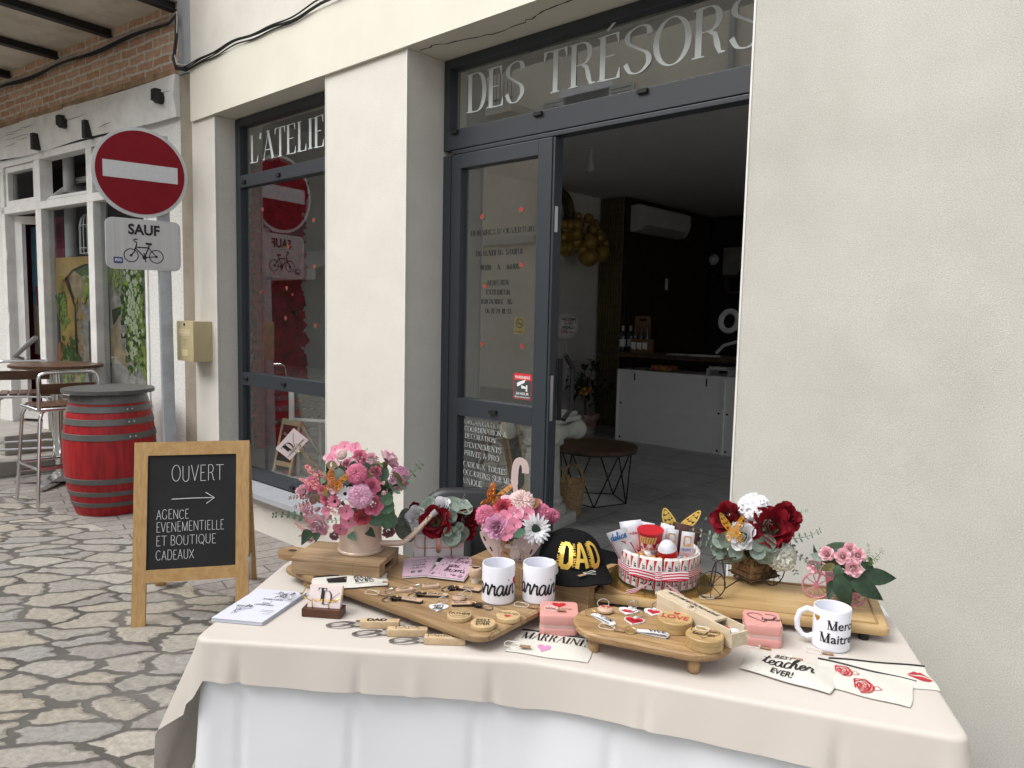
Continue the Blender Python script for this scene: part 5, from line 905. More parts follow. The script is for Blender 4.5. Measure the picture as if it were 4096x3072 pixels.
def string_tag(P, ang, lab, s=1.0, tail=1, txt="15€"):
    P = Vector(P); r = root('price_tag', P, lab, 'price tag', 'brown price tags on the table'); d = Vector((cos(ang),sin(ang),0)); e = Vector((-sin(ang),cos(ang),0)); f = plane(P+Vector((0,0,.002)), d, e); w_,h_ = .026*s,.011*s
    m = MB(); m.slab([f(*p,0) for p in ((0,h_*.3),(h_*.3,0),(w_,0),(w_,h_),(h_*.3,h_),(0,h_*.7))], .0008); m.build('card', TAGM, r, smooth=0)
    I = Ink(); I.hand("13", w_*.45, h_*.25, h_*.5, .12); I.build('lettering', pm('white_pen',(.6,.55,.5),.7), r, f, .001)
    m = MB(); Q = [f(.003,h_*.5,.001)]
    for k in range(1,15): a = k/14*2*pi; Q.append(f(.003-.02*s*tail*(1-cos(a))*.9, h_*.5+.011*s*sin(a)+.003*sin(3*a), .003+.002*sin(a)))
    m.tube(Q, .0007, 5); m.tube([Q[-1], f(-.012*s,h_*1.6,.002), f(-.024*s,h_*2.0,.001)], .0007, 5); m.build('string', STRING, r)
    return r
def keyring(m, c, r_, tilt=(0,0,1), wire=.0011): 
    c = Vector(c); M = Vector(tilt).normalized().to_track_quat('Z','Y').to_matrix(); m.tube([c+M @ Vector((r_*cos(t),r_*sin(t),0)) for t in [k*2*pi/24 for k in range(24)]], wire, 6, closed=True)
# ---------------------------------------------------------------- boards
ZB = .80
def board(name, P, z0, z1, mat, lab, rr=.03, feet=None, bev=.004):
    c = sum((Vector(p[:2]) for p in P), Vector((0,0)))/len(P); r = root(name, (c.x,c.y,ZT), lab, 'board'); Q = roundpoly(P, rr, 5); m = MB(); q2 = [tuple(c+(Vector(p)-c)*(1-bev/.25)) for p in Q]; n = len(Q)
    ar = sum(Q[i][0]*Q[(i+1)%n][1]-Q[(i+1)%n][0]*Q[i][1] for i in range(n))
    if ar < 0: Q = Q[::-1]; q2 = q2[::-1]
    rings = [[(p[0],p[1],z0) for p in q2],[(p[0],p[1],z0+bev) for p in Q],[(p[0],p[1],z1-bev) for p in Q],[(p[0],p[1],z1) for p in q2]]
    m.add([v for R_ in rings for v in R_], [tuple(reversed(range(n))),tuple(range(3*n,4*n))]+[(j*n+i,j*n+(i+1)%n,(j+1)*n+(i+1)%n,(j+1)*n+i) for j in range(3) for i in range(n)]); m.build('plate', mat, r, smooth=30)
    for p in feet or []: m = MB(); m.box((p[0],p[1],(ZT+z0)/2+.001),(.03,.03,z0-ZT-.001),bev=.003); m.build('foot', mat, r)
    return r
b1 = [(-1.80,-1.434),(-1.078,-1.370),(-1.10,-1.085),(-1.82,-1.145)]
board('chamfered_serving_board', b1, .782, ZB, ACA, 'large oblong acacia serving board holding keyrings and two mugs', .05, [(-1.70,-1.40),(-1.20,-1.35),(-1.2,-1.13),(-1.7,-1.19)])
# paddle board under the crate
o,ux,uy,L_ = base2('T1',(480,1600),(335,1590),.815); c = onZ('T1',(330),1530,.82)
h0 = onZ('T1',200,1520,.815); hd = Vector((-.86,-.02,0)); hd = (onZ('T1',195,1510,.815)-onZ('T1',520,1560,.815)).normalized(); hp = Vector((-hd.y,hd.x,0)); P0 = onZ('T1',195,1520,.815)
r = root('paddle_board', P0-hd*.2, 'acacia paddle board with a holed handle sticking out beside the crate', 'board'); T = frame(P0-hd*.055, hd, hp)
m = MB(); Q = [(-.26,-.06)]+[(-.05,-.06),(-.02,-.034)]+[(.02+.034*cos(a),.034*sin(a)) for a in [radians(-90+18*k) for k in range(11)]]+[(-.02,.034),(-.05,.06),(-.26,.06)]; m.prism(Q,-.014,.004,T); m.build('plate', ACA, r, smooth=20)
m = MB(); m.lathe([(.011,.0042),(.011,.0048)],18,T @ Matrix.Translation((.012,0,0)) @ Matrix.Diagonal((1.2,.8,1,1))); m.build('handle_hole', pm('dark_hole',(.05,.03,.015),.9), r)
# crate riser
def riser(name, A_, ang, L_, D_, z0, z1, mat, lab, slot=True):
    r = root(name, (A_[0],A_[1],z0), lab, 'crate', 'low wooden crate risers', rz=0); T = Matrix.Translation((A_[0],A_[1],0)) @ Matrix.Rotation(ang,4,'Z'); n = 5; m = MB()
    for k in range(n): y0 = D_*k/n; m.b2((0,y0+.0006,z1-.009),(L_,y0+D_/n-.0006,z1),T,.0015)
    m.build('slat_top', mat, r, smooth=0); m = MB(); m.b2((.001,.001,z0+.0005),(L_-.001,.011,z1-.0095),T,.001); m.b2((.001,D_-.011,z0+.0005),(L_-.001,D_-.001,z1-.0095),T,.001); m.b2((.001,.0115,z0+.0005),(.011,D_-.0115,z1-.0095),T)
    zs = z1-.0095; h = zs-z0
    for a in ((.0115,D_*.28,z0+.0005,zs),(D_*.72,D_-.0115,z0+.0005,zs),(D_*.28,D_*.72,z0+.0005,z0+h*.35),(D_*.28,D_*.72,zs-h*.16,zs)): m.b2((L_-.011,a[0],a[2]),(L_-.001,a[1],a[3]),T)
    m.build('side', mat, r, smooth=0); return T
riser('crate_riser', (-1.725,-1.445), radians(32), .25, .155, ZB, .845, ACB, 'slatted wooden crate with side handle under the pink watering can')
T2_ = riser('crate_riser', (-1.405,-1.085), radians(10), .36, .125, ZT, .84, ACB2, 'slatted wooden crate behind the two mugs carrying the umbrella box and cap')
b2_ = [(-1.083,-.985),(-.452,-.662),(-.552,-.432),(-1.178,-.757)]
r = board('bamboo_board', b2_, .778, ZB, BAMB, 'long pale bamboo board carrying the chocolate cake and two flower bicycles', .012, None)
m = MB(); bc2 = sum((Vector(p) for p in b2_),Vector((0,0)))/4; Q = [tuple(bc2+Vector((( (Vector(p)-bc2).dot(Vector((.89,.456))))*.93*.89-((Vector(p)-bc2).dot(Vector((-.456,.89))))*.86*.456, ((Vector(p)-bc2).dot(Vector((.89,.456))))*.93*.456+((Vector(p)-bc2).dot(Vector((-.456,.89))))*.86*.89))) for p in b2_]
for i in range(4): a = Vector((*Q[i],ZB+.0003)); b = Vector((*Q[(i+1)%4],ZB+.0003)); m.tube([a,b],[.0032,.0032],6)
m.build('juice_groove', pm('groove_shadow',(.3,.185,.075),.6), r); m = MB()
for i in range(4): p = bc2+(Vector(b2_[i])-bc2)*.85; m.cyl((p.x,p.y,ZT+.001),(p.x,p.y,.778),.012,10)
m.build('foot', BLACKG, r)
# oval riser
ZO = .815; oc = Vector((-.83,-1.09,0)); oa = radians(19)
r = root('oval_riser', (oc.x,oc.y,ZT), 'oval mango wood riser on turned feet holding red and white keyrings', 'riser'); T = Matrix.Translation(oc) @ Matrix.Rotation(oa,4,'Z'); m = MB()
def stad(a,b,n=12): return [(a-b+b*cos(t),b*sin(t)) for t in [-pi/2+pi*k/n for k in range(n+1)]]+[(-(a-b)+b*cos(t),b*sin(t)) for t in [pi/2+pi*k/n for k in range(n+1)]]
rings = [(.171,.086,ZO-.018),(.176,.091,ZO-.012),(.176,.091,ZO-.004),(.172,.087,ZO)]; n = 26; vs = []
for a,b,z in rings: vs += [(x,y,z) for x,y in stad(a,b)]
m.add(vs,[tuple(reversed(range(n))),tuple(range(3*n,4*n))]+[(j*n+i,j*n+(i+1)%n,(j+1)*n+(i+1)%n,(j+1)*n+i) for j in range(3) for i in range(n)],T); m.build('plate', MANGO, r, smooth=30)
for x,y in ((.105,-.055),(-.115,-.05),(.105,.055),(-.115,.05)): m = MB(); m.lathe([(.009,ZT+.0005),(.0125,ZT+.006),(.0135,ZT+.02),(.0125,ZO-.019)],14,T @ Matrix.Translation((x,y,0))); m.build('foot', MANGO, r)
# ---------------------------------------------------------------- leaflets and cards
q = [onZ('T5',*p,.7685) for p in ((92,548),(500,585),(855,345),(465,312))]; W_ = (q[1]-q[0]).length; cc = (q[0]+q[1]+q[2]+q[3])/4
PAPER = pm('leaflet_paper',(.58,.60,.67),.6,var=.01); random.seed(6)
for k in range(7):
    z = ZT+.0008+k*.00125; top = k == 6; j = Vector((random.uniform(-.002,.002),random.uniform(-.002,.002),0))*(0 if top else 1); Q = [cc+(p-cc)+j for p in q]
    for p in Q: p.z = z
    m = MB(); m.slab(Q,.0011); o = simple('leaflet', m, PAPER, Q[0], 'topmost leaflet of the pile, printed with lavender sprigs and shop text' if top else 'plain edged leaflet lying under the printed top leaflet of the pile', 'leaflet', 'pile of leaflets', smooth=0)
    if top:
        f = quadmap(*[p+Vector((0,0,.0011)) for p in Q]); I = Ink(); I.didot("T", .5,.875,.075,thick=.2,sx=.9); I.didot("D",.545,.86,.08,thick=.12); I.ribbon([(.62,.87),(.66,.9),(.74,.965)],[.006,.012,.004]); I.didot("L'ATELIER DES TRESORS",.42,.865,.02,fit=.3); I.didot("BOUTIQUE CADEAUX",.4,.66,.04,fit=.4,thick=.2); I.didot("&",.6,.6,.03); I.didot("AGENCE",.49,.53,.04,fit=.18,thick=.2); I.didot("EVENEMENTIELLE",.4,.475,.04,fit=.38,thick=.2); I.sans("27 rue de la Republique",.68,.33,.018,fit=.25); I.sans("contact",.68,.29,.016,fit=.25); I.sans("06 71 29 18 33",.78,.23,.016,fit=.15)
        I.build('lettering', pm('navy_ink',(.03,.03,.06),.6), o, f, .0003, .00005)
        ls = [Ink() for _ in range(3)]; rn = random.Random(4)
        for (bx0,by0,sg) in ((.1,.42,1),(.93,.7,-1)):
            for s in range(9):
                a = rn.uniform(-1.3,.1) if sg > 0 else rn.uniform(1.4,2.9); L2 = rn.uniform(.16,.3); ex,ey = bx0+L2*cos(a)*1.2, by0+L2*sin(a); ls[0].ribbon([(bx0,by0),((bx0+ex)/2+.02,(by0+ey)/2),(ex,ey)],[.006]*3)
                for t in range(8): ls[1].poly(circ(.011,6,ex+rn.gauss(0,.016),ey+rn.gauss(0,.02)))
                ls[2].ribbon([(bx0+.05,by0-.05),(ex+.06,ey-.03)],[.02,.03])
        for i_,c_,nm in ((2,(.5,.5,.62),'sprig_shadow'),(0,(.2,.27,.16),'sprig_stem'),(1,(.1,.08,.14),'sprig_bloom')): ls[i_].build(nm, pm('print_'+nm,c_,.6), o, f, .0009 if i_ else .0014 if i_ == 1 else .0011, .00004)
# card holder
o,ux,uy,L_ = base2('T5',(815,538),(1128,560),ZT); T = frame(o,ux,uy); r = root('card_holder', o, 'walnut business card holder with brass wire arms', 'card holder'); m = MB(); m.b2((0,0,.0005),(L_,.042,.021),T,.002); m.build('base', WALN, r, smooth=0)
m = MB(); z = .021; fx = L_*.5; hh = .042
m.tube([T @ Vector(p) for p in ((L_*.26,.008,z),(L_*.26,.005,z+.018),(L_*.22,.003,z+.021),(.004,.002,z+.03),(-.001,.006,z+.033),(.002,.03,z+.044),(L_*.1,.037,z+.046),(L_*.9,.037,z+.046),(L_-.002,.03,z+.044),(L_+.001,.006,z+.033),(L_-.004,.002,z+.03),(L_*.72,.003,z+.021),(L_*.68,.005,z+.018),(L_*.68,.008,z))], .0016, 8); m.build('wire', BRASS, r)
lean = (uy*.42+up).normalized()
for k in range(4):
    o2 = T @ Vector((L_*.1,.013+k*.0035,.0212)); f = plane(o2, ux, lean); n_ = ux.cross(lean); m = MB(); m.slab([f(*p,0) for p in ((0,0),(.082,0),(.082,.052),(0,.052))], -.0028, n_); cd_ = simple('business_card', m, CARDP if 0 else pm('blush_card',(.68,.58,.58),.6,var=.01), o2, 'front blush business card in the holder with a TD monogram' if k == 0 else 'blush business card stacked behind the front one in the holder', 'business card', 'business cards in the holder', smooth=0)
    if k == 0:
        I = Ink(); I.didot("T",.022,.016,.03,thick=.2); I.didot("D",.034,.008,.032,thick=.12); I.ribbon(cat([(.05,.008),(.06,.022),(.078,.038)]),[.001]*11); I.build('monogram', BLK, cd_, f); I = Ink(); I.didot("L'ATELIER DES TRÉSORS",.01,.014,.006,fit=.066,thick=.22); I.build('lettering', GOLD, cd_, f, .001)
# pouches
def pouch(c, pts, z, lab, inks, zipside=None, bulge=.006, lift=None):
    q = [onZ(c,*p,z) for p in pts]; q = [Vector(p) for p in q]      # BL BR TR TL
    if lift:
        for i in range(4): q[i].z += lift[i]
    nx,ny = 14,8; fm = quadmap(*q); m = MB(); T_ = []; B_ = []; rn = random.Random(len(lab))
    hgt = lambda u,v: bulge*(1-abs(2*u-1)**4)*(1-abs(2*v-1)**4)*(.75+.25*sin(u*9+v*4))+.0012
    ed = lambda u,v: (u+.012*sin(v*7), v+.018*sin(u*9))
    T_ = [[fm(*ed(i/nx,j/ny), hgt(i/nx,j/ny)) for i in range(nx+1)] for j in range(ny+1)]; B_ = [[fm(*ed(i/nx,j/ny), .0003) for i in range(nx+1)] for j in range(ny+1)]
    m.grid(T_); m.grid(B_, flip=True); o = simple('canvas_pouch', m, CANV, q[0], lab, 'pouch', 'white canvas pouches', smooth=60)
    ft_ = lambda u,v,e: fm(*ed(u,v), hgt(u,v)+e)
    for nm,I,mt in inks: I.build(nm, mt, o, ft_, .0008, .00008)
    if zipside:
        m = MB(); m.tube([ft_(k/12,.985,.0012) for k in range(13)], .0022, 6); m.build('zip', BLK, o)
    return o
def mk(*a):
    I = Ink()
    for fn,args,kw in a: getattr(I,fn)(*args,**kw)
    return I
def ht(I, cx, cy, s, ax=1): 
    P = heart(s); I.poly([(cx+x*ax,cy+y) for x,y in P][::-1]); return I
I1 = Ink(); I1.didot("MARRAINE",.5,.56,.3,fit=.84,cx=True,thick=.08,thin=.022,serif=.05); I2 = ht(Ink(),.42,.27,.34,.55)
pouch('C2',((590,380),(1195,468),(1268,300),(715,222)),ZT+.001,'white pouch printed MARRAINE with a mauve heart in front of the pink box',[('lettering',I1,BLK),('heart_print',I2,PINKI)],True)
I1 = Ink(); I1.sans("BEST",.31,.70,.17,fit=.2); I1.script("teacher",.2,.38,.42,.055,fit=.56); I1.sans("EVER!",.33,.1,.17,fit=.24)
pouch('T4',((380,1335),(1048,1525),(1146,1355),(470,1196)),ZT+.004,'white pouch printed BEST teacher EVER at the front of the table',[('lettering',I1,BLK)],False,.012)
def roseart(I, cx, cy, s, ax):
    rn = random.Random(int(cx*100))
    for k in range(5):
        rr = s*(.18+.2*k); n = 18; I.ribbon([(cx+ax*rr*(1+.12*sin(3*t+k*2))*cos(t), cy+rr*.9*(1+.1*sin(4*t+k))*sin(t)) for t in [k*1.1+i/n*2*pi*.9 for i in range(n+1)]],[s*.07]*(n+1))
    I.ribbon([(cx+ax*s*.9,cy),(cx+ax*s*1.5,cy+s*.3),(cx+ax*s*1.9,cy-s*.1),(cx+ax*s*1.3,cy-s*.3),(cx+ax*s*.9,cy-s*.1)],[s*.06]*5)
I1 = Ink(); roseart(I1,.27,.68,.22,.42); roseart(I1,.46,.3,.26,.42)
pouch('T4',((1010,1470),(1640,1627),(1684,1437),(955,1263)),ZT+.002,'white pouch with red line drawn roses between two other pouches',[('rose_print',I1,REDI)],True)
I1 = Ink(); I1.poly([(.75,.5),(.80,.58),(.86,.68),(.89,.62),(.92,.66),(.985,.42),(.95,.5),(.9,.55),(.85,.53)][::-1]); I1.poly([(.74,.48),(.84,.46),(.9,.47),(.985,.38),(.93,.28),(.86,.27),(.8,.36)][::-1])
pouch('T4',((1170,1440),(1865,1505),(1742,1325),(1035,1262)),ZT+.0005,'white pouch with a red lips print at the right table edge',[('lips_print',I1,REDI)],True,.004)
I1 = Ink(); I1.sans("BEST",.56,.66,.22,fit=.25); I1.sans("FARTER",.555,.5,.12,fit=.26); I1.sans("EVER",.56,.27,.2,fit=.25); I1.sans("I mean father",.56,.18,.06,fit=.25); I1.poly([(.2,.32),(.44,.34),(.46,.74),(.19,.70)]); I3 = Ink(); I3.script("Super",.215,.56,.17,.16,fit=.22); I3.sans("DAD",.25,.37,.15,fit=.17)
pouch('T6',((430,442),(858,352),(860,228),(125,275)) if 0 else ((118,395),(858,352),(860,228),(125,275)),.803,'white pouch printed BEST FARTER EVER behind the card holder',[('lettering',I1,BLK),('white_lettering',I3,CANV)],True)
# bottle openers
def opener(A_, B_, txt, lab):
    o,ux,uy,L_ = base2('T6',A_,B_,ZT+.0005); T = frame(o,ux,uy); r = root('bottle_opener', o, lab, 'bottle opener', 'wooden handled bottle openers'); m = MB(); m.b2((0,0,0),(L_,.022,.017),T,.0025); m.build('handle', LIGHTW, r)
    m = MB(); m.b2((-.011,.005,.003),(0,.017,.014),T,.002); m.build('ferrule', STEEL, r); m = MB(); n = 28; x0 = -.045; tl = Matrix.Translation((0,0,0))
    ou = [(x0+.036*cos(t)*(1.0 if cos(t) < 0 else .95), .011+.0145*sin(t)*(1-.3*max(0,cos(t)))) for t in [k*2*pi/n for k in range(n)]]; inn = [(x0-.004+.023*cos(t), .011+.0102*sin(t)*(1-.3*cos(t))) for t in [k*2*pi/n for k in range(n)]]
    zz = lambda x: .0085-.10*(-.012-x)*.9; vs = [(x,y,max(.0012,zz(x)+d)) for d in (.001,-.001) for P in (ou,inn) for x,y in P]
    fs = [(k,(k+1)%n,n+(k+1)%n,n+k) for k in range(n)]+[(2*n+(k+1)%n,2*n+k,3*n+k,3*n+(k+1)%n) for k in range(n)]+[(k,2*n+k,2*n+(k+1)%n,(k+1)%n) for k in range(n)]+[(n+(k+1)%n,3*n+(k+1)%n,3*n+k,n+k) for k in range(n)]
    m.add(vs,fs,T); m.build('opener_plate', pm('gunmetal',(.28,.28,.29),.35,.9), r, smooth=30)
    f = plane(T @ Vector((0,0,.017)), ux, uy); I = Ink()
    if txt == "DAD":
        I.sans("DAD", L_*.18, .005, .013, fit=L_*.5, bold=.05)
    else: I.didot(txt, L_*.5, .0055, .012, fit=L_*.86 if len(txt) > 5 else L_*.62, cx=True, thick=.13)
    I.build('lettering', BLK, r, f); return r
opener((583,772),(972,778),"DAD",'bottle opener lettered DAD in heavy black, furthest back of three'); opener((850,855),(1253,857),"PAPA",'bottle opener lettered PAPA, in the middle of three'); opener((1215,932),(1625,944),"PARRAIN",'bottle opener lettered PARRAIN, nearest the table edge')
# ---------------------------------------------------------------- keyrings on the big board
def pill(cx, cy, ang, w_, h_, zt_, mat, r, rr=.006, z0=None):
    T = Matrix.Translation((cx,cy,0)) @ Matrix.Rotation(ang,4,'Z'); m = MB(); Q = rrect(w_,h_,rr,4); q2 = rrect(w_-.002,h_-.002,rr*.9,4); n = len(Q); z0 = z0 or ZB
    m.add([(x,y,z0+.0004) for x,y in q2]+[(x,y,z0+.0015) for x,y in Q]+[(x,y,zt_-.001) for x,y in Q]+[(x,y,zt_) for x,y in q2],[tuple(reversed(range(n))),tuple(range(3*n,4*n))]+[(j*n+i,j*n+(i+1)%n,(j+1)*n+(i+1)%n,(j+1)*n+i) for j in range(3) for i in range(n)],T); m.build('fob', mat, r, smooth=30); return plane(T @ Vector((0,0,zt_)),(cos(ang),sin(ang),0),(-sin(ang),cos(ang),0))
def kr(c, A_, B_, kind, txt, lab, z=ZB, ringpx=None, grp='keyrings on the wooden boards', w=.046, h=.0165):
    a = onZ(c,*A_,z); b = onZ(c,*B_,z); d = (b-a); ang = atan2(d.y,d.x); cx = (a+b)/2; r = root('keyring', cx, lab, 'keyring', grp)
    if kind == 'wood': f = pill(cx.x,cx.y,ang,max(w,d.length),h*1.15,z+.008,PINKW,r,.006,z)
    elif kind == 'plate':
        f = pill(cx.x,cx.y,ang,d.length,h,z+.0062,pm('dark_layer',(.03,.018,.014),.5),r,.003,z); T = Matrix.Translation((cx.x,cx.y,0)) @ Matrix.Rotation(ang,4,'Z'); m = MB(); m.prism([(x,y) for x,y in rrect(d.length,h,.003,3)], z+.0063, z+.0076, T); m.build('face', PINKW, r, smooth=0); f = plane(T @ Vector((0,0,z+.0076)),(cos(ang),sin(ang),0),(-sin(ang),cos(ang),0))
    if ringpx:
        rc = onZ(c,*ringpx,z+.004); dr = (rc-cx); dr.z = 0; e = dr.normalized(); st_ = cx+e*(d.length/2)
        if kind == 'plate':
            m = MB(); s_ = Vector((-e.y,e.x,0)); P = [[st_+e*t+s_*x+Vector((0,0,zz)) for x in (-.007,.007)] for t,zz in ((-.008,.0085),(.004,.0095),(.014,.0105),(.02,.007),(.014,.0025),(.002,.002))]; m.grid(P); P2 = [[p+Vector((0,0,-.0012)) for p in R_] for R_ in P]; m.grid(P2,flip=True); m.build('strap', LEATH, r); m = MB(); m.ball(st_+e*.002+Vector((0,0,.0105)),.0028,10,6); m.build('rivet', BRASS, r)
        m = MB(); keyring(m, rc, .0135, (e.x*.25,e.y*.25,1), .0012); m.build('ring', pm('dark_steel',(.16,.155,.15),.35,.9) if kind == 'plate' else STEEL, r); L_ = (rc-st_).length-.0135
        if kind != 'plate' and L_ > .001: m = MB(); m.cyl(st_+Vector((0,0,.004)), rc-e*.0125+Vector((0,0,.001)), .0028, 8, .001); m.build('link', STEEL, r)
    u = d.length/2; I = Ink()
    if txt: 
        for t,y,hh,ft,st in txt: (I.didot(t,0,y,hh,fit=ft,cx=True) if st == 'd' else I.sans(t,0,y,hh,fit=ft,cx=True) if st == 's' else I.script(t,0,y,hh,.1,fit=ft,cx=True))
        I.build('lettering', BLK, r, f, .0006, .00008)
    return r, f
kr('T6',(942,415),(1112,400),'wood',(("LOUSY",.001,.005,.03,'s'),("DAD",-.006,.006,.02,'s')),'pinkish wooden keyring block with black print nearest the watering can',ringpx=(885,402))
kr('T6',(1200,375),(1365,365),'wood',(("SUPER",.002,.005,.032,'s'),("DAD",-.0065,.007,.03,'d')),'wooden keyring block framed SUPER DAD under the pink cards',ringpx=(1145,362))
kr('T6',(1540,382),(1772,418),'plate',(("DAD",-.005,.01,.028,'s'),),'wood plate keyring with dark strap lettered DAD, beside the left mug',ringpx=(1442,378))
kr('T6',(1215,455),(1450,465),'plate',(("DAD",-.005,.0105,.036,'s'),),'wood plate keyring lettered DAD in solid black blocks, in the middle of the board',ringpx=(1112,440))
kr('T6',(975,490),(1200,525),'plate',(("PAPA",-.0045,.008,.034,'d'),),'wood plate keyring lettered PAPA near the front board edge',ringpx=(862,478))
kr('T6',(1725,545),(1490,550),'plate',None,'wood plate keyring lettered Parrain with its ring pointing right',ringpx=(1842,560))
r_ = [o for o in COL.objects if o.name.startswith('keyring') and o.parent is None][-1]
a = onZ('T6',1490,550,ZB); b = onZ('T6',1725,545,ZB); f = plane((a+b)/2+Vector((0,0,.0078)), b-a, Vector((-(b-a).y,(b-a).x,0))); I = Ink(); I.sans("Parrain",-.023,-.003,.007,fit=.032); I.build('lettering', BLK, r_, f); I = ht(Ink(),.018,.0,.008); I.build('heart_print', REDI, r_, f)
c = onZ('T6',1562,490,ZB); r = root('keyring', c, 'round turned wooden keyring engraved Dad beside the left mug', 'keyring', 'keyrings on the wooden boards'); m = MB(); m.lathe([(.013,.0004),(.0165,.004),(.0165,.007),(.014,.0105),(0,.0108)],24,Matrix.Translation(c)); m.build('fob', PINKW, r); f = plane(c+Vector((0,0,.0108)),(.9,.4,0),(-.4,.9,0)); I = Ink(); I.ribbon([(.0125*cos(t),.0125*sin(t)) for t in [k*2*pi/30 for k in range(31)]],[.0008]*31); I.script("Dad",0,-.004,.011,.12,cx=True) if 0 else I.hand("DAD",0,-.004,.008,.14,fit=.018,cx=True); I.build('lettering', BLK, r, f); m = MB(); keyring(m, c+Vector((.0,.026,.008)), .013, (.1,-.5,1)); m.build('ring', STEEL, r)
def heartfob(c, px, ang, z, prints, lab, ringd=(.4,.9), s=.05):
    p = onZ(c,*px,z); r = root('heart_keyring', p, lab, 'keyring', 'keyrings on the wooden boards'); T = Matrix.Translation((p.x,p.y,0)) @ Matrix.Rotation(ang,4,'Z'); m = MB(); m.prism(heart(s),z+.0005,z+.003,T); m.build('fob', pm('white_leatherette',(.72,.72,.74),.45), r, smooth=20); f = plane(T @ Vector((0,0,z+.003)),(cos(ang),sin(ang),0),(-sin(ang),cos(ang),0))
    for nm,I,mt in prints: I.build(nm,mt,r,f,.0005,.00008)
    m = MB(); m.box(T @ Vector((0,s*.5,z+.002)),(.008,.012,.002)); m.build('tab', MATS['white_leatherette'], r); m = MB(); keyring(m, T @ Vector((ringd[0]*.01,s*.5+.014,z+.006)), .0125, (.1,-.3,1), .0013); m.build('ring', STEEL, r); return f
I1 = Ink(); I1.sans("BEST",0,.006,.009,fit=.026,cx=True); I1.script("dad",0,-.004,.012,.13,cx=True); I1.sans("EVER",0,-.013,.008,fit=.024,cx=True); heartfob('T6',(1360,578),radians(40),ZB,[('lettering',I1,BLK)],'white heart keyring reading BEST dad EVER at the front of the board')
def wdisc(c, px, z, R_, h_, prints, lab, mat=None, ang=.6, seam=False, name='wooden_magnet', grp='round wooden discs on the board', catg='wooden disc'):
    p = onZ(c,*px,z); r = root(name, p, lab, catg, grp); m = MB(); T = Matrix.Translation(p)
    pr = [(R_-.001,.0004),(R_,.0015),(R_,h_-.0015),(R_-.0015,h_),(0,h_)] if not seam else [(R_-.001,.0004),(R_,.0015),(R_,h_*.48),(R_-.001,h_*.495),(R_-.001,h_*.505),(R_,h_*.52),(R_,h_-.002),(R_-.002,h_),(0,h_)]
    m.lathe(pr,44,T,caps=True); m.build('body' if not seam else 'box', mat or DISCW, r, smooth=30); f = plane(p+Vector((0,0,h_)),(cos(ang),sin(ang),0),(-sin(ang),cos(ang),0))
    for nm,I,mt in prints: I.build(nm,mt,r,f,.0005,.00008)
    return r
I1 = Ink(); I1.ribbon([(.024*cos(t),.024*sin(t)) for t in [k*2*pi/40 for k in range(41)]],[.001]*41); I1.sans("FATHER",0,-.005,.012,fit=.05,cx=True); I1.sans("TO THE WORLD",0,.012,.005,fit=.03,cx=True); I1.sans("YOU ARE THE WORLD",0,-.015,.004,fit=.03,cx=True); wdisc('T6',(1567,670),ZB,.0285,.011,[('lettering',I1,BLK)],'wooden disc lettered FATHER in a black ring')
I1 = Ink(); I1.sans("BEST",0,.007,.011,fit=.032,cx=True); I1.sans("FARTER",0,-.003,.0075,fit=.034,cx=True); I1.sans("EVER",0,-.016,.011,fit=.032,cx=True); wdisc('T6',(1800,755),ZB,.0285,.011,[('lettering',I1,BLK)],'wooden disc lettered BEST FARTER EVER at the front corner',ang=.7)
I1 = Ink(); I1.didot("PARRAIN",0,.002,.009,fit=.048,cx=True,thick=.16); wdisc('T6',(2047,680),ZB,.0285,.011,[('lettering',I1,BLK),('heart_print',ht(Ink(),0,-.01,.017),REDI)],'wooden disc lettered PARRAIN above a small red heart',ang=.45)
# pink cards
def gcard(pts, z, lab, inks, under=True):
    q = [onZ('T6',*p,z) for p in pts]; m = MB(); m.slab([p+Vector((0,0,.0025)) for p in q],.0008); r = root('greeting_card', q[0], lab, 'card', 'pink greeting cards'); m.build('front', CARDP, r, smooth=0); m = MB(); d = Vector((.004,-.002,0)); m.slab([p+d-Vector((0,0,.0002)) for p in q],.0012); m.build('inner_leaf', CARDW, r, smooth=0); f = quadmap(*[p+Vector((0,0,.0033)) for p in q])
    for nm,I,mt in inks: I.build(nm,mt,r,f,.0005,.00006)
I1 = Ink(); I1.sans("CONGRATS",.5,.78,.085,fit=.55,cx=True); I1.sans("ON YOUR",.5,.65,.085,fit=.45,cx=True); I1.script("mini",.5,.5,.16,.16,fit=.42,cx=True); I1.sans("HUMAN",.5,.36,.09,fit=.5,cx=True)
for sx_ in (.38,.62): I1.poly(circ(.085,16,sx_,.2,.07)); 
gcard(((1003,272),(1258,255),(1362,58),(1022,100)),ZB+.003,'pale pink card reading CONGRATS ON YOUR mini HUMAN in silver',[('lettering',I1,SILV)])
I1 = Ink(); I1.script("I love",.52,.66,.22,.06,cx=True,fit=.55); I1.script("you",.47,.46,.22,.09,cx=True); I1.script("mom",.56,.25,.22,.09,cx=True,fit=.5); rn = random.Random(3)
for k in range(64):
    e_ = rn.choice('lrtb'); t = rn.random(); x,y = {'l':(.1+rn.random()*.13,t),'r':(.78+rn.random()*.13,t),'t':(t,.86+rn.random()*.07),'b':(t,.07+rn.random()*.08)}[e_]; x = min(.92,max(.08,x)); y = min(.93,max(.07,y)); a = rn.random()*6; s_ = rn.uniform(.02,.04); I1.poly([(x+s_*cos(a),y+s_*sin(a)),(x+s_*.45*cos(a+1.57),y+s_*.45*sin(a+1.57)),(x-s_*cos(a),y-s_*sin(a)),(x+s_*.45*cos(a-1.57),y+s_*.45*sin(a-1.57))])
gcard(((1252,260),(1605,303),(1772,84),(1435,62)),ZB+.006,'pink card reading I love you mom amid dark leaves',[('lettering',I1,pm('plum_ink',(.06,.02,.05),.5))])
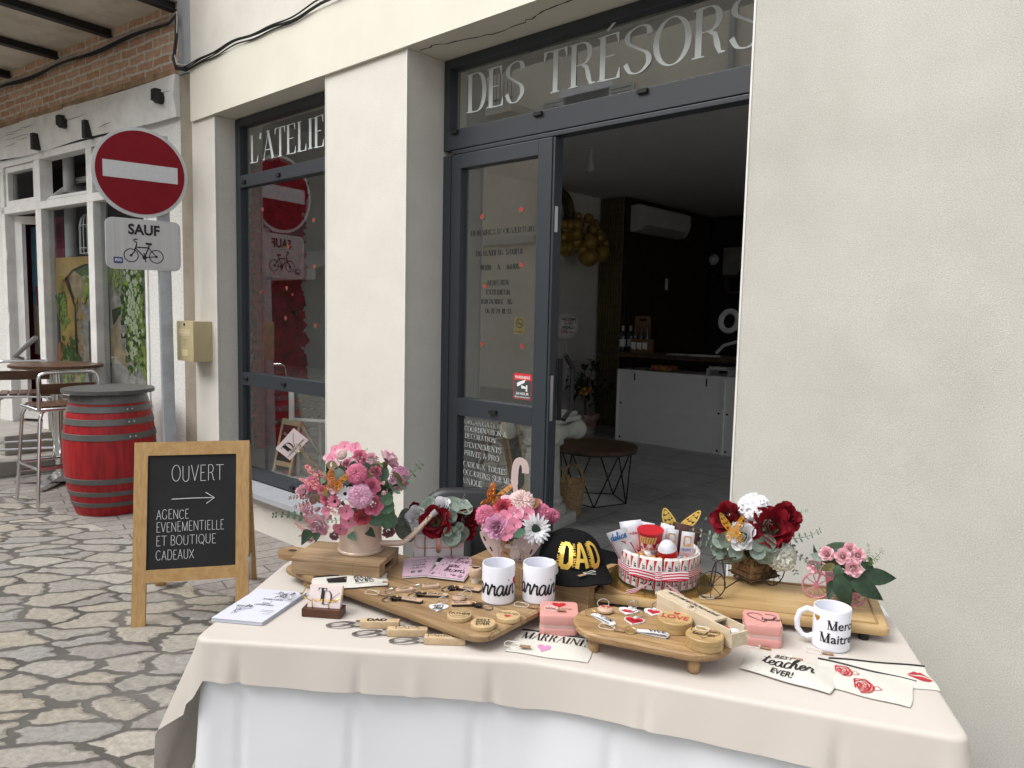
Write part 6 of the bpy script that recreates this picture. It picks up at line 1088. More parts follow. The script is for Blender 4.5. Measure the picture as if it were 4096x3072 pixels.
p = onZ('T6',1722,322,ZB); r = root('bottle_stopper', p, 'small wooden topped bottle stopper beside the left mug', 'stopper'); m = MB(); m.lathe([(.010,.0005),(.0115,.018),(.0115,.02)],18,Matrix.Translation(p)); m.build('plug', pm('silicone',(.6,.58,.52),.4), r); m = MB(); m.lathe([(.0165,.02),(.017,.022),(.017,.038),(.0155,.04),(0,.04)],22,Matrix.Translation(p)); m.build('cap', PINKW, r); f = plane(p+Vector((0,0,.04)),(.8,.6,0),(-.6,.8,0)); I = ht(Ink(),0,0,.022); I.build('heart_print', BLK, r, f)
# ---------------------------------------------------------------- mugs
def mug(P, lab, inks, hang, a0=None, R_=.041, H_=.095):
    P = Vector(P); r = root('mug', P, lab, 'mug', 'white printed mugs'); T = Matrix.Translation(P); m = MB(); m.lathe([(R_*.93,.0004),(R_,.004),(R_,H_-.002),(R_-.001,H_),(R_-.003,H_-.0005),(R_-.0035,H_-.004),(R_-.0035,.008),(0,.006)],48,T); m.build('body', CERAM, r, smooth=35)
    d = Vector((cos(hang),sin(hang),0)); m = MB(); m.tube([P+d*(R_-.002+x)+Vector((0,0,z)) for x,z in ((0,.08),(.016,.083),(.03,.074),(.036,.055),(.034,.035),(.024,.02),(.012,.016),(0,.022))],[.0065]*8,12); m.build('handle', CERAM, r, smooth=60)
    c = facing(P); a0 = atan2(c.y,c.x); f = lambda u,v,e: P+Vector(((R_+e)*cos(a0+u/R_),(R_+e)*sin(a0+u/R_),v))
    for nm,I,mt in inks: I.build(nm,mt,r,f,.0005,.0001)
def mugbase(c, x, y, z): p = onZ(c,x,y,z); return p-facing(p)*.041
I1 = Ink(); I1.script("Marrain",-.10,.026,.05,.085,fit=.145); mug(mugbase('T2',1047,1243,ZB),'white mug lettered arrain with a red heart, left of two on the board',[('lettering',I1,BLK),('heart_print',ht(Ink(),.057,.052,.034),REDI)],radians(110))
I1 = Ink(); I1.script("Marraine",-.094,.026,.05,.085,fit=.158); mug(mugbase('T2',1430,1238,ZB),'white mug lettered arraine at the right end of the serving board',[('lettering',I1,BLK)],radians(95))
I1 = Ink(); I1.didot("M",-.009,.054,.021,thick=.2,thin=.06); I1.sans("erci",.014,.054,.02); I1.didot("M",-.024,.023,.022,thick=.2,thin=.06); I1.sans("aitresse",.0,.023,.02)
p = mugbase('T4',1050,1222,ZT); dd = facing(p); mug(p,'white mug with handle lettered Merci Maitresse beside the pouches',[('lettering',I1,BLK),('heart_print',ht(Ink(),-.035,.072,.018),pm('ochre_ink',(.42,.25,.03),.4,.3))],atan2(dd.y,dd.x)-radians(82))
# ---------------------------------------------------------------- pink boxes
def pinkbox(c, A_, B_, z, D_, H_, inks, lab):
    o,ux,uy,L_ = base2(c,A_,B_,z); T = frame(o,ux,uy); r = root('jewellery_box', o, lab, 'box', 'pink zipped jewellery boxes')
    for nm,z0,z1 in (('base',.0005,H_*.40),('lid',H_*.52,H_)):
        m = MB(); n = 24
        for zz,s_ in ((z0,.97),(z0+.004,1),(z1-.006,1),(z1-.0015,.985),(z1,.96)): m.v += [tuple(T @ Vector((x,y,zz))) for x,y in rrect(L_*s_,D_*s_,.012,5,L_/2,D_/2)]
        for j in range(4): m.f += [(j*n+i,j*n+(i+1)%n,(j+1)*n+(i+1)%n,(j+1)*n+i) for i in range(n)]
        m.f += [tuple(reversed(range(n))),tuple(range(4*n,5*n))]; m.mi = [0]*len(m.f); m.build(nm, PINKL, r, smooth=40)
    m = MB(); m.prism(rrect(L_-.002,D_-.002,.012,5,L_/2,D_/2),H_*.39,H_*.53,T); m.build('zip', pm('pale_pink_zip',(.55,.36,.34),.6,scale=3,stretch=(1,1,260),var=.25), r, smooth=30)
    f = plane(T @ Vector((L_/2,D_/2,H_)),ux,uy)
    for nm,I,mt in inks: I.build(nm,mt,r,f,.0005,.00008)
    return T,L_
I1 = Ink(); I1.didot("MARRAINE",0,-.009,.01,fit=.066,cx=True,thick=.13); T,L_ = pinkbox('T2',(1438,1532),(1810,1548),ZT,.088,.052,[('lettering',I1,BLK),('heart_print',ht(Ink(),0,.018,.036,1),REDI)],'pink zipped box lettered MARRAINE with a red heart')
string_tag(T @ Vector((.038,.02,.054)),.6,'price tag lying on the lid of the MARRAINE box',.85)
I1 = Ink()
for s_ in (.056,.062): P = heart(s_); P = P[3:]+P[:2]; I1.ribbon([(x*1.15,y) for x,y in P],[.0011]*len(P))
I1.script("teacher",-.003,-.013,.02,.07,fit=.045); pinkbox('T4',(420,1165),(700,1196),ZT,.088,.052,[('lettering',I1,BLK)],'pink zipped box with a Teacher heart drawing between the long box and the mug')
# ---------------------------------------------------------------- on the oval riser
I1 = Ink(); 
for dx in (-.02,.02): pass
p = onZ('T3',355,1035,ZO); r = root('keyring', p, 'round wooden keyring painted with two red heart balloons', 'keyring', 'keyrings on the wooden boards'); m = MB(); m.lathe([(.013,.0004),(.0185,.004),(.0185,.008),(.015,.0115),(0,.012)],26,Matrix.Translation(p)); m.build('fob', PINKW, r); f = plane(p+Vector((0,0,.012)),(.85,.5,0),(-.5,.85,0)); I = Ink(); ht(I,-.006,.005,.012); ht(I,.007,.003,.012); I.ribbon([(-.006,.0),(-.002,-.006),(.0,-.01)],[.0008]*3); I.ribbon([(.007,-.002),(.004,-.006),(.006,-.01)],[.0008]*3); I.build('heart_print', REDI, r, f); m = MB(); keyring(m, p+Vector((-.022,.022,.009)), .0135, (.2,-.5,1)); m.build('ring', STEEL, r)
lip = Ink(); lip.poly([(-.017,.0),(-.008,.008),(-.003,.0065),(.002,.0085),(.017,.002),(.006,.003),(-.004,.002)][::-1]); lip.poly([(-.017,-.001),(-.004,.0),(.006,.001),(.017,.0),(.006,-.0085),(-.006,-.0085)][::-1])
heartfob('T3',(543,1035),radians(22),ZO,[('lips_print',lip,REDI)],'white heart keyring with red lips on the oval riser'); heartfob('T3',(753,1045),radians(22),ZO,[('heart_print',ht(Ink(),0,0,.033),REDI)],'white heart keyring with a solid red heart on the oval riser')
I1 = ht(Ink(),0,0,.044); I2 = Ink(); I2.sans("LOVE",0,-.005,.012,fit=.034,cx=True); heartfob('T3',(590,1118),radians(22),ZO,[('heart_print',I1,REDI),('lettering',I2,CANV)],'white heart keyring with the word LOVE on red')
def strapk(c, A_, B_, z, txt, ringpx, lab, lift=.006):
    a = onZ(c,*A_,z); b = onZ(c,*B_,z); d = (b-a); L_ = d.length; e = d/L_; s_ = Vector((-e.y,e.x,0)); r = root('strap_keyring', a, lab, 'keyring', 'keyrings on the wooden boards'); m = MB(); P = [[a+e*t+s_*x+Vector((0,0,h_)) for x in (-.008,.008)] for t,h_ in ((0,.001),(L_*.5,.001),(L_*.93,.001),(L_,.004),(L_*.93,.0085),(L_*.5,.007),(L_*.2,.004),(0,.003))]; m.grid(P); m.grid([[p+Vector((0,0,.0008)) for p in R_] for R_ in P],flip=True); m.build('strap', MATS['white_leatherette'], r); f = plane(a+Vector((0,0,.0062)),(e*L_*.93+Vector((0,0,.003))),s_); I = Ink(); I.sans(txt,L_*.36,-.005,.011,fit=L_*.56); I.poly(circ(.002,10,L_*.1,0)); I.build('lettering', BLK, r, f, .0022); m = MB(); keyring(m, onZ(c,*ringpx,z+.004), .0125, (.2,-.2,1), .0012); m.build('ring', BRASS, r)
strapk('T3',(255,1058),(420,1155),ZO,"ATSEM",(235,1042),'folded white strap keyring lettered ATSEM at the left of the riser'); strapk('T3',(612,1195),(880,1250),ZO,"VIVE",(565,1187),'folded white strap keyring with black marks at the front of the riser')
I1 = Ink(); I1.sans("LOVE",0,-.008,.02,fit=.058,cx=True); ht(I1,0,.022,.016); wdisc('T3',(930,1172),ZO,.0385,.026,[('lettering',I1,REDI)],'round bamboo box with red lettering on its lid',BAMB,.35,True,'round_box','round bamboo boxes on the riser','round box')
I1 = Ink(); I1.script("teacher",-.002,-.010,.02,.07,fit=.046,cx=True); P = heart(.064); P = P[4:]+P[:1]; I1.ribbon(P,[.0012]*len(P)); bx_ = wdisc('T3',(1175,1312),ZO,.0395,.026,[('lettering',I1,BLK)],'round bamboo box lettered Teacher at the front of the riser',BAMB,.35,True,'round_box','round bamboo boxes on the riser','round box')
p = onZ('T3',1205,1200,ZO+.027); string_tag(p,.5,'price tag lying on the Teacher round box',.8)
# long sliding box
o = onZ('T3',1400,1338,ZO+.001); e2 = onZ('T3',1540,1305,ZO+.001); far = onZ('T3',905,960,ZO+.03); ux = (e2-o); wb = ux.length; ux.normalize(); uy = Vector((-ux.y,ux.x,0)); far2 = onZ('T3',795,870,ZO+.045); dl_ = far2-o; LB = dl_.length; uy = Vector((dl_.x,dl_.y,0)).normalized(); ux = Vector((uy.y,-uy.x,0)); T = frame(o,ux,uy); wb = .048
r = root('sliding_lid_box', o, 'long pale wooden box with its sliding lid half open over sweets', 'box'); HB2 = .038; m = MB(); m.b2((0,0,0),(wb,LB,.005),T); m.b2((0,0,.005),(wb,.006,HB2-.008),T); m.b2((0,.006,.005),(.005,LB,HB2),T); m.b2((wb-.005,.006,.005),(wb,LB,HB2),T); m.b2((.005,LB-.006,.005),(wb-.005,LB,HB2),T); m.build('box', PALEW, r, smooth=0)
m = MB(); m.b2((.0055,LB*.24,HB2-.005),(wb-.0055,LB*1.06,HB2+.001),T,.001); lid = m.build('lid', PALEW, r, smooth=0); f = plane(T @ Vector((wb*.62,LB*.97,HB2+.001)), -uy, ux); I = Ink(); I.hand("APRES CETTE ANNEE BIEN REMPLIE, PLACE AU RECONFORT",0,-.003,.0085,.13,fit=LB*.68); I.build('lettering', BLK, lid, f)
string_tag(T @ Vector((wb*.3,LB*.55,HB2+.002)),1.9,'price tag on the lid of the long sliding box',.9)
def candy(P, col, lab, s=.012, seed=1):
    P = Vector(P); r = root('wrapped_sweet', P, lab, 'sweet', 'wrapped sweets'); rn = random.Random(seed); m = MB(); M = Matrix.Translation(P) @ Matrix.Rotation(rn.random()*6,4,'Z'); m.ball((0,0,s*.8),s,12,8,M,(1.3,.85,.75)); m.build('sweet', col, r)
    for sd in (-1,1):
        m = MB(); Pp = [[Vector((sd*s*(1.1+.35*k),s*.5*(j-2)*(.15+.28*k),s*(.8+.25*sin(j*2+k)))) for j in range(5)] for k in range(4)]; m.grid(Pp,M); m.build('wrapper_twist', pm('clear_wrap',(.6,.42,.25),.2,spec=.8), r)
REDF = pm('red_foil',(.5,.02,.02),.22,.5,var=.2,scale=80); WHF = pm('white_foil',(.66,.67,.72),.3,.2,var=.08,scale=60); AMBF = pm('amber_wrap',(.5,.28,.1),.2,.2,var=.35,scale=60)
candy(T @ Vector((wb*.4,LB*.17,.012)),REDF,'red wrapped sweet in the long sliding box',.012,3); candy(T @ Vector((wb*.6,LB*.09,.012)),WHF,'white and blue wrapped sweet in the long sliding box',.012,5)
# loose price tags
for (c,x,y,z,a,l) in (('T4',525,1190,ZT,.35,'price tag in front of the Teacher pink box'),('T4',760,1275,ZT+.008,.45,'price tag on top edge of the BEST teacher pouch'),('T4',985,1232,ZT,.4,'price tag in front of the handled mug'),('C2',690,352,ZT+.009,.55,'price tag on the MARRAINE pouch'),('T3',415,1190,ZO,.3,'price tag at the front edge of the oval riser'),('T6',755,448,ZB,.5,'price tag at the front edge of the big board'),('T6',800,330,ZB+.014,.75,'price tag on the end of the BEST FARTER EVER pouch'),('T2',1320,1262,ZB,.45,'price tag at the right corner of the big board'),('T4',190,825,ZB,.9,'price tag under the front wheel of the flower cart'),('T4',30,860,ZT+.057,.4,'price tag against the side of the long box')): 
    if l.endswith('long box'): continue
    string_tag(onZ(c,x,y,z),a,l)
# ================================================================ flowers
FM = {}
def petal(m, r0, z0, a0, curl, L, W, phi, nu=5, nv=5, cup=.35, ruffle=0, tip=.5, ph=0):
    rows = []; r, z = r0, z0; a = radians(a0)
    for j in range(nv+1):
        t = j/nv; w = W*.5*(sqrt(max(.10,1-((t-.62)/.40)**2)) if t > .62 else .45+.55*sin(t/.62*pi/2))
        row = []
        for i in range(nu+1):
            u = 2*i/nu-1; x = u*w; k = cup*w*u*u; rf = ruffle*W*sin(u*6+ph+t*3)*t
            R_ = r - k*sin(a)*-1*0 + (-k)*sin(a)*-1*0; nr = -sin(a); nz = cos(a)
            rr = r+(k+rf)*nr; zz = z+(k+rf)*nz; row.append((rr*cos(phi)-x*sin(phi), rr*sin(phi)+x*cos(phi), zz))
        rows.append(row); a = radians(a0+curl*(t)); r += cos(a)*L/nv; z += sin(a)*L/nv
    m.grid(rows)
def fmesh(kind, mat, v=0, mat2=None):
    key = (kind, mat.name, v)
    if key in FM: return FM[key]
    rn = random.Random(hash((kind,v)) % 9999 if False else v*7+len(kind)); m = MB(); GRN = pm('calyx_green',(.09,.16,.05),.6,var=.3,scale=30)
    if kind == 'rose':
        for (n,r0,a0,curl,L,W,z0) in ((2,.03,96,8,.70,.34,.12),(3,.12,92,4,.74,.50,.06),(3,.25,88,-6,.78,.66,.0),(4,.38,83,-24,.80,.76,-.06),(5,.50,76,-46,.82,.86,-.12),(5,.60,62,-62,.80,.98,-.2),(6,.60,34,-50,.62,.95,-.3)):
            p0 = rn.random()*6
            for k in range(n): petal(m,r0,z0,a0+rn.uniform(-6,6),curl+rn.uniform(-12,12),L,W,p0+k*2*pi/n+rn.uniform(-.2,.2),6,6,.5,.025,.55,rn.random()*6)
        m.cur = 1
        for k in range(5): petal(m,.1,-.35,-10,-20,.8,.22,k*1.257,2,3,.2)
    elif kind == 'peony':
        for (n,r0,a0,curl,L,W,z0) in ((5,.04,85,10,.5,.4,.1),(7,.14,80,5,.6,.45,.05),(9,.26,76,0,.66,.5,0),(9,.38,68,-10,.72,.56,-.08),(8,.42,50,-20,.78,.66,-.16),(7,.36,25,-15,.85,.8,-.25)):
            p0 = rn.random()*6
            for k in range(n): petal(m,r0,z0,a0+rn.uniform(-10,10),curl+rn.uniform(-15,15),L,W,p0+k*2*pi/n,6,5,.38,.05,.5,rn.random()*6)
    elif kind in ('mum','carnation'):
        N_ = 190 if kind == 'mum' else 100
        for i in range(N_):
            zc = 1-1.5*(i+.5)/N_; th = i*2.39996; pol = math.acos(zc); W_ = .115 if kind == 'mum' else .30; rows = []
            e = Vector((-sin(th),cos(th),0))
            for t,wk in ((0,.5),(.35,.95),(.7,1.1),(1,.7 if kind == 'mum' else 1.35)):
                q = pol-.30+.52*t+(rn.uniform(-.05,.05) if kind == 'carnation' else 0); R_ = .52+.46*sin(t*pi/2)+(rn.uniform(-.10,.08) if t > .5 else 0); c = Vector((R_*sin(q)*cos(th),R_*sin(q)*sin(th),R_*cos(q))); o_ = c.normalized()*(.045 if kind == 'mum' else .06*(1 if t < 1 else -1)); rows.append([c-e*W_*wk*.5+o_, c, c+e*W_*wk*.5+o_])
            m.grid(rows)
    elif kind == 'daisy':
        for k in range(14): petal(m,.12,0,24+rn.uniform(-6,6),-30,.9,.3,k*2*pi/14,4,4,.15,.02,.75)
        for k in range(9): petal(m,.1,.03,42,-25,.6,.24,k*2*pi/9+.2,3,3,.15)
        m.cur = 1; m.ball((0,0,.1),.22,12,8,sc=(1,1,.55))
    elif kind == 'gerbera':
        for L,n,a in ((.95,18,12),(.85,16,28),(.65,14,45)):
            for k in range(n): petal(m,.1,.02,a+rn.uniform(-6,6),-20,L,.22,k*2*pi/n+rn.random()*.2,3,4,.2,.02,.7)
        m.cur = 1; m.ball((0,0,.1),.14,10,6,sc=(1,1,.6))
    elif kind == 'hydrangea':
        for k in range(4): petal(m,.06,0,14+rn.uniform(-8,8),-16,.92,1.05,k*pi/2,5,5,.12,.02,.55)
        m.cur = 1; m.ball((0,0,.05),.1,8,6)
    elif kind == 'bud':
        for (n,r0,a0,curl,L,W,z0) in ((4,.12,84,50,1.2,.9,-.4),(5,.25,78,55,1.35,.9,-.55)):
            for k in range(n): petal(m,r0,z0,a0,curl,L,W,k*2*pi/n+n,5,5,.5)
        m.cur = 1
        for k in range(5): petal(m,.15,-.65,70,40,.9,.45,k*1.257,3,3,.3)
    elif kind == 'astilbe':
        for i in range(110):
            t = rn.random()**.8; a = rn.random()*6.28; rr = .42*(1-t*.85)*sqrt(rn.random())+.03; p = Vector((rr*cos(a),rr*sin(a),-1+2*t)); s = rn.uniform(.05,.085); m.add([p+Vector(q)*s for q in ((1,0,0),(-1,0,0),(0,1,0),(0,-1,0),(0,0,1),(0,0,-1))],[(0,2,4),(2,1,4),(1,3,4),(3,0,4),(2,0,5),(1,2,5),(3,1,5),(0,3,5)])
    elif kind == 'leaf':
        leafquad(m, Vector((0,0,0)), Vector((0,1,.25)), 1, .5, bend=.35, seg=6, fold=.22)
    elif kind == 'round_leaf':
        n = 14; rows = [[(0,0,0)]*(n+1)]
        for k in range(1,4): rr = .5*k/3; rows.append([(rr*cos(2*pi*i/n), .5+rr*sin(2*pi*i/n)*1.05, .12*(rr*2)**2+.03*sin(3*2*pi*i/n)) for i in range(n+1)])
        rows[0] = [(0,.5,0)]*(n+1); m.grid(rows)
    elif kind == 'sprig':      # eucalyptus sprig along +y, unit length
        m.cur = 1; P = [(.06*sin(t*3),t,.10*t*t) for t in [k/10 for k in range(11)]]; m.tube(P,[.012*(1-.6*k/10) for k in range(11)],5); m.cur = 0
        for k in range(1,11):
            if k in (2,4,6,8): continue
            p = Vector(P[k]); s = .125*(1-.45*k/10)
            for sd in (-1,1):
                d = Vector((sd*.9,.35,.5*rn.uniform(-1,1))).normalized(); e = d.cross(Vector((0,.3,1))).normalized()*.42; n = 8; m.add([p+d*(s*.75+s*.6*cos(2*pi*i/n))+e*(s*1.0*sin(2*pi*i/n))+Vector((0,0,.02*cos(4*pi*i/n)*s)) for i in range(n)],[tuple(range(n))])
    FM[key] = m.mesh(kind, [mat, mat2 or GRN], None, 60); return FM[key]
PET = lambda n, c, **k: pm('petal_'+n, c, .62, var=k.pop('var',.12), scale=k.pop('scale',2.5), transl=.18, **k)
PINK = PET('pink',(.72,.25,.37)); PALE = PET('pale_pink',(.76,.50,.57),var=.08); LILAC = PET('lilac',(.72,.42,.58)); DEEPP = PET('deep_pink',(.66,.20,.32)); CORAL = PET('coral',(.62,.12,.17)); REDR = PET('crimson',(.19,.004,.012),sheen=.05,var=.2,spec=.15); WHITEP = PET('white',(.78,.78,.80),var=.03); BLUSH = PET('blush',(.78,.60,.58)); MAUVE = PET('mauve',(.36,.18,.22)); SALMON = PET('salmon',(.72,.28,.28)); CREAMP = PET('cream_white',(.66,.67,.60),var=.05)
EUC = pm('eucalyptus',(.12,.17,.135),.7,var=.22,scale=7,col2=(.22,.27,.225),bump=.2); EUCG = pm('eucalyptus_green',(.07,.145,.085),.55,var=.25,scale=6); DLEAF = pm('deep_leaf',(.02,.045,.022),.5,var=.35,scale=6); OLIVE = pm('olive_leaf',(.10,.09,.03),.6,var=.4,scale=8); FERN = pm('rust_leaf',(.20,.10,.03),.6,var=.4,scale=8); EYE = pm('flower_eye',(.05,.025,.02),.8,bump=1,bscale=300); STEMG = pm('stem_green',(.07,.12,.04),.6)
class Bouquet:
    def __init__(s, r, centre, rx, rz): s.r = r; s.c = Vector(centre); s.rx = rx; s.rz = rz; s.k = 0; s.used = {}
    def on(s, c, x, y):
        d = ray(c,x,y).normalized(); o = CAM-s.c; S_ = Vector((1/s.rx,1/s.rx,1/s.rz)); D = Vector([a*b for a,b in zip(d,S_)]); O = Vector([a*b for a,b in zip(o,S_)]); A_ = D.dot(D); B_ = D.dot(O); Cc = O.dot(O)-1; q = B_*B_-A_*Cc
        t = (-B_-sqrt(q))/A_ if q > 0 else -B_/A_
        return CAM+d*t
    def put(s, kind, mat, P, R_, axis, mat2=None, name=None, roll=None, v=None):
        s.k += 1; rn = random.Random(s.k*31+7); me = fmesh(kind, mat, (s.k % 3) if v is None else v, mat2); o = bpy.data.objects.new(name or kind, me); COL.objects.link(o); o.parent = s.r
        q = Vector(axis).normalized().to_track_quat('Z','Y').to_matrix().to_4x4(); o.matrix_local = Matrix.Translation(P-s.r.location) @ q @ Matrix.Rotation(rn.random()*6 if roll is None else roll,4,'Z') @ Matrix.Scale(R_,4)
        s.used[name or kind] = s.used.get(name or kind,0)+1; return o
    def head(s, kind, mat, c, x, y, rpx, mat2=None, name=None, tilt=.55, depth=.2):
        P = s.on(c,x,y); R_ = rpx*CR[c][2]*((P-CAM).dot(RF))/FPX*(.92 if kind in ('rose','peony') else 1.12); n = (P-s.c); ax = n.normalized()*(1-tilt)+(CAM-P).normalized()*tilt; P = P-ax.normalized()*R_*depth; return s.put(kind,mat,P,R_,ax,mat2,name)
    def along(s, kind, mat, c, p0, p1, wk=1, mat2=None, name=None, lift=0):      # sprig/leaf from a to b, axis +y of the mesh
        a = s.on(c,*p0); b = s.on(c,*p1)
        if lift: b = b+(CAM-b).normalized()*lift
        d = b-a; L = d.length; s.k += 1; me = fmesh(kind, mat, s.k % 3, mat2); o = bpy.data.objects.new(name or kind, me); COL.objects.link(o); o.parent = s.r; y = d.normalized(); z = (CAM-a).normalized(); z = (z-y*z.dot(y)).normalized(); x = y.cross(z)
        o.matrix_local = Matrix(((x.x,y.x,z.x,a.x-s.r.location.x),(x.y,y.y,z.y,a.y-s.r.location.y),(x.z,y.z,z.z,a.z-s.r.location.z),(0,0,0,1))) @ Matrix.Diagonal((L*wk,L,L,1)); return o
    def fill(s, n, mats, seed, L=(.05,.09), lo=-.6, hi=.6, kind='leaf', name='leaf', shrink=.75, core=.55):
        rn = random.Random(seed)
        for k in range(n):
            a = rn.random()*6.28; z = rn.uniform(lo,hi); rr = sqrt(max(.05,1-z*z)); d = Vector((rr*cos(a),rr*sin(a),z)); P = s.c+Vector((d.x*s.rx,d.y*s.rx,d.z*s.rz))*shrink*rn.uniform(.6,1); ax = (d+Vector((rn.gauss(0,.5),rn.gauss(0,.5),rn.gauss(0,.5))))
            s.put(kind, rn.choice(mats), P, rn.uniform(*L), ax, STEMG, name)
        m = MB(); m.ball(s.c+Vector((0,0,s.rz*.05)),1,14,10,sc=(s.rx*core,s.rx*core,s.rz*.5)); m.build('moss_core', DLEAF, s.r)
def butterfly(c, x, y, P0, size, mat, lab, roll=0, fwd=None, spread=.5):
    P = P0 if P0 is not None else None; r = root('paper_butterfly', P, lab, 'butterfly', 'cut out paper butterflies'); cdir = (CAM-P).normalized(); rt = Vector((0,0,1)).cross(cdir).normalized(); u0 = cdir.cross(rt)
    for sd in (-1,1):
        ax = (rt*sd*cos(spread)+cdir*sin(spread)).normalized(); upv = (u0*cos(roll)+rt*sin(roll)).normalized(); f = plane(P, ax, upv); I = Ink(); 
        ou = cat([(0,0),(.25,.45),(.75,.95),(1.0,1.05),(1.0,.7),(.85,.35),(.55,.08),(.2,0)],5); lo = cat([(0,0),(.4,-.02),(.7,-.2),(.72,-.5),(.45,-.68),(.22,-.5),(.05,-.15)],5)
        for Q in (ou,lo): I.ribbon([(a*size,b*size) for a,b in Q+[Q[0]]],[size*.075]*(len(Q)+1))
        for (cx,cy,rr) in ((.36,.36,.16),(.62,.62,.17),(.85,.82,.12),(.6,.3,.13),(.8,.55,.12),(.3,.14,.1),(.42,-.2,.15),(.5,-.45,.13),(.25,-.3,.1)): I.ribbon([((cx+rr*(1-t/11)*cos(t*1.25))*size,(cy+rr*(1-t/11)*sin(t*1.25))*size) for t in range(11)],[size*.055]*11)
        for e in ((.95,.95),(.9,.6),(.6,.1),(.66,-.3),(.4,-.6)): I.ribbon([(0,0),(e[0]*size,e[1]*size)],[size*.035]*2)
        m = MB()
        for pts,k in I.p: m.slab([f(p[0],p[1],k*.00006) for p in pts], .0004, f(0,0,1)-f(0,0,0))
        m.build('wing', mat, r, smooth=0)
    m = MB(); m.tube([P-u0*size*.45,P+u0*size*.35],[.0012,.0016],6); m.build('body', mat, r); return r
# ---------------------------------------------------------------- pink watering can bouquet
zc = .845; pf = onZ('T1',1085,1598,zc); fd_ = facing(pf); dR = 248*.3617*((pf-CAM).dot(RF)+.08)/FPX; cc = pf-fd_*dR; cc.z = zc
r = root('watering_can_bouquet', cc, 'large pink artificial bouquet in a dusty pink watering can with a long spout', 'flower arrangement'); CANP = pm('dusty_pink_metal',(.60,.465,.385),.3,.15,var=.04,coat=.2); T = Matrix.Translation(cc)
m = MB(); m.lathe([(dR*.98,.0006),(dR*1.0,.002),(dR*1.0,.006),(dR*.95,.009),(dR*.92,.03),(dR*.90,.105),(dR*.92,.107),(dR*.87,.107),(dR*.85,.03),(0,.03)],44,T); m.build('can', CANP, r, smooth=35)
n_ = facing(cc); pl_ = lambda x,y: onP('T1',x,y,cc+n_*.02,n_)
m = MB(); m.tube(cat([tuple(pl_(1290,1443)),tuple(pl_(1480,1445)),tuple(pl_(1560,1432)),tuple(pl_(1640,1370)),tuple(pl_(1760,1255)),tuple(pl_(1880,1130))],5),[.0085-.002*k/26 for k in range(26)],12); m.build('spout', CANP, r, smooth=60); m = MB(); m.cyl(pl_(1876,1134),pl_(1925,1092),.0085,14,.0092); m.build('spout_cap', pm('spout_grey',(.3,.3,.31),.5), r)
bc_ = cc+Vector((0,0,.107)); top = zat('T1',940,330,cc); B = Bouquet(r, cc+Vector((0,0,.105+(top-zc-.105)*.42)), .132, (top-zc-.105)*.60)
for k,mt,x,y,rp in (('hydrangea',PINK,905,372,68),('hydrangea',PINK,1025,388,66),('hydrangea',PINK,800,405,54),('hydrangea',PINK,768,505,60),('hydrangea',PALE,715,495,48),('rose',PINK,1075,485,78),('rose',PALE,1205,505,62),('mum',DEEPP,1040,680,108),('mum',LILAC,1082,925,128),('peony',PALE,812,805,108),('peony',PINK,1212,815,100),('daisy',WHITEP,912,900,86),('daisy',PINK,798,985,80),('rose',PINK,1230,1030,105),('peony',CORAL,1105,1160,98),('peony',PALE,603,1250,125),('rose',PALE,437,880,78),('rose',PALE,482,1080,80),('bud',PALE,603,1075,58),('bud',PALE,735,1162,56),('bud',BLUSH,1340,890,56),('bud',BLUSH,1335,780,48),('hydrangea',PINK,925,1100,82),('hydrangea',PINK,950,1208,84),('hydrangea',PINK,855,1297,82),('hydrangea',PINK,992,1300,78),('mum',DEEPP,545,790,82),('peony',MAUVE,1400,1325,75),('peony',MAUVE,790,1370,55),('peony',DEEPP,1250,650,70),('hydrangea',PALE,800,570,50),('mum',BLUSH,870,460,55),('rose',PINK,690,960,55),('peony',PALE,560,960,60),('hydrangea',PINK,700,1090,55),('rose',PALE,520,1390,50),('bud',PINK,690,1330,50),('peony',PINK,660,860,55),('hydrangea',PALE,1000,560,50),('rose',DEEPP,940,560,45)):
    B.head(k,mt,'T1',x,y,rp,EYE if k == 'daisy' else None, {'mum':'chrysanthemum'}.get(k,k))
for p0,p1,mt,wk in (((650,780),(475,575),SALMON,.55),((640,840),(415,735),SALMON,.5),((730,760),(760,595),SALMON,.6),((700,740),(620,640),SALMON,.6),((1270,760),(1310,620),MAUVE,.9),((500,1330),(360,1220),SALMON,.7),((530,1330),(390,1370),SALMON,.7),((520,1230),(440,1130),SALMON,.6),((850,1140),(690,1040),SALMON,.5),((900,1120),(820,1060),SALMON,.6),((800,960),(760,880),SALMON,.6)):
    a = B.on('T1',*p0); b = B.on('T1',*p1); o = B.put('astilbe',mt,(a+b)/2,(b-a).length/2,b-a,None,'astilbe'); o.scale = (o.scale[0]*wk*1.3,o.scale[1]*wk*1.3,o.scale[2])
for p0,p1,mt in (((470,1160),(110,1140),EUCG),((1400,890),(1720,580),EUCG),((840,1190),(630,1235),EUC),((480,940),(290,950),FERN),((560,990),(350,1050),FERN),((1180,700),(1265,500),OLIVE),((1090,480),(1160,400),FERN),((900,1000),(540,950),OLIVE)): B.along('sprig',mt,'T1',p0,p1,1,STEMG,'eucalyptus_sprig',.02)
for p0,p1 in (((1280,1060),(1450,1010)),((1280,1150),(1440,1160)),((1180,1200),(1340,1140)),((1330,1200),(1490,1180)),((1300,950),(1440,960))): B.along('round_leaf',EUCG,'T1',p0,p1,1,None,'round_leaf',.015)
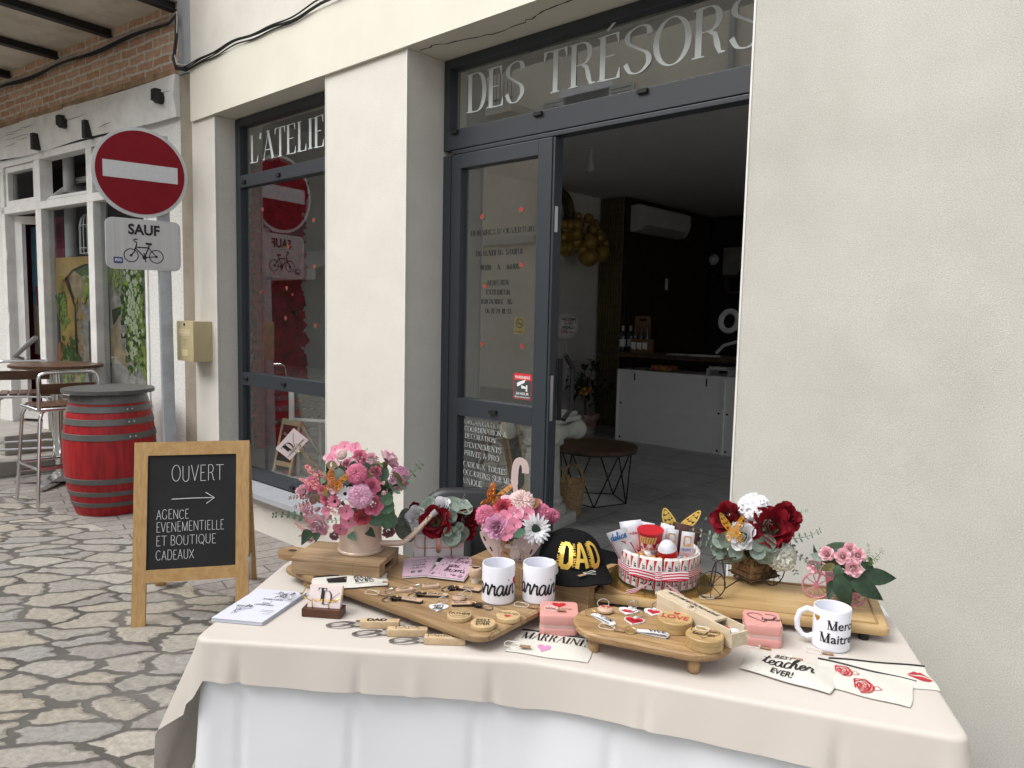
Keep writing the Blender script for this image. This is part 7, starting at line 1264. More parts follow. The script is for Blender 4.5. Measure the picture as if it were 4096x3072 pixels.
for p0,p1,mt in (((900,760),(800,600),DLEAF),((960,640),(1060,520),DLEAF),((1330,760),(1380,600),DLEAF),((520,1300),(440,1450),DLEAF),((600,1330),(590,1420),DLEAF),((1150,1290),(1240,1370),DLEAF),((960,1340),(1030,1410),EUCG),((660,850),(740,940),OLIVE),((700,760),(630,730),EUCG),((640,1000),(600,900),OLIVE),((950,800),(900,740),EUCG),((820,600),(700,560),OLIVE)): B.along('leaf',mt,'T1',p0,p1,1.1,None,'leaf',.03 if p0[1] > 1280 else 0)
B.fill(40,[DLEAF,DLEAF,OLIVE,EUCG],5,(.045,.075),-.28,.6,shrink=.78); rn = random.Random(9)
for k in range(9): a = atan2(-fd_.y,-fd_.x)+rn.uniform(-1.3,1.3); z = rn.uniform(-.5,.7); rr = sqrt(1-z*z); d = Vector((rr*cos(a),rr*sin(a),z)); B.put(('rose','peony','mum')[k%3],(PINK,PALE,LILAC)[k%3],B.c+Vector((d.x*B.rx,d.y*B.rx,d.z*B.rz))*.85,.03,d,None,('rose','peony','chrysanthemum')[k%3])
# card pick
q = B.on('T1',330,350); n2 = facing(q); pc_ = lambda x,y,dd=0: onP('T1',x,y,q+n2*dd,n2)
r = root('business_card_pick', pc_(400,400), 'blush business card held by a gold wire loop above the pink bouquet', 'business card'); Q = [pc_(*p) for p in ((303,528),(508,302),(345,172),(143,400))]; m = MB(); m.slab(Q,.0006,n2); m.build('card', MATS['blush_card'], r, smooth=0); f = quadmap(*Q)
I = Ink(); I.didot("T",.12,.38,.42,thick=.2,sx=.75); I.didot("D",.27,.3,.46,thick=.12,sx=.6); I.ribbon(cat([(.5,.3),(.62,.55),(.85,.85)]),[.02]*11); I.didot("L'ATELIER DES TRÉSORS",.06,.16,.085,fit=.86,thick=.2); I.build('monogram', BLK, r, f, .001, .0001)
m = MB(); ce = pc_(385,395,.004); e1 = (Q[1]-Q[0]).normalized(); e2 = n2.cross(e1).normalized(); m.tube([ce+e1*.011*cos(t)+e2*.011*sin(t) for t in [k*2*pi/22 for k in range(23)]]+[pc_(410,420,.003),pc_(640,635)],.0008,6); m.build('wire', BRASS, r)
P = B.on('T1',800,770)+facing(q)*.012; butterfly('T1',0,0,P,.036,pm('orange_gold_foil',(.62,.25,.05),.22,.8,var=.25,scale=60),'orange gold butterfly perched on a pale peony of the watering can bouquet',.5)
# ---------------------------------------------------------------- handbag box
zb = ZT+.001; A_ = onZ('T2',250,789,ZB); o = Vector((A_.x,A_.y,ZB+.0005)); ux = (onZ('T2',720,781,ZB)-A_); L_ = ux.length; ux.normalize(); uy = Vector((-ux.y,ux.x,0)); hb = zat('T2',250,572,o)-ZB; T = frame(o,ux,uy); DP = .075
r = root('handbag_flower_box', o, 'white handbag shaped gift box filled with red and white roses', 'flower arrangement'); BOXW = pm('box_white',(.70,.68,.69),.4,var=.01); CHAMP = pm('rose_gold',(.62,.36,.26),.25,.8); m = MB(); m.b2((0,0,0),(L_,.004,hb),T); m.b2((0,DP-.004,0),(L_,DP,hb),T); m.b2((0,.004,0),(.004,DP-.004,hb),T); m.b2((L_-.004,.004,0),(L_,DP-.004,hb),T); m.b2((.004,.004,0),(L_-.004,DP-.004,.01),T); m.build('box', BOXW, r, smooth=0)
f = plane(T @ Vector((0,0,0)),ux,(0,0,1)); I = Ink(); I.ribbon(cat([(.003,hb*.98),(.004,hb*.6),(.012,hb*.46),(.03,hb*.43),(L_*.5,hb*.43),(L_-.03,hb*.43),(L_-.012,hb*.46),(L_-.004,hb*.6),(L_-.003,hb*.98)],5),[.003]*41); I.build('gold_trim', CHAMP, r, f, .0008)
m = MB(); m.slab([f(*p,.001) for p in rrect(.014,.045,.006,cx=L_*.49,cy=hb*.55)],.002,-uy); m.build('clasp', CHAMP, r); m = MB(); m.slab([f(*p,.0035) for p in circ(.004,14,L_*.49,hb*.72)],.0006,-uy); m.build('clasp_hole', BOXW, r)
for u in (.22,.75): 
    m = MB()
    for k in range(13): a = Vector((L_*u,-.003,hb*.92-k*hb*.072)); m.tube([T @ (a+Vector(((.0022 if k%2 else .0008)*cos(t),(.0008 if k%2 else .0022)*cos(t),.0042*sin(t)))) for t in [j*pi/5 for j in range(10)]],.0006,5,closed=True)
    m.build('chain', BRASS, r)
B = Bouquet(r, T @ Vector((L_*.5,DP*.5,hb+.02)), .098, .085)
for k,mt,x,y,rp in (('rose',WHITEP,262,388,92),('rose',REDR,452,440,145),('rose',REDR,775,425,115),('rose',REDR,760,540,80),('rose',WHITEP,515,290,85),('rose',WHITEP,730,290,60),('rose',REDR,190,365,48),('rose',REDR,255,305,50)): B.head(k,mt,'T2',x,y,rp,None,'rose')
for p0,p1 in (((420,330),(350,240)),((400,330),(440,230)),((600,390),(600,260)),((640,380),(690,250)),((640,430),(560,350)),((600,520),(530,560)),((640,480),(720,500)),((650,500),(560,660)),((640,520),(740,600)),((630,560),(620,680)),((220,430),(120,390)),((230,470),(90,530)),((220,500),(150,600))): B.along('round_leaf',EUC,'T2',p0,p1,1.05,None,'eucalyptus_leaf',.01)
for p0,p1 in (((440,250),(430,165)),((690,260),(730,190)),((420,280),(500,250))): B.along('sprig',EUC,'T2',p0,p1,1,STEMG,'eucalyptus_sprig')
B.fill(16,[DLEAF,EUCG],3,(.03,.04),.1,.5,shrink=.5,core=.25)
# ---------------------------------------------------------------- umbrella box
zu = .8405; pL = onZ('T2',1050,812,zu); pR = onZ('T2',1300,818,zu); md = (pL+pR)/2; n2 = facing(md); n2 = Vector((n2.x*.93-n2.y*-.0,n2.y,0)).normalized(); ux = Vector((-n2.y,n2.x,0)); g = lambda x,y: (lambda p: ((p-md).dot(ux),p.z-zu))(onP('T2',x,y,md,n2))
Q = [g(*p) for p in ((870,508),(885,590),(930,680),(985,755),(1050,812),(1300,818),(1370,765),(1425,700),(1462,640),(1478,560))]; Q = cat([(a,max(0,b)) for a,b in Q],3); f = plane(md+Vector((0,0,zu-md.z)),ux,(0,0,1))
r = root('umbrella_flower_box', Vector((md.x,md.y,zu)), 'half round umbrella shaped pink box with kitten and rabbit print, full of pink flowers', 'flower arrangement'); PBX = pm('blush_panel',(.62,.49,.47),.5,var=.02); EDG = pm('burnt_edge',(.08,.04,.025),.7); DPU = .085
for e,nm in ((0,'front_panel'),(-DPU,'rear_panel')): m = MB(); m.slab([f(a,b,e) for a,b in Q],-.003,n2); m.build(nm, PBX, r, smooth=0)
m = MB(); k = len(Q)
for i in range(k-1): m.add([f(*Q[i],-.004),f(*Q[i+1],-.004),f(*Q[i+1],-DPU+.001),f(*Q[i],-DPU+.001)],[(0,1,2,3)])
m.build('curved_side', PBX, r, smooth=60); I = Ink()
for x,y,a in ((920,602,.5),(982,700,.5),(1362,727,-.45),(1420,635,-.6),(1090,788,1.57),(1240,798,1.57)): u,v = g(x,y); I.ribbon([(u+.007*sin(-a),v+.007*cos(a)),(u-.007*sin(-a),v-.007*cos(a))],[.0042]*2)
I.build('slot', EDG, r, f, .0006)
tabby = Ink(); stripe = Ink(); rab = Ink(); fl_ = Ink(); el = lambda I,x,y,rx,ry: (lambda u,v: I.poly([(u+rx*cos(t),v+ry*sin(t)) for t in [k*2*pi/20 for k in range(20)]]))(*g(x,y))
el(tabby,1125,735,.013,.020); el(tabby,1128,655,.0165,.0135); el(tabby,1135,705,.012,.008); u,v = g(1092,628); tabby.poly([(u-.005,v-.006),(u+.008,v),(u-.004,v+.012)]); u,v = g(1162,622); tabby.poly([(u-.008,v),(u+.004,v-.006),(u+.004,v+.012)]); el(rab,1205,745,.014,.014); el(rab,1205,700,.0115,.0105); u,v = g(1222,672); rab.ribbon([(u,v),(u+.003,v+.016)],[.006,.004]); u,v = g(1235,690); rab.ribbon([(u,v),(u+.022,v+.003)],[.005,.006]); el(rab,1140,672,.009,.006)
for k in range(5): u,v = g(1105+k*12,640); stripe.ribbon([(u,v+.004),(u+.001,v-.002)],[.0012]*2); u,v = g(1112+k*6,720+k*5); stripe.ribbon([(u-.006,v),(u+.004,v-.002)],[.0012]*2)
for x,y in ((1112,660),(1148,660),(1198,697),(1218,697)): u,v = g(x,y); stripe.ribbon([(u-.0025,v),(u,v-.0012),(u+.0025,v)],[.0009]*3)
rn = random.Random(2)
for k in range(42): x = rn.uniform(1045,1300); el(fl_,x,rn.uniform(755,805)-abs(x-1170)*.05,.003,.003)
for x,y in ((1050,665),(1285,705),(1080,720),(1260,735)): el(fl_,x,y,.0045,.0045); u,v = g(x,y); u2,v2 = g(x+5,795); stripe.ribbon([(u,v),(u2,v2)],[.0009]*2)
for nm,I,c_ in (('flower_print',fl_,(.66,.55,.48)),('cat_print',tabby,(.48,.28,.16)),('rabbit_print',rab,(.66,.58,.54)),('line_print',stripe,(.2,.1,.06))): I.build(nm, pm('print_'+nm,c_,.6,var=.12,scale=120), r, f, {'flower_print':.0005,'cat_print':.0022,'rabbit_print':.0036,'line_print':.005}[nm], .00012)
hk = cat([(1222,330),(1218,195),(1210,110),(1205,60),(1207,0),(1212,-60),(1230,-120),(1262,-132),(1295,-110),(1308,-60),(1306,-18)],4); hm_ = [onP('T2',x,y,md-n2*.03,n2) for x,y in hk]; m = MB(); W2 = [.0065 if i < 10 else .0095 for i in range(len(hm_))]; I = Ink(); f3 = plane(md-n2*.03,ux,(0,0,1)); pts = [((p-md).dot(ux),p.z-md.z) for p in hm_]; L1 = []; R1 = []
for i,p in enumerate(pts):
    a_ = pts[max(0,i-1)]; b = pts[min(len(pts)-1,i+1)]; l = hypot(b[0]-a_[0],b[1]-a_[1]); nx,ny = -(b[1]-a_[1])/l*W2[i], (b[0]-a_[0])/l*W2[i]; L1.append((p[0]+nx,p[1]+ny)); R1.append((p[0]-nx,p[1]-ny))
m.slab([f3(*p,0) for p in R1+L1[::-1]],.004,n2); m.build('handle', PBX, r, smooth=30)
B = Bouquet(r, f((g(870,508)[0]+g(1478,560)[0])/2, g(1170,560)[1]+.005, -DPU*.5), .108, .085)
for k,mt,x,y,rp in (('mum',DEEPP,925,385,92),('peony',CORAL,1095,310,95),('mum',BLUSH,1270,262,118),('peony',LILAC,1028,492,120),('hydrangea',PINK,1110,402,70),('hydrangea',PINK,1195,372,72),('hydrangea',PINK,1322,370,76),('hydrangea',PINK,1200,475,72),('hydrangea',PINK,1125,560,62),('carnation',DEEPP,1475,352,75),('carnation',DEEPP,1568,385,66),('gerbera',WHITEP,1412,515,132),('hydrangea',PINK,1432,275,58),('carnation',PALE,1120,245,55),('hydrangea',PALE,1240,360,55),('peony',PALE,930,500,50)): B.head(k,mt,'T2',x,y,rp,EYE if k == 'gerbera' else None,{'mum':'chrysanthemum'}.get(k,k))
for p0,p1,mt in (((1300,520),(1190,590),EUCG),((900,470),(870,540),DLEAF),((1370,470),(1450,600),DLEAF),((1350,330),(1370,190),FERN),((1460,460),(1540,540),EUCG)): B.along('leaf',mt,'T2',p0,p1,1.2,None,'leaf')
B.fill(20,[DLEAF,EUCG,OLIVE],8,(.03,.045),.1,.6,shrink=.5,core=.25)
P = B.on('T2',1000,235)+n2*.0; butterfly('T2',0,0,P+Vector((0,0,.004)),.048,MATS['orange_gold_foil'],'orange gold butterfly standing on the umbrella box flowers',.6,spread=.9)
# ---------------------------------------------------------------- cap
cz = .8405; cp = onZ('T2',1735,905,cz); cp = Vector((cp.x,cp.y,cz)); hd_ = facing(cp); a0 = atan2(hd_.y,hd_.x)+radians(20); cp = cp-hd_*.055; CR_ = .092; CH_ = (zat('T2',1765,525,cp)-cz)*.93; r = root('baseball_cap', cp, 'black baseball cap with gold DAD lettering resting on the crate', 'cap'); CAPB = pm('black_twill',(.006,.006,.007),.95,var=.2,bump=.3,bscale=600,spec=.12)
Fv = Vector((cos(a0),sin(a0),0)); Sv = Vector((-sin(a0),cos(a0),0)); lift_ = radians(5)
def crown(th, ph, e=0):      # th around from front, ph up
    c_ = cos(ph)**.75; z = sin(ph)**.92*CH_; rr = CR_*(1.0+.13*cos(th)**2*1.0); return cp+Fv*(cos(th)*c_*(rr+e))+Sv*(sin(th)*c_*(CR_*.93+e))+Vector((0,0,z+.004+e*sin(ph)))
m = MB(); m.grid([[crown(2*pi*i/48,pi/2*j/14) for i in range(49)] for j in range(15)]); m.build('crown', CAPB, r, smooth=80); m = MB(); m.ball(crown(0,pi/2),.006,10,6,sc=(1,1,.6)); m.build('button', CAPB, r)
m = MB(); n = 22
def brim(s_, t): th = (s_-.5)*2*1.2; b0 = crown(th,0); L2 = .078*(cos(th*.9)**.6 if cos(th*.9) > 0 else 0); q = b0+Fv*L2*t+Sv*sin(th)*.006*t; q.z = cz+.012-.018*t*(.4+.6*abs(sin(th)))-.015*abs(sin(th))**2*t+.004; return q
m.grid([[brim(i/n,j/6) for i in range(n+1)] for j in range(7)]); m.grid([[brim(i/n,j/6)-Vector((0,0,.003)) for i in range(n+1)] for j in range(7)],flip=True); m.grid([[brim(i/n,1)-Vector((0,0,.003*k)) for i in range(n+1)] for k in (0,1)]); m.build('brim', CAPB, r, smooth=80)
fc = lambda u,v,e: crown(-u/CR_*-1, max(.02,v/CH_*1.08), e+.0008)
m_off = -radians(20)*CR_*.2
I = Ink()
def capletter(k, u0):
    w_ = .036; h0,h1 = .014,.074
    D_ = lambda pts,ws: I.ribbon([(u0+x*w_,h0+y*(h1-h0)) for x,y in [(pts[i//6][0]+(pts[i//6+1][0]-pts[i//6][0])*(i%6)/6, pts[i//6][1]+(pts[i//6+1][1]-pts[i//6][1])*(i%6)/6) for i in range((len(pts)-1)*6)]+[pts[-1]]],[ws]*((len(pts)-1)*6+1))
    if k == 'D': D_([(.12,0),(.12,1)],.0125); D_([(.12,0.02),(.6,.02),(.86,.2),(.86,.8),(.6,.98),(.12,.98)],.0115)
    else: D_([(.1,0),(.42,1.0)],.0105); D_([(.42,1.0),(.62,1.0),(.92,0)],.0105); D_([(.25,.3),(.8,.3)],.009)
us = (-.062,-.018,.030)
for u0,k in zip(us,'DAD'): capletter(k,u0+m_off)
for u0,t in zip(us,("THE MAN","THE MYTH","THE LEGEND")):
    J = Ink(); J.sans(t,0,0,.0095,fit=.058)
    for pts,kk in J.p: I.k += 0; I.p.append(([(u0+m_off+.001-b, .016+a) for a,b in pts], 11))
I.build('gold_lettering', pm('gold_vinyl',(.72,.47,.09),.3,.5,var=.08,scale=60), r, fc, .0008, .00015)
string_tag(brim(.45,.35)+Vector((0,0,.003)),a0-1.2,'price tag tied on the brim of the black cap',.9)
# ---------------------------------------------------------------- chair behind the table
q = ray('T2',760,330); t_ = 3.05/hypot(q.x,q.y); cq = CAM+q*t_; cb = Vector((cq.x,cq.y,0)); ht_ = zat('T2',700,125,cb); r = root('black_chair', cb, 'black padded office chair standing between the table and the shop door', 'chair'); fdv = facing(cb); sv = Vector((-fdv.y,fdv.x,0)); BLS = pm('black_leatherette',(.010,.011,.014),.42,var=.1,spec=.5)
f = plane(cb, sv, (0,0,1)); m = MB(); P = rrect(.40,.50,.12,8,0,ht_-.25); n = len(P); rings = [[f(a*s,(b-(ht_-.25))*s+ht_-.25,e) for a,b in P] for s,e in ((.9,-.035),(1,-.02),(1,.01),(.93,.028))]; m.add([v for R_ in rings for v in R_],[tuple(reversed(range(n))),tuple(range(3*n,4*n))]+[(j*n+i,j*n+(i+1)%n,(j+1)*n+(i+1)%n,(j+1)*n+i) for j in range(3) for i in range(n)]); m.build('backrest', BLS, r, smooth=60)
T = frame(cb,sv); m = MB(); m.box((0,.25,.47),(.46,.44,.08),T,.03); m.build('seat', BLS, r); m = MB(); m.tube([T @ Vector(p) for p in ((0,.02,ht_-.3),(0,-.06,.6),(0,-.04,.44),(0,.15,.42))],.018,8); m.build('back_stem', GREY, r); m = MB(); m.cyl(T @ Vector((0,.22,.08)),T @ Vector((0,.22,.43)),.028,14)
for k in range(5): m.cyl(T @ Vector((0,.22,.09)),T @ Vector((.28*cos(k*1.257),.22+.28*sin(k*1.257),.06)),.018,8)
m.build('star_base', GREY, r)
for k in range(5): m = MB(); m.ball(T @ Vector((.28*cos(k*1.257),.22+.28*sin(k*1.257),.03)),.025,12,8); m.build('castor', GREY, r)
# ---------------------------------------------------------------- chocolate cake
zk = ZB+.0005; pf = onZ('T3',790,882,zk); fk = facing(pf); RK = 330*.4822*((pf-CAM).dot(RF)+.09)/FPX; ck = pf-fk*RK; ck.z = zk; RD2 = 440*.4822*((pf-CAM).dot(RF)+.09)/FPX
GB = pm('gold_board',(.75,.52,.14),.3,1,var=.06,scale=14); m = MB(); P = []; n = 46*6
for k in range(n): a = 2*pi*k/n; rr = RD2*(1+.018*abs(sin(23*a))); P.append((ck.x+rr*cos(a),ck.y+rr*sin(a)))
m.prism(P,zk,zk+.0025); simple('gold_cake_board', m, GB, ck, 'round gold cake board with scalloped edge under the chocolate cake', 'cake board', smooth=30)
zk += .0027; r = root('chocolate_bar_cake', Vector((ck.x,ck.y,zk)), 'round cake of red and white chocolate bars tied with a striped ribbon bow', 'cake'); HK = .09; NB = 30; WB_ = 2*pi*RK/NB; WRAP = pm('wrapper_white',(.70,.66,.63),.35,var=.05,scale=60); WRED = pm('wrapper_red',(.52,.018,.03),.35,var=.08,scale=60)
bar_me = None; base_a = atan2(fk.y,fk.x)
def barmesh():
    m = MB(); m.box((0,0,HK*.5),(.012,WB_*.93,HK*.9),None,.0025)
    for s in (-1,1): m.grid([[(dx,y,z) for y in [(-.45+.9*k/6)*WB_ for k in range(7)]] for dx,z in ((.003,HK*(.5+s*.45)),(.0005+.001*s,HK*(.5+s*.5)))])
    m.cur = 1; xf = .0062; m.add([(xf+.0002,y,z) for y,z in ((-WB_*.44,HK*.08),(-WB_*.34,HK*.08),(-WB_*.26,HK*.3),(-WB_*.36,HK*.52),(-WB_*.32,HK*.74),(-WB_*.1,HK*.93),(-WB_*.44,HK*.93))],[tuple(range(7))]); m.add([(xf+.0002,y,z) for y,z in ((WB_*.3,HK*.1),(WB_*.44,HK*.1),(WB_*.44,HK*.3),(WB_*.36,HK*.22))],[(0,1,2,3)]); m.add([(y*0-.0002+xf*0+.0*z+0.0,y,HK*.952) for y,z in ()],[]) if 0 else None
    m.cur = 2; vs, fs, W_ = bfont("kinder"); h_ = WB_*.42; sc = HK*.6/W_
    m.add([(xf+.0006, WB_*.02-(q[1]*h_)*-1-h_*.5+WB_*.1, HK*.2+q[0]*sc) if False else (xf+.0006, WB_*.28-q[1]*h_, HK*.2+q[0]*sc) for q in vs],[tuple(f) for f in fs])
    return m.mesh('chocolate_bar',[WRAP,WRED,BLK],None,30)
bm_ = barmesh()
for k in range(NB):
    a = base_a+2*pi*k/NB; o = bpy.data.objects.new('chocolate_bar', bm_); COL.objects.link(o); o.parent = r; o.matrix_local = Matrix.Rotation(a,4,'Z') @ Matrix.Translation((RK-.006,0,.0)) @ Matrix.Rotation(radians(random.Random(k).uniform(-2.5,2.5)),4,'X')
m = MB(); m.lathe([(RK-.014,.001),(RK-.014,HK*.62),(0,HK*.66)],36,Matrix.Translation((ck.x,ck.y,zk))); m.build('filling_base', pm('tissue_red',(.45,.03,.04),.6,var=.3,scale=60), r)
RIB = pm('striped_ribbon',(.5,.02,.06),.5); RIBW = pm('striped_ribbon_white',(.70,.66,.68),.5); m = MB(); rings = 9
for j in range(8):
    m.cur = j%2; z0 = zk+HK*.40+j*.0027; z1 = z0+.0027; m.add([(ck.x+(RK+.0028)*cos(2*pi*k/60),ck.y+(RK+.0028)*sin(2*pi*k/60),z) for z in (z0,z1) for k in range(60)],[(k,(k+1)%60,60+(k+1)%60,60+k) for k in range(60)])
m.build('ribbon', [RIB,RIBW], r, smooth=60)
ko = Vector((ck.x,ck.y,zk+HK*.5))+fk*(RK+.006); sk = Vector((-fk.y,fk.x,0)); kn = lambda a,b,e: ko+sk*a*1.35+Vector((0,0,b*1.2))+fk*e*1.1
m = MB()
def striped(m, path, w_, n=6):     # path of (a,b,e,ang)
    for j in range(n):
        m.cur = j%2; s0 = (j/n-.5)*w_; s1 = ((j+1)/n-.5)*w_; m.grid([[kn(a-sin(t)*s,b+cos(t)*s,e) for s in (s0,s1)] for a,b,e,t in path])
for sd in (-1,1):
    striped(m,[(sd*.004,.0,.004,0),(sd*.02,.006,.012,sd*.2),(sd*.042,.010,.012,sd*.25),(sd*.055,.008,.004,sd*.1),(sd*.042,.002,-.001,sd*-.1),(sd*.02,-.002,.002,0),(sd*.004,0,.005,0)],.018)
    striped(m,[(sd*.003,-.002,.006,sd*.9),(sd*.02,-.016,.012,sd*.75),(sd*.04,-.030,.012,sd*.6),(sd*.052 if sd > 0 else -.062,-.040,.012,sd*.5)],.017)
striped(m,[(-.006,0,.009,0),(0,0,.012,0),(.006,0,.009,0)],.014); m.build('bow', [RIB,RIBW], r, smooth=60)
# treats in the cake
tz = zk+HK*.66
def treat(x, y, z=None): p = onZ('T3',x,y,z or tz); return Vector((p.x,p.y,z or tz))
n_ = fk; P = treat(722,560); r = root('snack_tub', P, 'red topped chocolate spread snack tub standing in the cake', 'snack tub'); ax = (Vector((0,0,1))+n_*.12-sk*.18).normalized(); T = frame(P, sk, None, ax); m = MB(); m.lathe([(.026,.0),(.034,.07),(.036,.071),(.036,.074),(0,.074)],30,T); m.build('tub', pm('tub_red',(.45,.02,.03),.3,var=.1), r, smooth=35)
ft2 = lambda u,v,e: T @ Vector(((.0265+.0085*v/.07+e)*sin(u/.031), -(.0265+.0085*v/.07+e)*cos(u/.031), v)) ; ydir = T.to_3x3() @ Vector((0,-1,0)); a_off = 0
I = Ink(); I.poly([(-.026,.012),(-.012,.008),(.0,.008),(.0,.046),(-.012,.047),(-.026,.044)]); I.poly([(0,.008),(.012,.008),(.026,.012),(.026,.044),(.012,.047),(0,.046)]); I.build('white_panel', WRAP, r, ft2, .0008, .0001); I = Ink(); I.sans("n",-.024,.028,.011); I.sans("& GO",.004,.017,.007,fit=.018); I.poly([(-.016,.012),(.004,.010),(.006,.017),(-.01,.021)]); I.build('black_lettering', BLK, r, ft2, .0022, .0001); I = Ink(); I.sans("utella",-.015,.028,.011,fit=.037); I.build('red_lettering', REDI, r, ft2, .0022, .0001)
I = Ink()
for k in range(7): I.ribbon([(-.026+k*.006,.046),(-.022+k*.006,.066)],[.0042]*2)
I.build('breadstick_print', pm('print_biscuit',(.55,.36,.13),.5), r, ft2, .0022, .0001)
def packet(x, y, w_, h_, ax_tilt, mats, lab, name='snack_packet', txt=None, t_=.012, yaw=0, z=None):
    P = treat(x,y,z); r = root(name, P, lab, 'snack', 'wrapped snacks in the cake'); ux = (sk*cos(yaw)+fk*sin(yaw)).normalized(); ax = (Vector((0,0,1))*cos(ax_tilt[0])+ux*sin(ax_tilt[0])+fk*ax_tilt[1]).normalized(); ux = (ux-ax*ux.dot(ax)).normalized(); T = frame(P, ux, None, ax); m = MB(); nx,ny = 8,8
    bul = lambda u,v: t_*.5*(1-abs(2*u-1)**3)*(1-abs(2*v-1)**5)+.0004
    for sg in (-1,1): m.grid([[T @ Vector(((i/nx-.5)*w_, -sg*bul(i/nx,j/ny)*-1*-1, j/ny*h_)) for i in range(nx+1)] for j in range(ny+1)], flip=sg < 0)
    m.build('wrapper', mats[0], r, smooth=60); fr_ = lambda u,v,e: T @ Vector((u,-(bul(min(1,max(0,u/w_+.5)),min(1,max(0,v/h_)))+e),v))
    if txt:
        for nm,fn,mt in txt: I = Ink(); fn(I,w_,h_); I.build(nm,mt,r,fr_,.0008,.0001)
    return r
BLUI = pm('blue_ink',(.04,.16,.4),.5); BROWNW = pm('brown_wrapper',(.06,.02,.015),.3,var=.1); BISC = pm('biscuit',(.5,.31,.14),.6,var=.15,scale=60)
packet(560,590,.056,.092,(-.45,.25),(WHF,),'white and red cream slice packet leaning at the left of the cake',txt=(('red_band',lambda I,w_,h_: I.poly([(-w_*.46,h_*.1),(w_*.46,h_*.06),(w_*.44,h_*.5),(w_*.1,h_*.66),(-w_*.46,h_*.7)]),WRED),('blue_lettering',lambda I,w_,h_: I.script("delice",-w_*.42,h_*.74,.02,.14,fit=w_*.8),BLUI)))
packet(600,520,.06,.082,(-.2,-.1),(WHF,),'white wrapped bar at the back left of the cake',txt=(('lettering',lambda I,w_,h_: I.sans("kinder",-w_*.35,h_*.55,.008,fit=w_*.7),REDI),)); packet(660,510,.05,.076,(.1,-.1),(WHF,),'white wrapped bar behind the snack tub',txt=(('lettering',lambda I,w_,h_: I.sans("kinder",-w_*.35,h_*.6,.008,fit=w_*.7),REDI),))
def bisc(I,w_,h_): I.poly([(x*w_,h_*.45+y*h_) for x,y in rrect(.62,.4,.1,4,0,.22)]); 
def hlab(I,w_,h_): I.sans("HAPPY",-w_*.38,h_*.3,.008,fit=w_*.76)
for x,y,l in ((890,560,'biscuit snack packet right of the tub in the cake'),(1020,585,'biscuit snack packet at the right rim of the cake')): packet(x,y,.034,.075,(.06,.1),(WHF,),l,txt=(('biscuit_print',bisc,BISC),('lettering',hlab,BLUI)))
packet(960,540,.045,.08,(.15,-.1),(BROWNW,),'dark brown wrapped bar at the back right of the cake'); packet(1030,545,.04,.074,(.3,-.1),(BROWNW,),'dark brown wrapped bar furthest right in the cake'); packet(840,530,.05,.075,(.2,-.15),(WHF,),'blue and white packet behind the biscuit snacks',txt=(('blue_band',lambda I,w_,h_: I.poly([(-w_*.4,h_*.5),(w_*.4,h_*.6),(w_*.4,h_*.85),(-w_*.4,h_*.75)]),BLUI),))
P = treat(880,620); r = root('chocolate_egg', P, 'red and white foil chocolate egg at the front of the cake', 'chocolate egg'); m = MB(); nl = 16; RE = .026
pr = [(RE*sin(pi*i/nl)*(1-.10*cos(pi*i/nl)*-1), RE*1.25*(1-cos(pi*i/nl))) for i in range(nl+1)]; TT = Matrix.Translation(P) @ Matrix.Rotation(.25,4,'X'); m.lathe(pr[:10],26,TT,caps=False); m.cur = 1; m.lathe(pr[9:],26,TT,caps=False); m.build('foil', [REDF,WHF], r, smooth=60)
I = Ink(); I.sans("surprise",-.016,.0,.007,fit=.032); f = lambda u,v,e: P+Vector((0,0,.042+v))+sk*u+fk*(sqrt(max(0,(RE*.86)**2-u*u))+e); I.build('lettering', BLK, r, f, .0012)
for i,(x,y,mt,l) in enumerate(((655,590,AMBF,'amber wrapped sweet in front of the tub on the cake'),(705,585,WHF,'white wrapped sweet in front of the tub on the cake'),(745,625,AMBF,'amber wrapped sweet at the front rim of the cake'),(800,640,AMBF,'amber wrapped sweet beside the foil egg'),(965,625,SILV,'silver wrapped sweet right of the foil egg'),(600,600,AMBF,'amber wrapped sweet by the red packet'))): candy(treat(x,y),mt,l,.013,i)
P = treat(945,520,tz+.0); P.z = zat('T3',940,340,P)-.0; butterfly('T3',0,0,P,.05,GOLD,'gold cut out butterfly above the right side of the cake',.2,spread=.25)
# ---------------------------------------------------------------- flower cart
CARTW = woodm('torched_wood',(.06,.03,.014),(.32,.19,.09),ang=.6,rough=.55,scale=1.8); RUST = pm('brown_wire',(.05,.035,.03),.5,.3,var=.2); zz = ZB+.0005; o = onZ('T4',462,735,zz); o.z = zz; ux = onZ('T4',662,700,zz)-o; L_ = ux.length*.98; ux.normalize(); uy = Vector((-ux.y,ux.x,0)); hb = (zat('T4',465,530,o)-zz); z0 = .012; T = frame(o,ux,uy); DPc = .075
r = root('flower_cart', o, 'torched wooden box on a brown wire tricycle holding red and white flowers', 'flower arrangement'); m = MB()
for k in range(3):
    a = z0+(hb-z0)*k/3+.0008; b = z0+(hb-z0)*(k+1)/3-.0008
    m.b2((0,0,a),(L_,.006,b),T,.001); m.b2((0,DPc-.006,a),(L_,DPc,b),T,.001); m.b2((0,.0065,a),(.006,DPc-.0065,b),T,.001); m.b2((L_-.006,.0065,a),(L_,DPc-.0065,b),T,.001)
m.b2((-.003,-.003,z0),(.006,-.0003,hb+.001),T); m.b2((.0065,.0065,z0),(L_-.0065,DPc-.0065,z0+.006),T); m.build('box', CARTW, r, smooth=0); f = plane(T @ Vector((0,0,0)),ux,(0,0,1)); I = Ink(); I.didot("FLOWERS",L_*.5,hb*.74,.012,fit=L_*.84,cx=True,thick=.22); I.didot("DE",L_*.5,hb*.5,.008,cx=True,thick=.22); I.didot("ROSE",L_*.55,hb*.26,.010,cx=True,thick=.22); I.build('lettering', BLK, r, f, .0008)
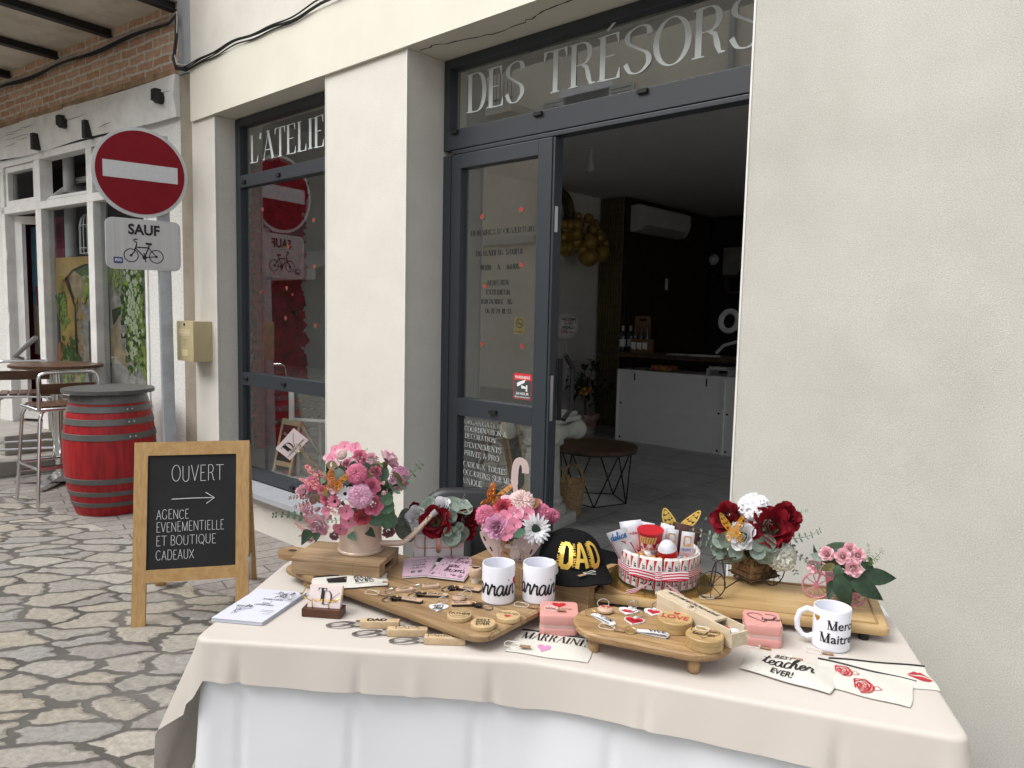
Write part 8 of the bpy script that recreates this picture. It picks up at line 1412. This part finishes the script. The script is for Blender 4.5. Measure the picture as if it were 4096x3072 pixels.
def wheel(m, c, ax, R_, w=.0016, sp=8):
    c = Vector(c); ax = Vector(ax).normalized(); u = ax.cross(Vector((0,0,1))).normalized(); v = Vector((0,0,1)); m.tube([c+u*R_*cos(t)+v*R_*sin(t) for t in [k*2*pi/36 for k in range(36)]],w,6,closed=True)
    for k in range(sp): a = k*2*pi/sp; m.tube([c,c+u*R_*cos(a)+v*R_*sin(a)],w*.6,5)
    m.cyl(c-ax*.004,c+ax*.004,w*2.2,8)
RW = .036; wf_ = onZ('T4',170,822,zz); wc = Vector((wf_.x,wf_.y,zz+RW)); wb1 = T @ Vector((L_*.75,-.012,RW)); wb2 = T @ Vector((L_*.75,DPc+.012,RW)); wdir = uy
for c_ in (wc,wb1,wb2): m = MB(); wheel(m,c_,uy if c_ is not wc else facing(wc)+ux*.35,RW); m.build('wheel', RUST, r)
m = MB(); st = onP('T4',210,545,wc,facing(wc)); m.tube([wc+uy*.006,wc.lerp(st,.6)+uy*.006,st,st+ux*.035+Vector((0,0,.003)),T @ Vector((.0,DPc*.5,hb*.95))],.002,6); m.tube([wc-uy*.006,wc.lerp(st,.6)-uy*.006,st],.002,6); m.tube([st-uy*.03+ux*.025,st-uy*.015,st,st+uy*.015,st+uy*.03+ux*.025],.0018,6); m.tube([st+ux*.02,st+ux*.03+Vector((0,0,-.04)),st+ux*.032+Vector((0,0,-.075)),T @ Vector((-.012,DPc*.3,.018)),T @ Vector((0,.01,.009)),T @ Vector((L_*.75,.01,.009)),wb1],.0018,6); m.tube([T @ Vector((-.012,DPc*.3,.018)),T @ Vector((0,DPc-.01,.009)),T @ Vector((L_*.75,DPc-.01,.009)),wb2],.0018,6); m.tube([wb1,wb2],.0018,6)
m.tube([T @ Vector(p) for p in ((-.004,-.006,.02),(L_+.004,-.006,.02),(L_+.004,DPc+.006,.02),(-.004,DPc+.006,.02))],.0018,6,closed=True); m.build('wire_frame', RUST, r)
B = Bouquet(r, T @ Vector((L_*.5,DPc*.5,hb+.055)), .105, .085)
for k,mt,x,y,rp in (('rose',REDR,290,228,118),('carnation',WHITEP,490,155,112),('rose',REDR,625,292,148),('rose',REDR,735,215,105),('rose',WHITEP,402,362,100),('carnation',CREAMP,697,512,98),('rose',REDR,380,200,60)): B.head(k,mt,'T4',x,y,rp,None,k)
for p0,p1 in (((560,450),(480,400)),((570,460),(610,350)),((580,450),(665,410)),((570,450),(560,555)),((570,440),(470,500)),((300,440),(220,330)),((300,440),(290,320)),((290,430),(190,470)),((300,450),(250,510)),((330,460),(350,540)),((320,430),(390,520))): B.along('round_leaf',EUC,'T4',p0,p1,1.05,None,'eucalyptus_leaf',.008)
for p0,p1 in (((300,420),(30,330)),((280,440),(90,420)),((240,250),(140,230)),((740,170),(880,170)),((760,380),(960,320)),((770,480),(980,560)),((760,400),(800,620))): B.along('sprig',EUC,'T4',p0,p1,1,STEMG,'eucalyptus_sprig')
B.fill(18,[DLEAF,EUCG],4,(.03,.05),-.7,.4,shrink=.6); q = T @ Vector((L_*.3,DPc*.4,0))
m = MB()
for k in range(8): a = T @ Vector((L_*(.15+.1*k),DPc*(.3+.05*(k%3)),hb*.5)); m.tube([a,a.lerp(B.c,.6)+Vector((0,0,.04))],.002,5)
m.build('stem', STEMG, r); P = B.on('T4',345,300)+facing(B.c)*.03; butterfly('T4',0,0,P,.04,GOLD,'gold cut out butterfly on the white rose of the flower cart',-.15,spread=.75)
# ---------------------------------------------------------------- pink bicycle
PBK = pm('pink_metal',(.60,.24,.31),.4,.1,var=.04); wf_ = onZ('T4',945,812,zz); RWB = .033; wc = Vector((wf_.x,wf_.y,zz+RWB)); rb_ = onZ('T4',1215,845,zz); rc = Vector((rb_.x,rb_.y,zz+.026)); ax2 = (rc-wc); ax2.z = 0; Lb = ax2.length; ax2.normalize(); sd = Vector((-ax2.y,ax2.x,0))
r = root('bicycle_planter', Vector((wc.x,wc.y,zz)), 'small pink metal bicycle planter with pale pink roses', 'flower arrangement'); m = MB(); wheel(m,wc,sd,RWB,.0026,10); m.build('wheel', PBK, r)
for s in (-1,1): m = MB(); wheel(m,rc+sd*.022*s,sd,.026,.0024,8); m.build('wheel', PBK, r)
pot = (wc+rc)/2+ax2*.012; m = MB(); m.lathe([(.020,zz+.015),(.024,zz+.018),(.034,zz+.062),(.035,zz+.064),(.031,zz+.062),(0,zz+.05)],26,Matrix.Translation((pot.x,pot.y,0))); m.build('pot', PBK, r); hs_ = wc+ax2*.018+Vector((0,0,.062)); m = MB(); m.tube([wc+sd*.005,wc+ax2*.008+Vector((0,0,.035)),hs_],.0026,6); m.tube([hs_,hs_-ax2*.01+sd*.022+Vector((0,0,.004)),hs_+ax2*.008+sd*.03],.0022,6); m.tube([hs_,hs_-ax2*.01-sd*.022+Vector((0,0,.004)),hs_+ax2*.008-sd*.03],.0022,6); m.tube([hs_-Vector((0,0,.012)),pot+Vector((0,0,-.0))+Vector((0,0,zz+.035-pot.z))-ax2*.03],.003,6); m.tube([pot+Vector((0,0,zz+.03-pot.z)),rc],.003,6); m.tube([rc-sd*.026,rc+sd*.026],.0022,6); m.build('bicycle_frame', PBK, r)
B = Bouquet(r, Vector((pot.x,pot.y,zz+.115)), .085, .062); PR2 = PET('rosy',(.84,.54,.60))
for x,y,rp in ((1025,488,50),(1145,508,55),(1262,500,50),(1225,600,58),(1388,648,54),(932,582,50),(1198,448,42)): B.head('rose',PR2,'T4',x,y,rp,None,'rose')
for p0,p1,mt in (((1110,640),(1190,900),DLEAF),((1080,690),(1040,830),DLEAF),((1200,660),(1440,830),DLEAF),((1280,650),(1540,670),DLEAF),((1160,640),(1250,780),DLEAF),((1090,570),(980,610),OLIVE),((1100,570),(1130,690),EUCG),((1010,530),(900,490),EUC),((980,560),(955,610),EUC),((930,540),(890,600),EUC),((1280,560),(1380,600),DLEAF),((1200,640),(1110,720),DLEAF)): B.along('leaf',mt,'T4',p0,p1,1.0,None,'leaf',.012)
for p0,p1 in (((1300,560),(1420,470)),((1310,540),(1330,430)),((1250,580),(1380,540))): B.along('sprig',pm('fresh_green',(.12,.2,.05),.55,var=.3),'T4',p0,p1,1,STEMG,'green_sprig')
B.fill(14,[DLEAF,EUCG],6,(.03,.05),-.8,.2); m = MB()
for k in range(6): a = k*1.05; m.tube([(pot.x,pot.y,zz+.05),(pot.x+.04*cos(a),pot.y+.04*sin(a),zz+.10)],.0015,5)
m.build('stem', STEMG, r)

m = MB(); q = onZ('T3',345,520,.02); q2 = onZ('T3',740,655,.02); m.b2((q.x-.25,.36,.0085),(-1.2,q.y+.02,.02),bev=.004); simple('door_mat', m, pm('charcoal_mat',(.03,.032,.036),.95,var=.4,scale=120,bump=1,bscale=200), (q.x,.6,.009), 'charcoal door mat on the tiles just inside the doorway', 'mat')
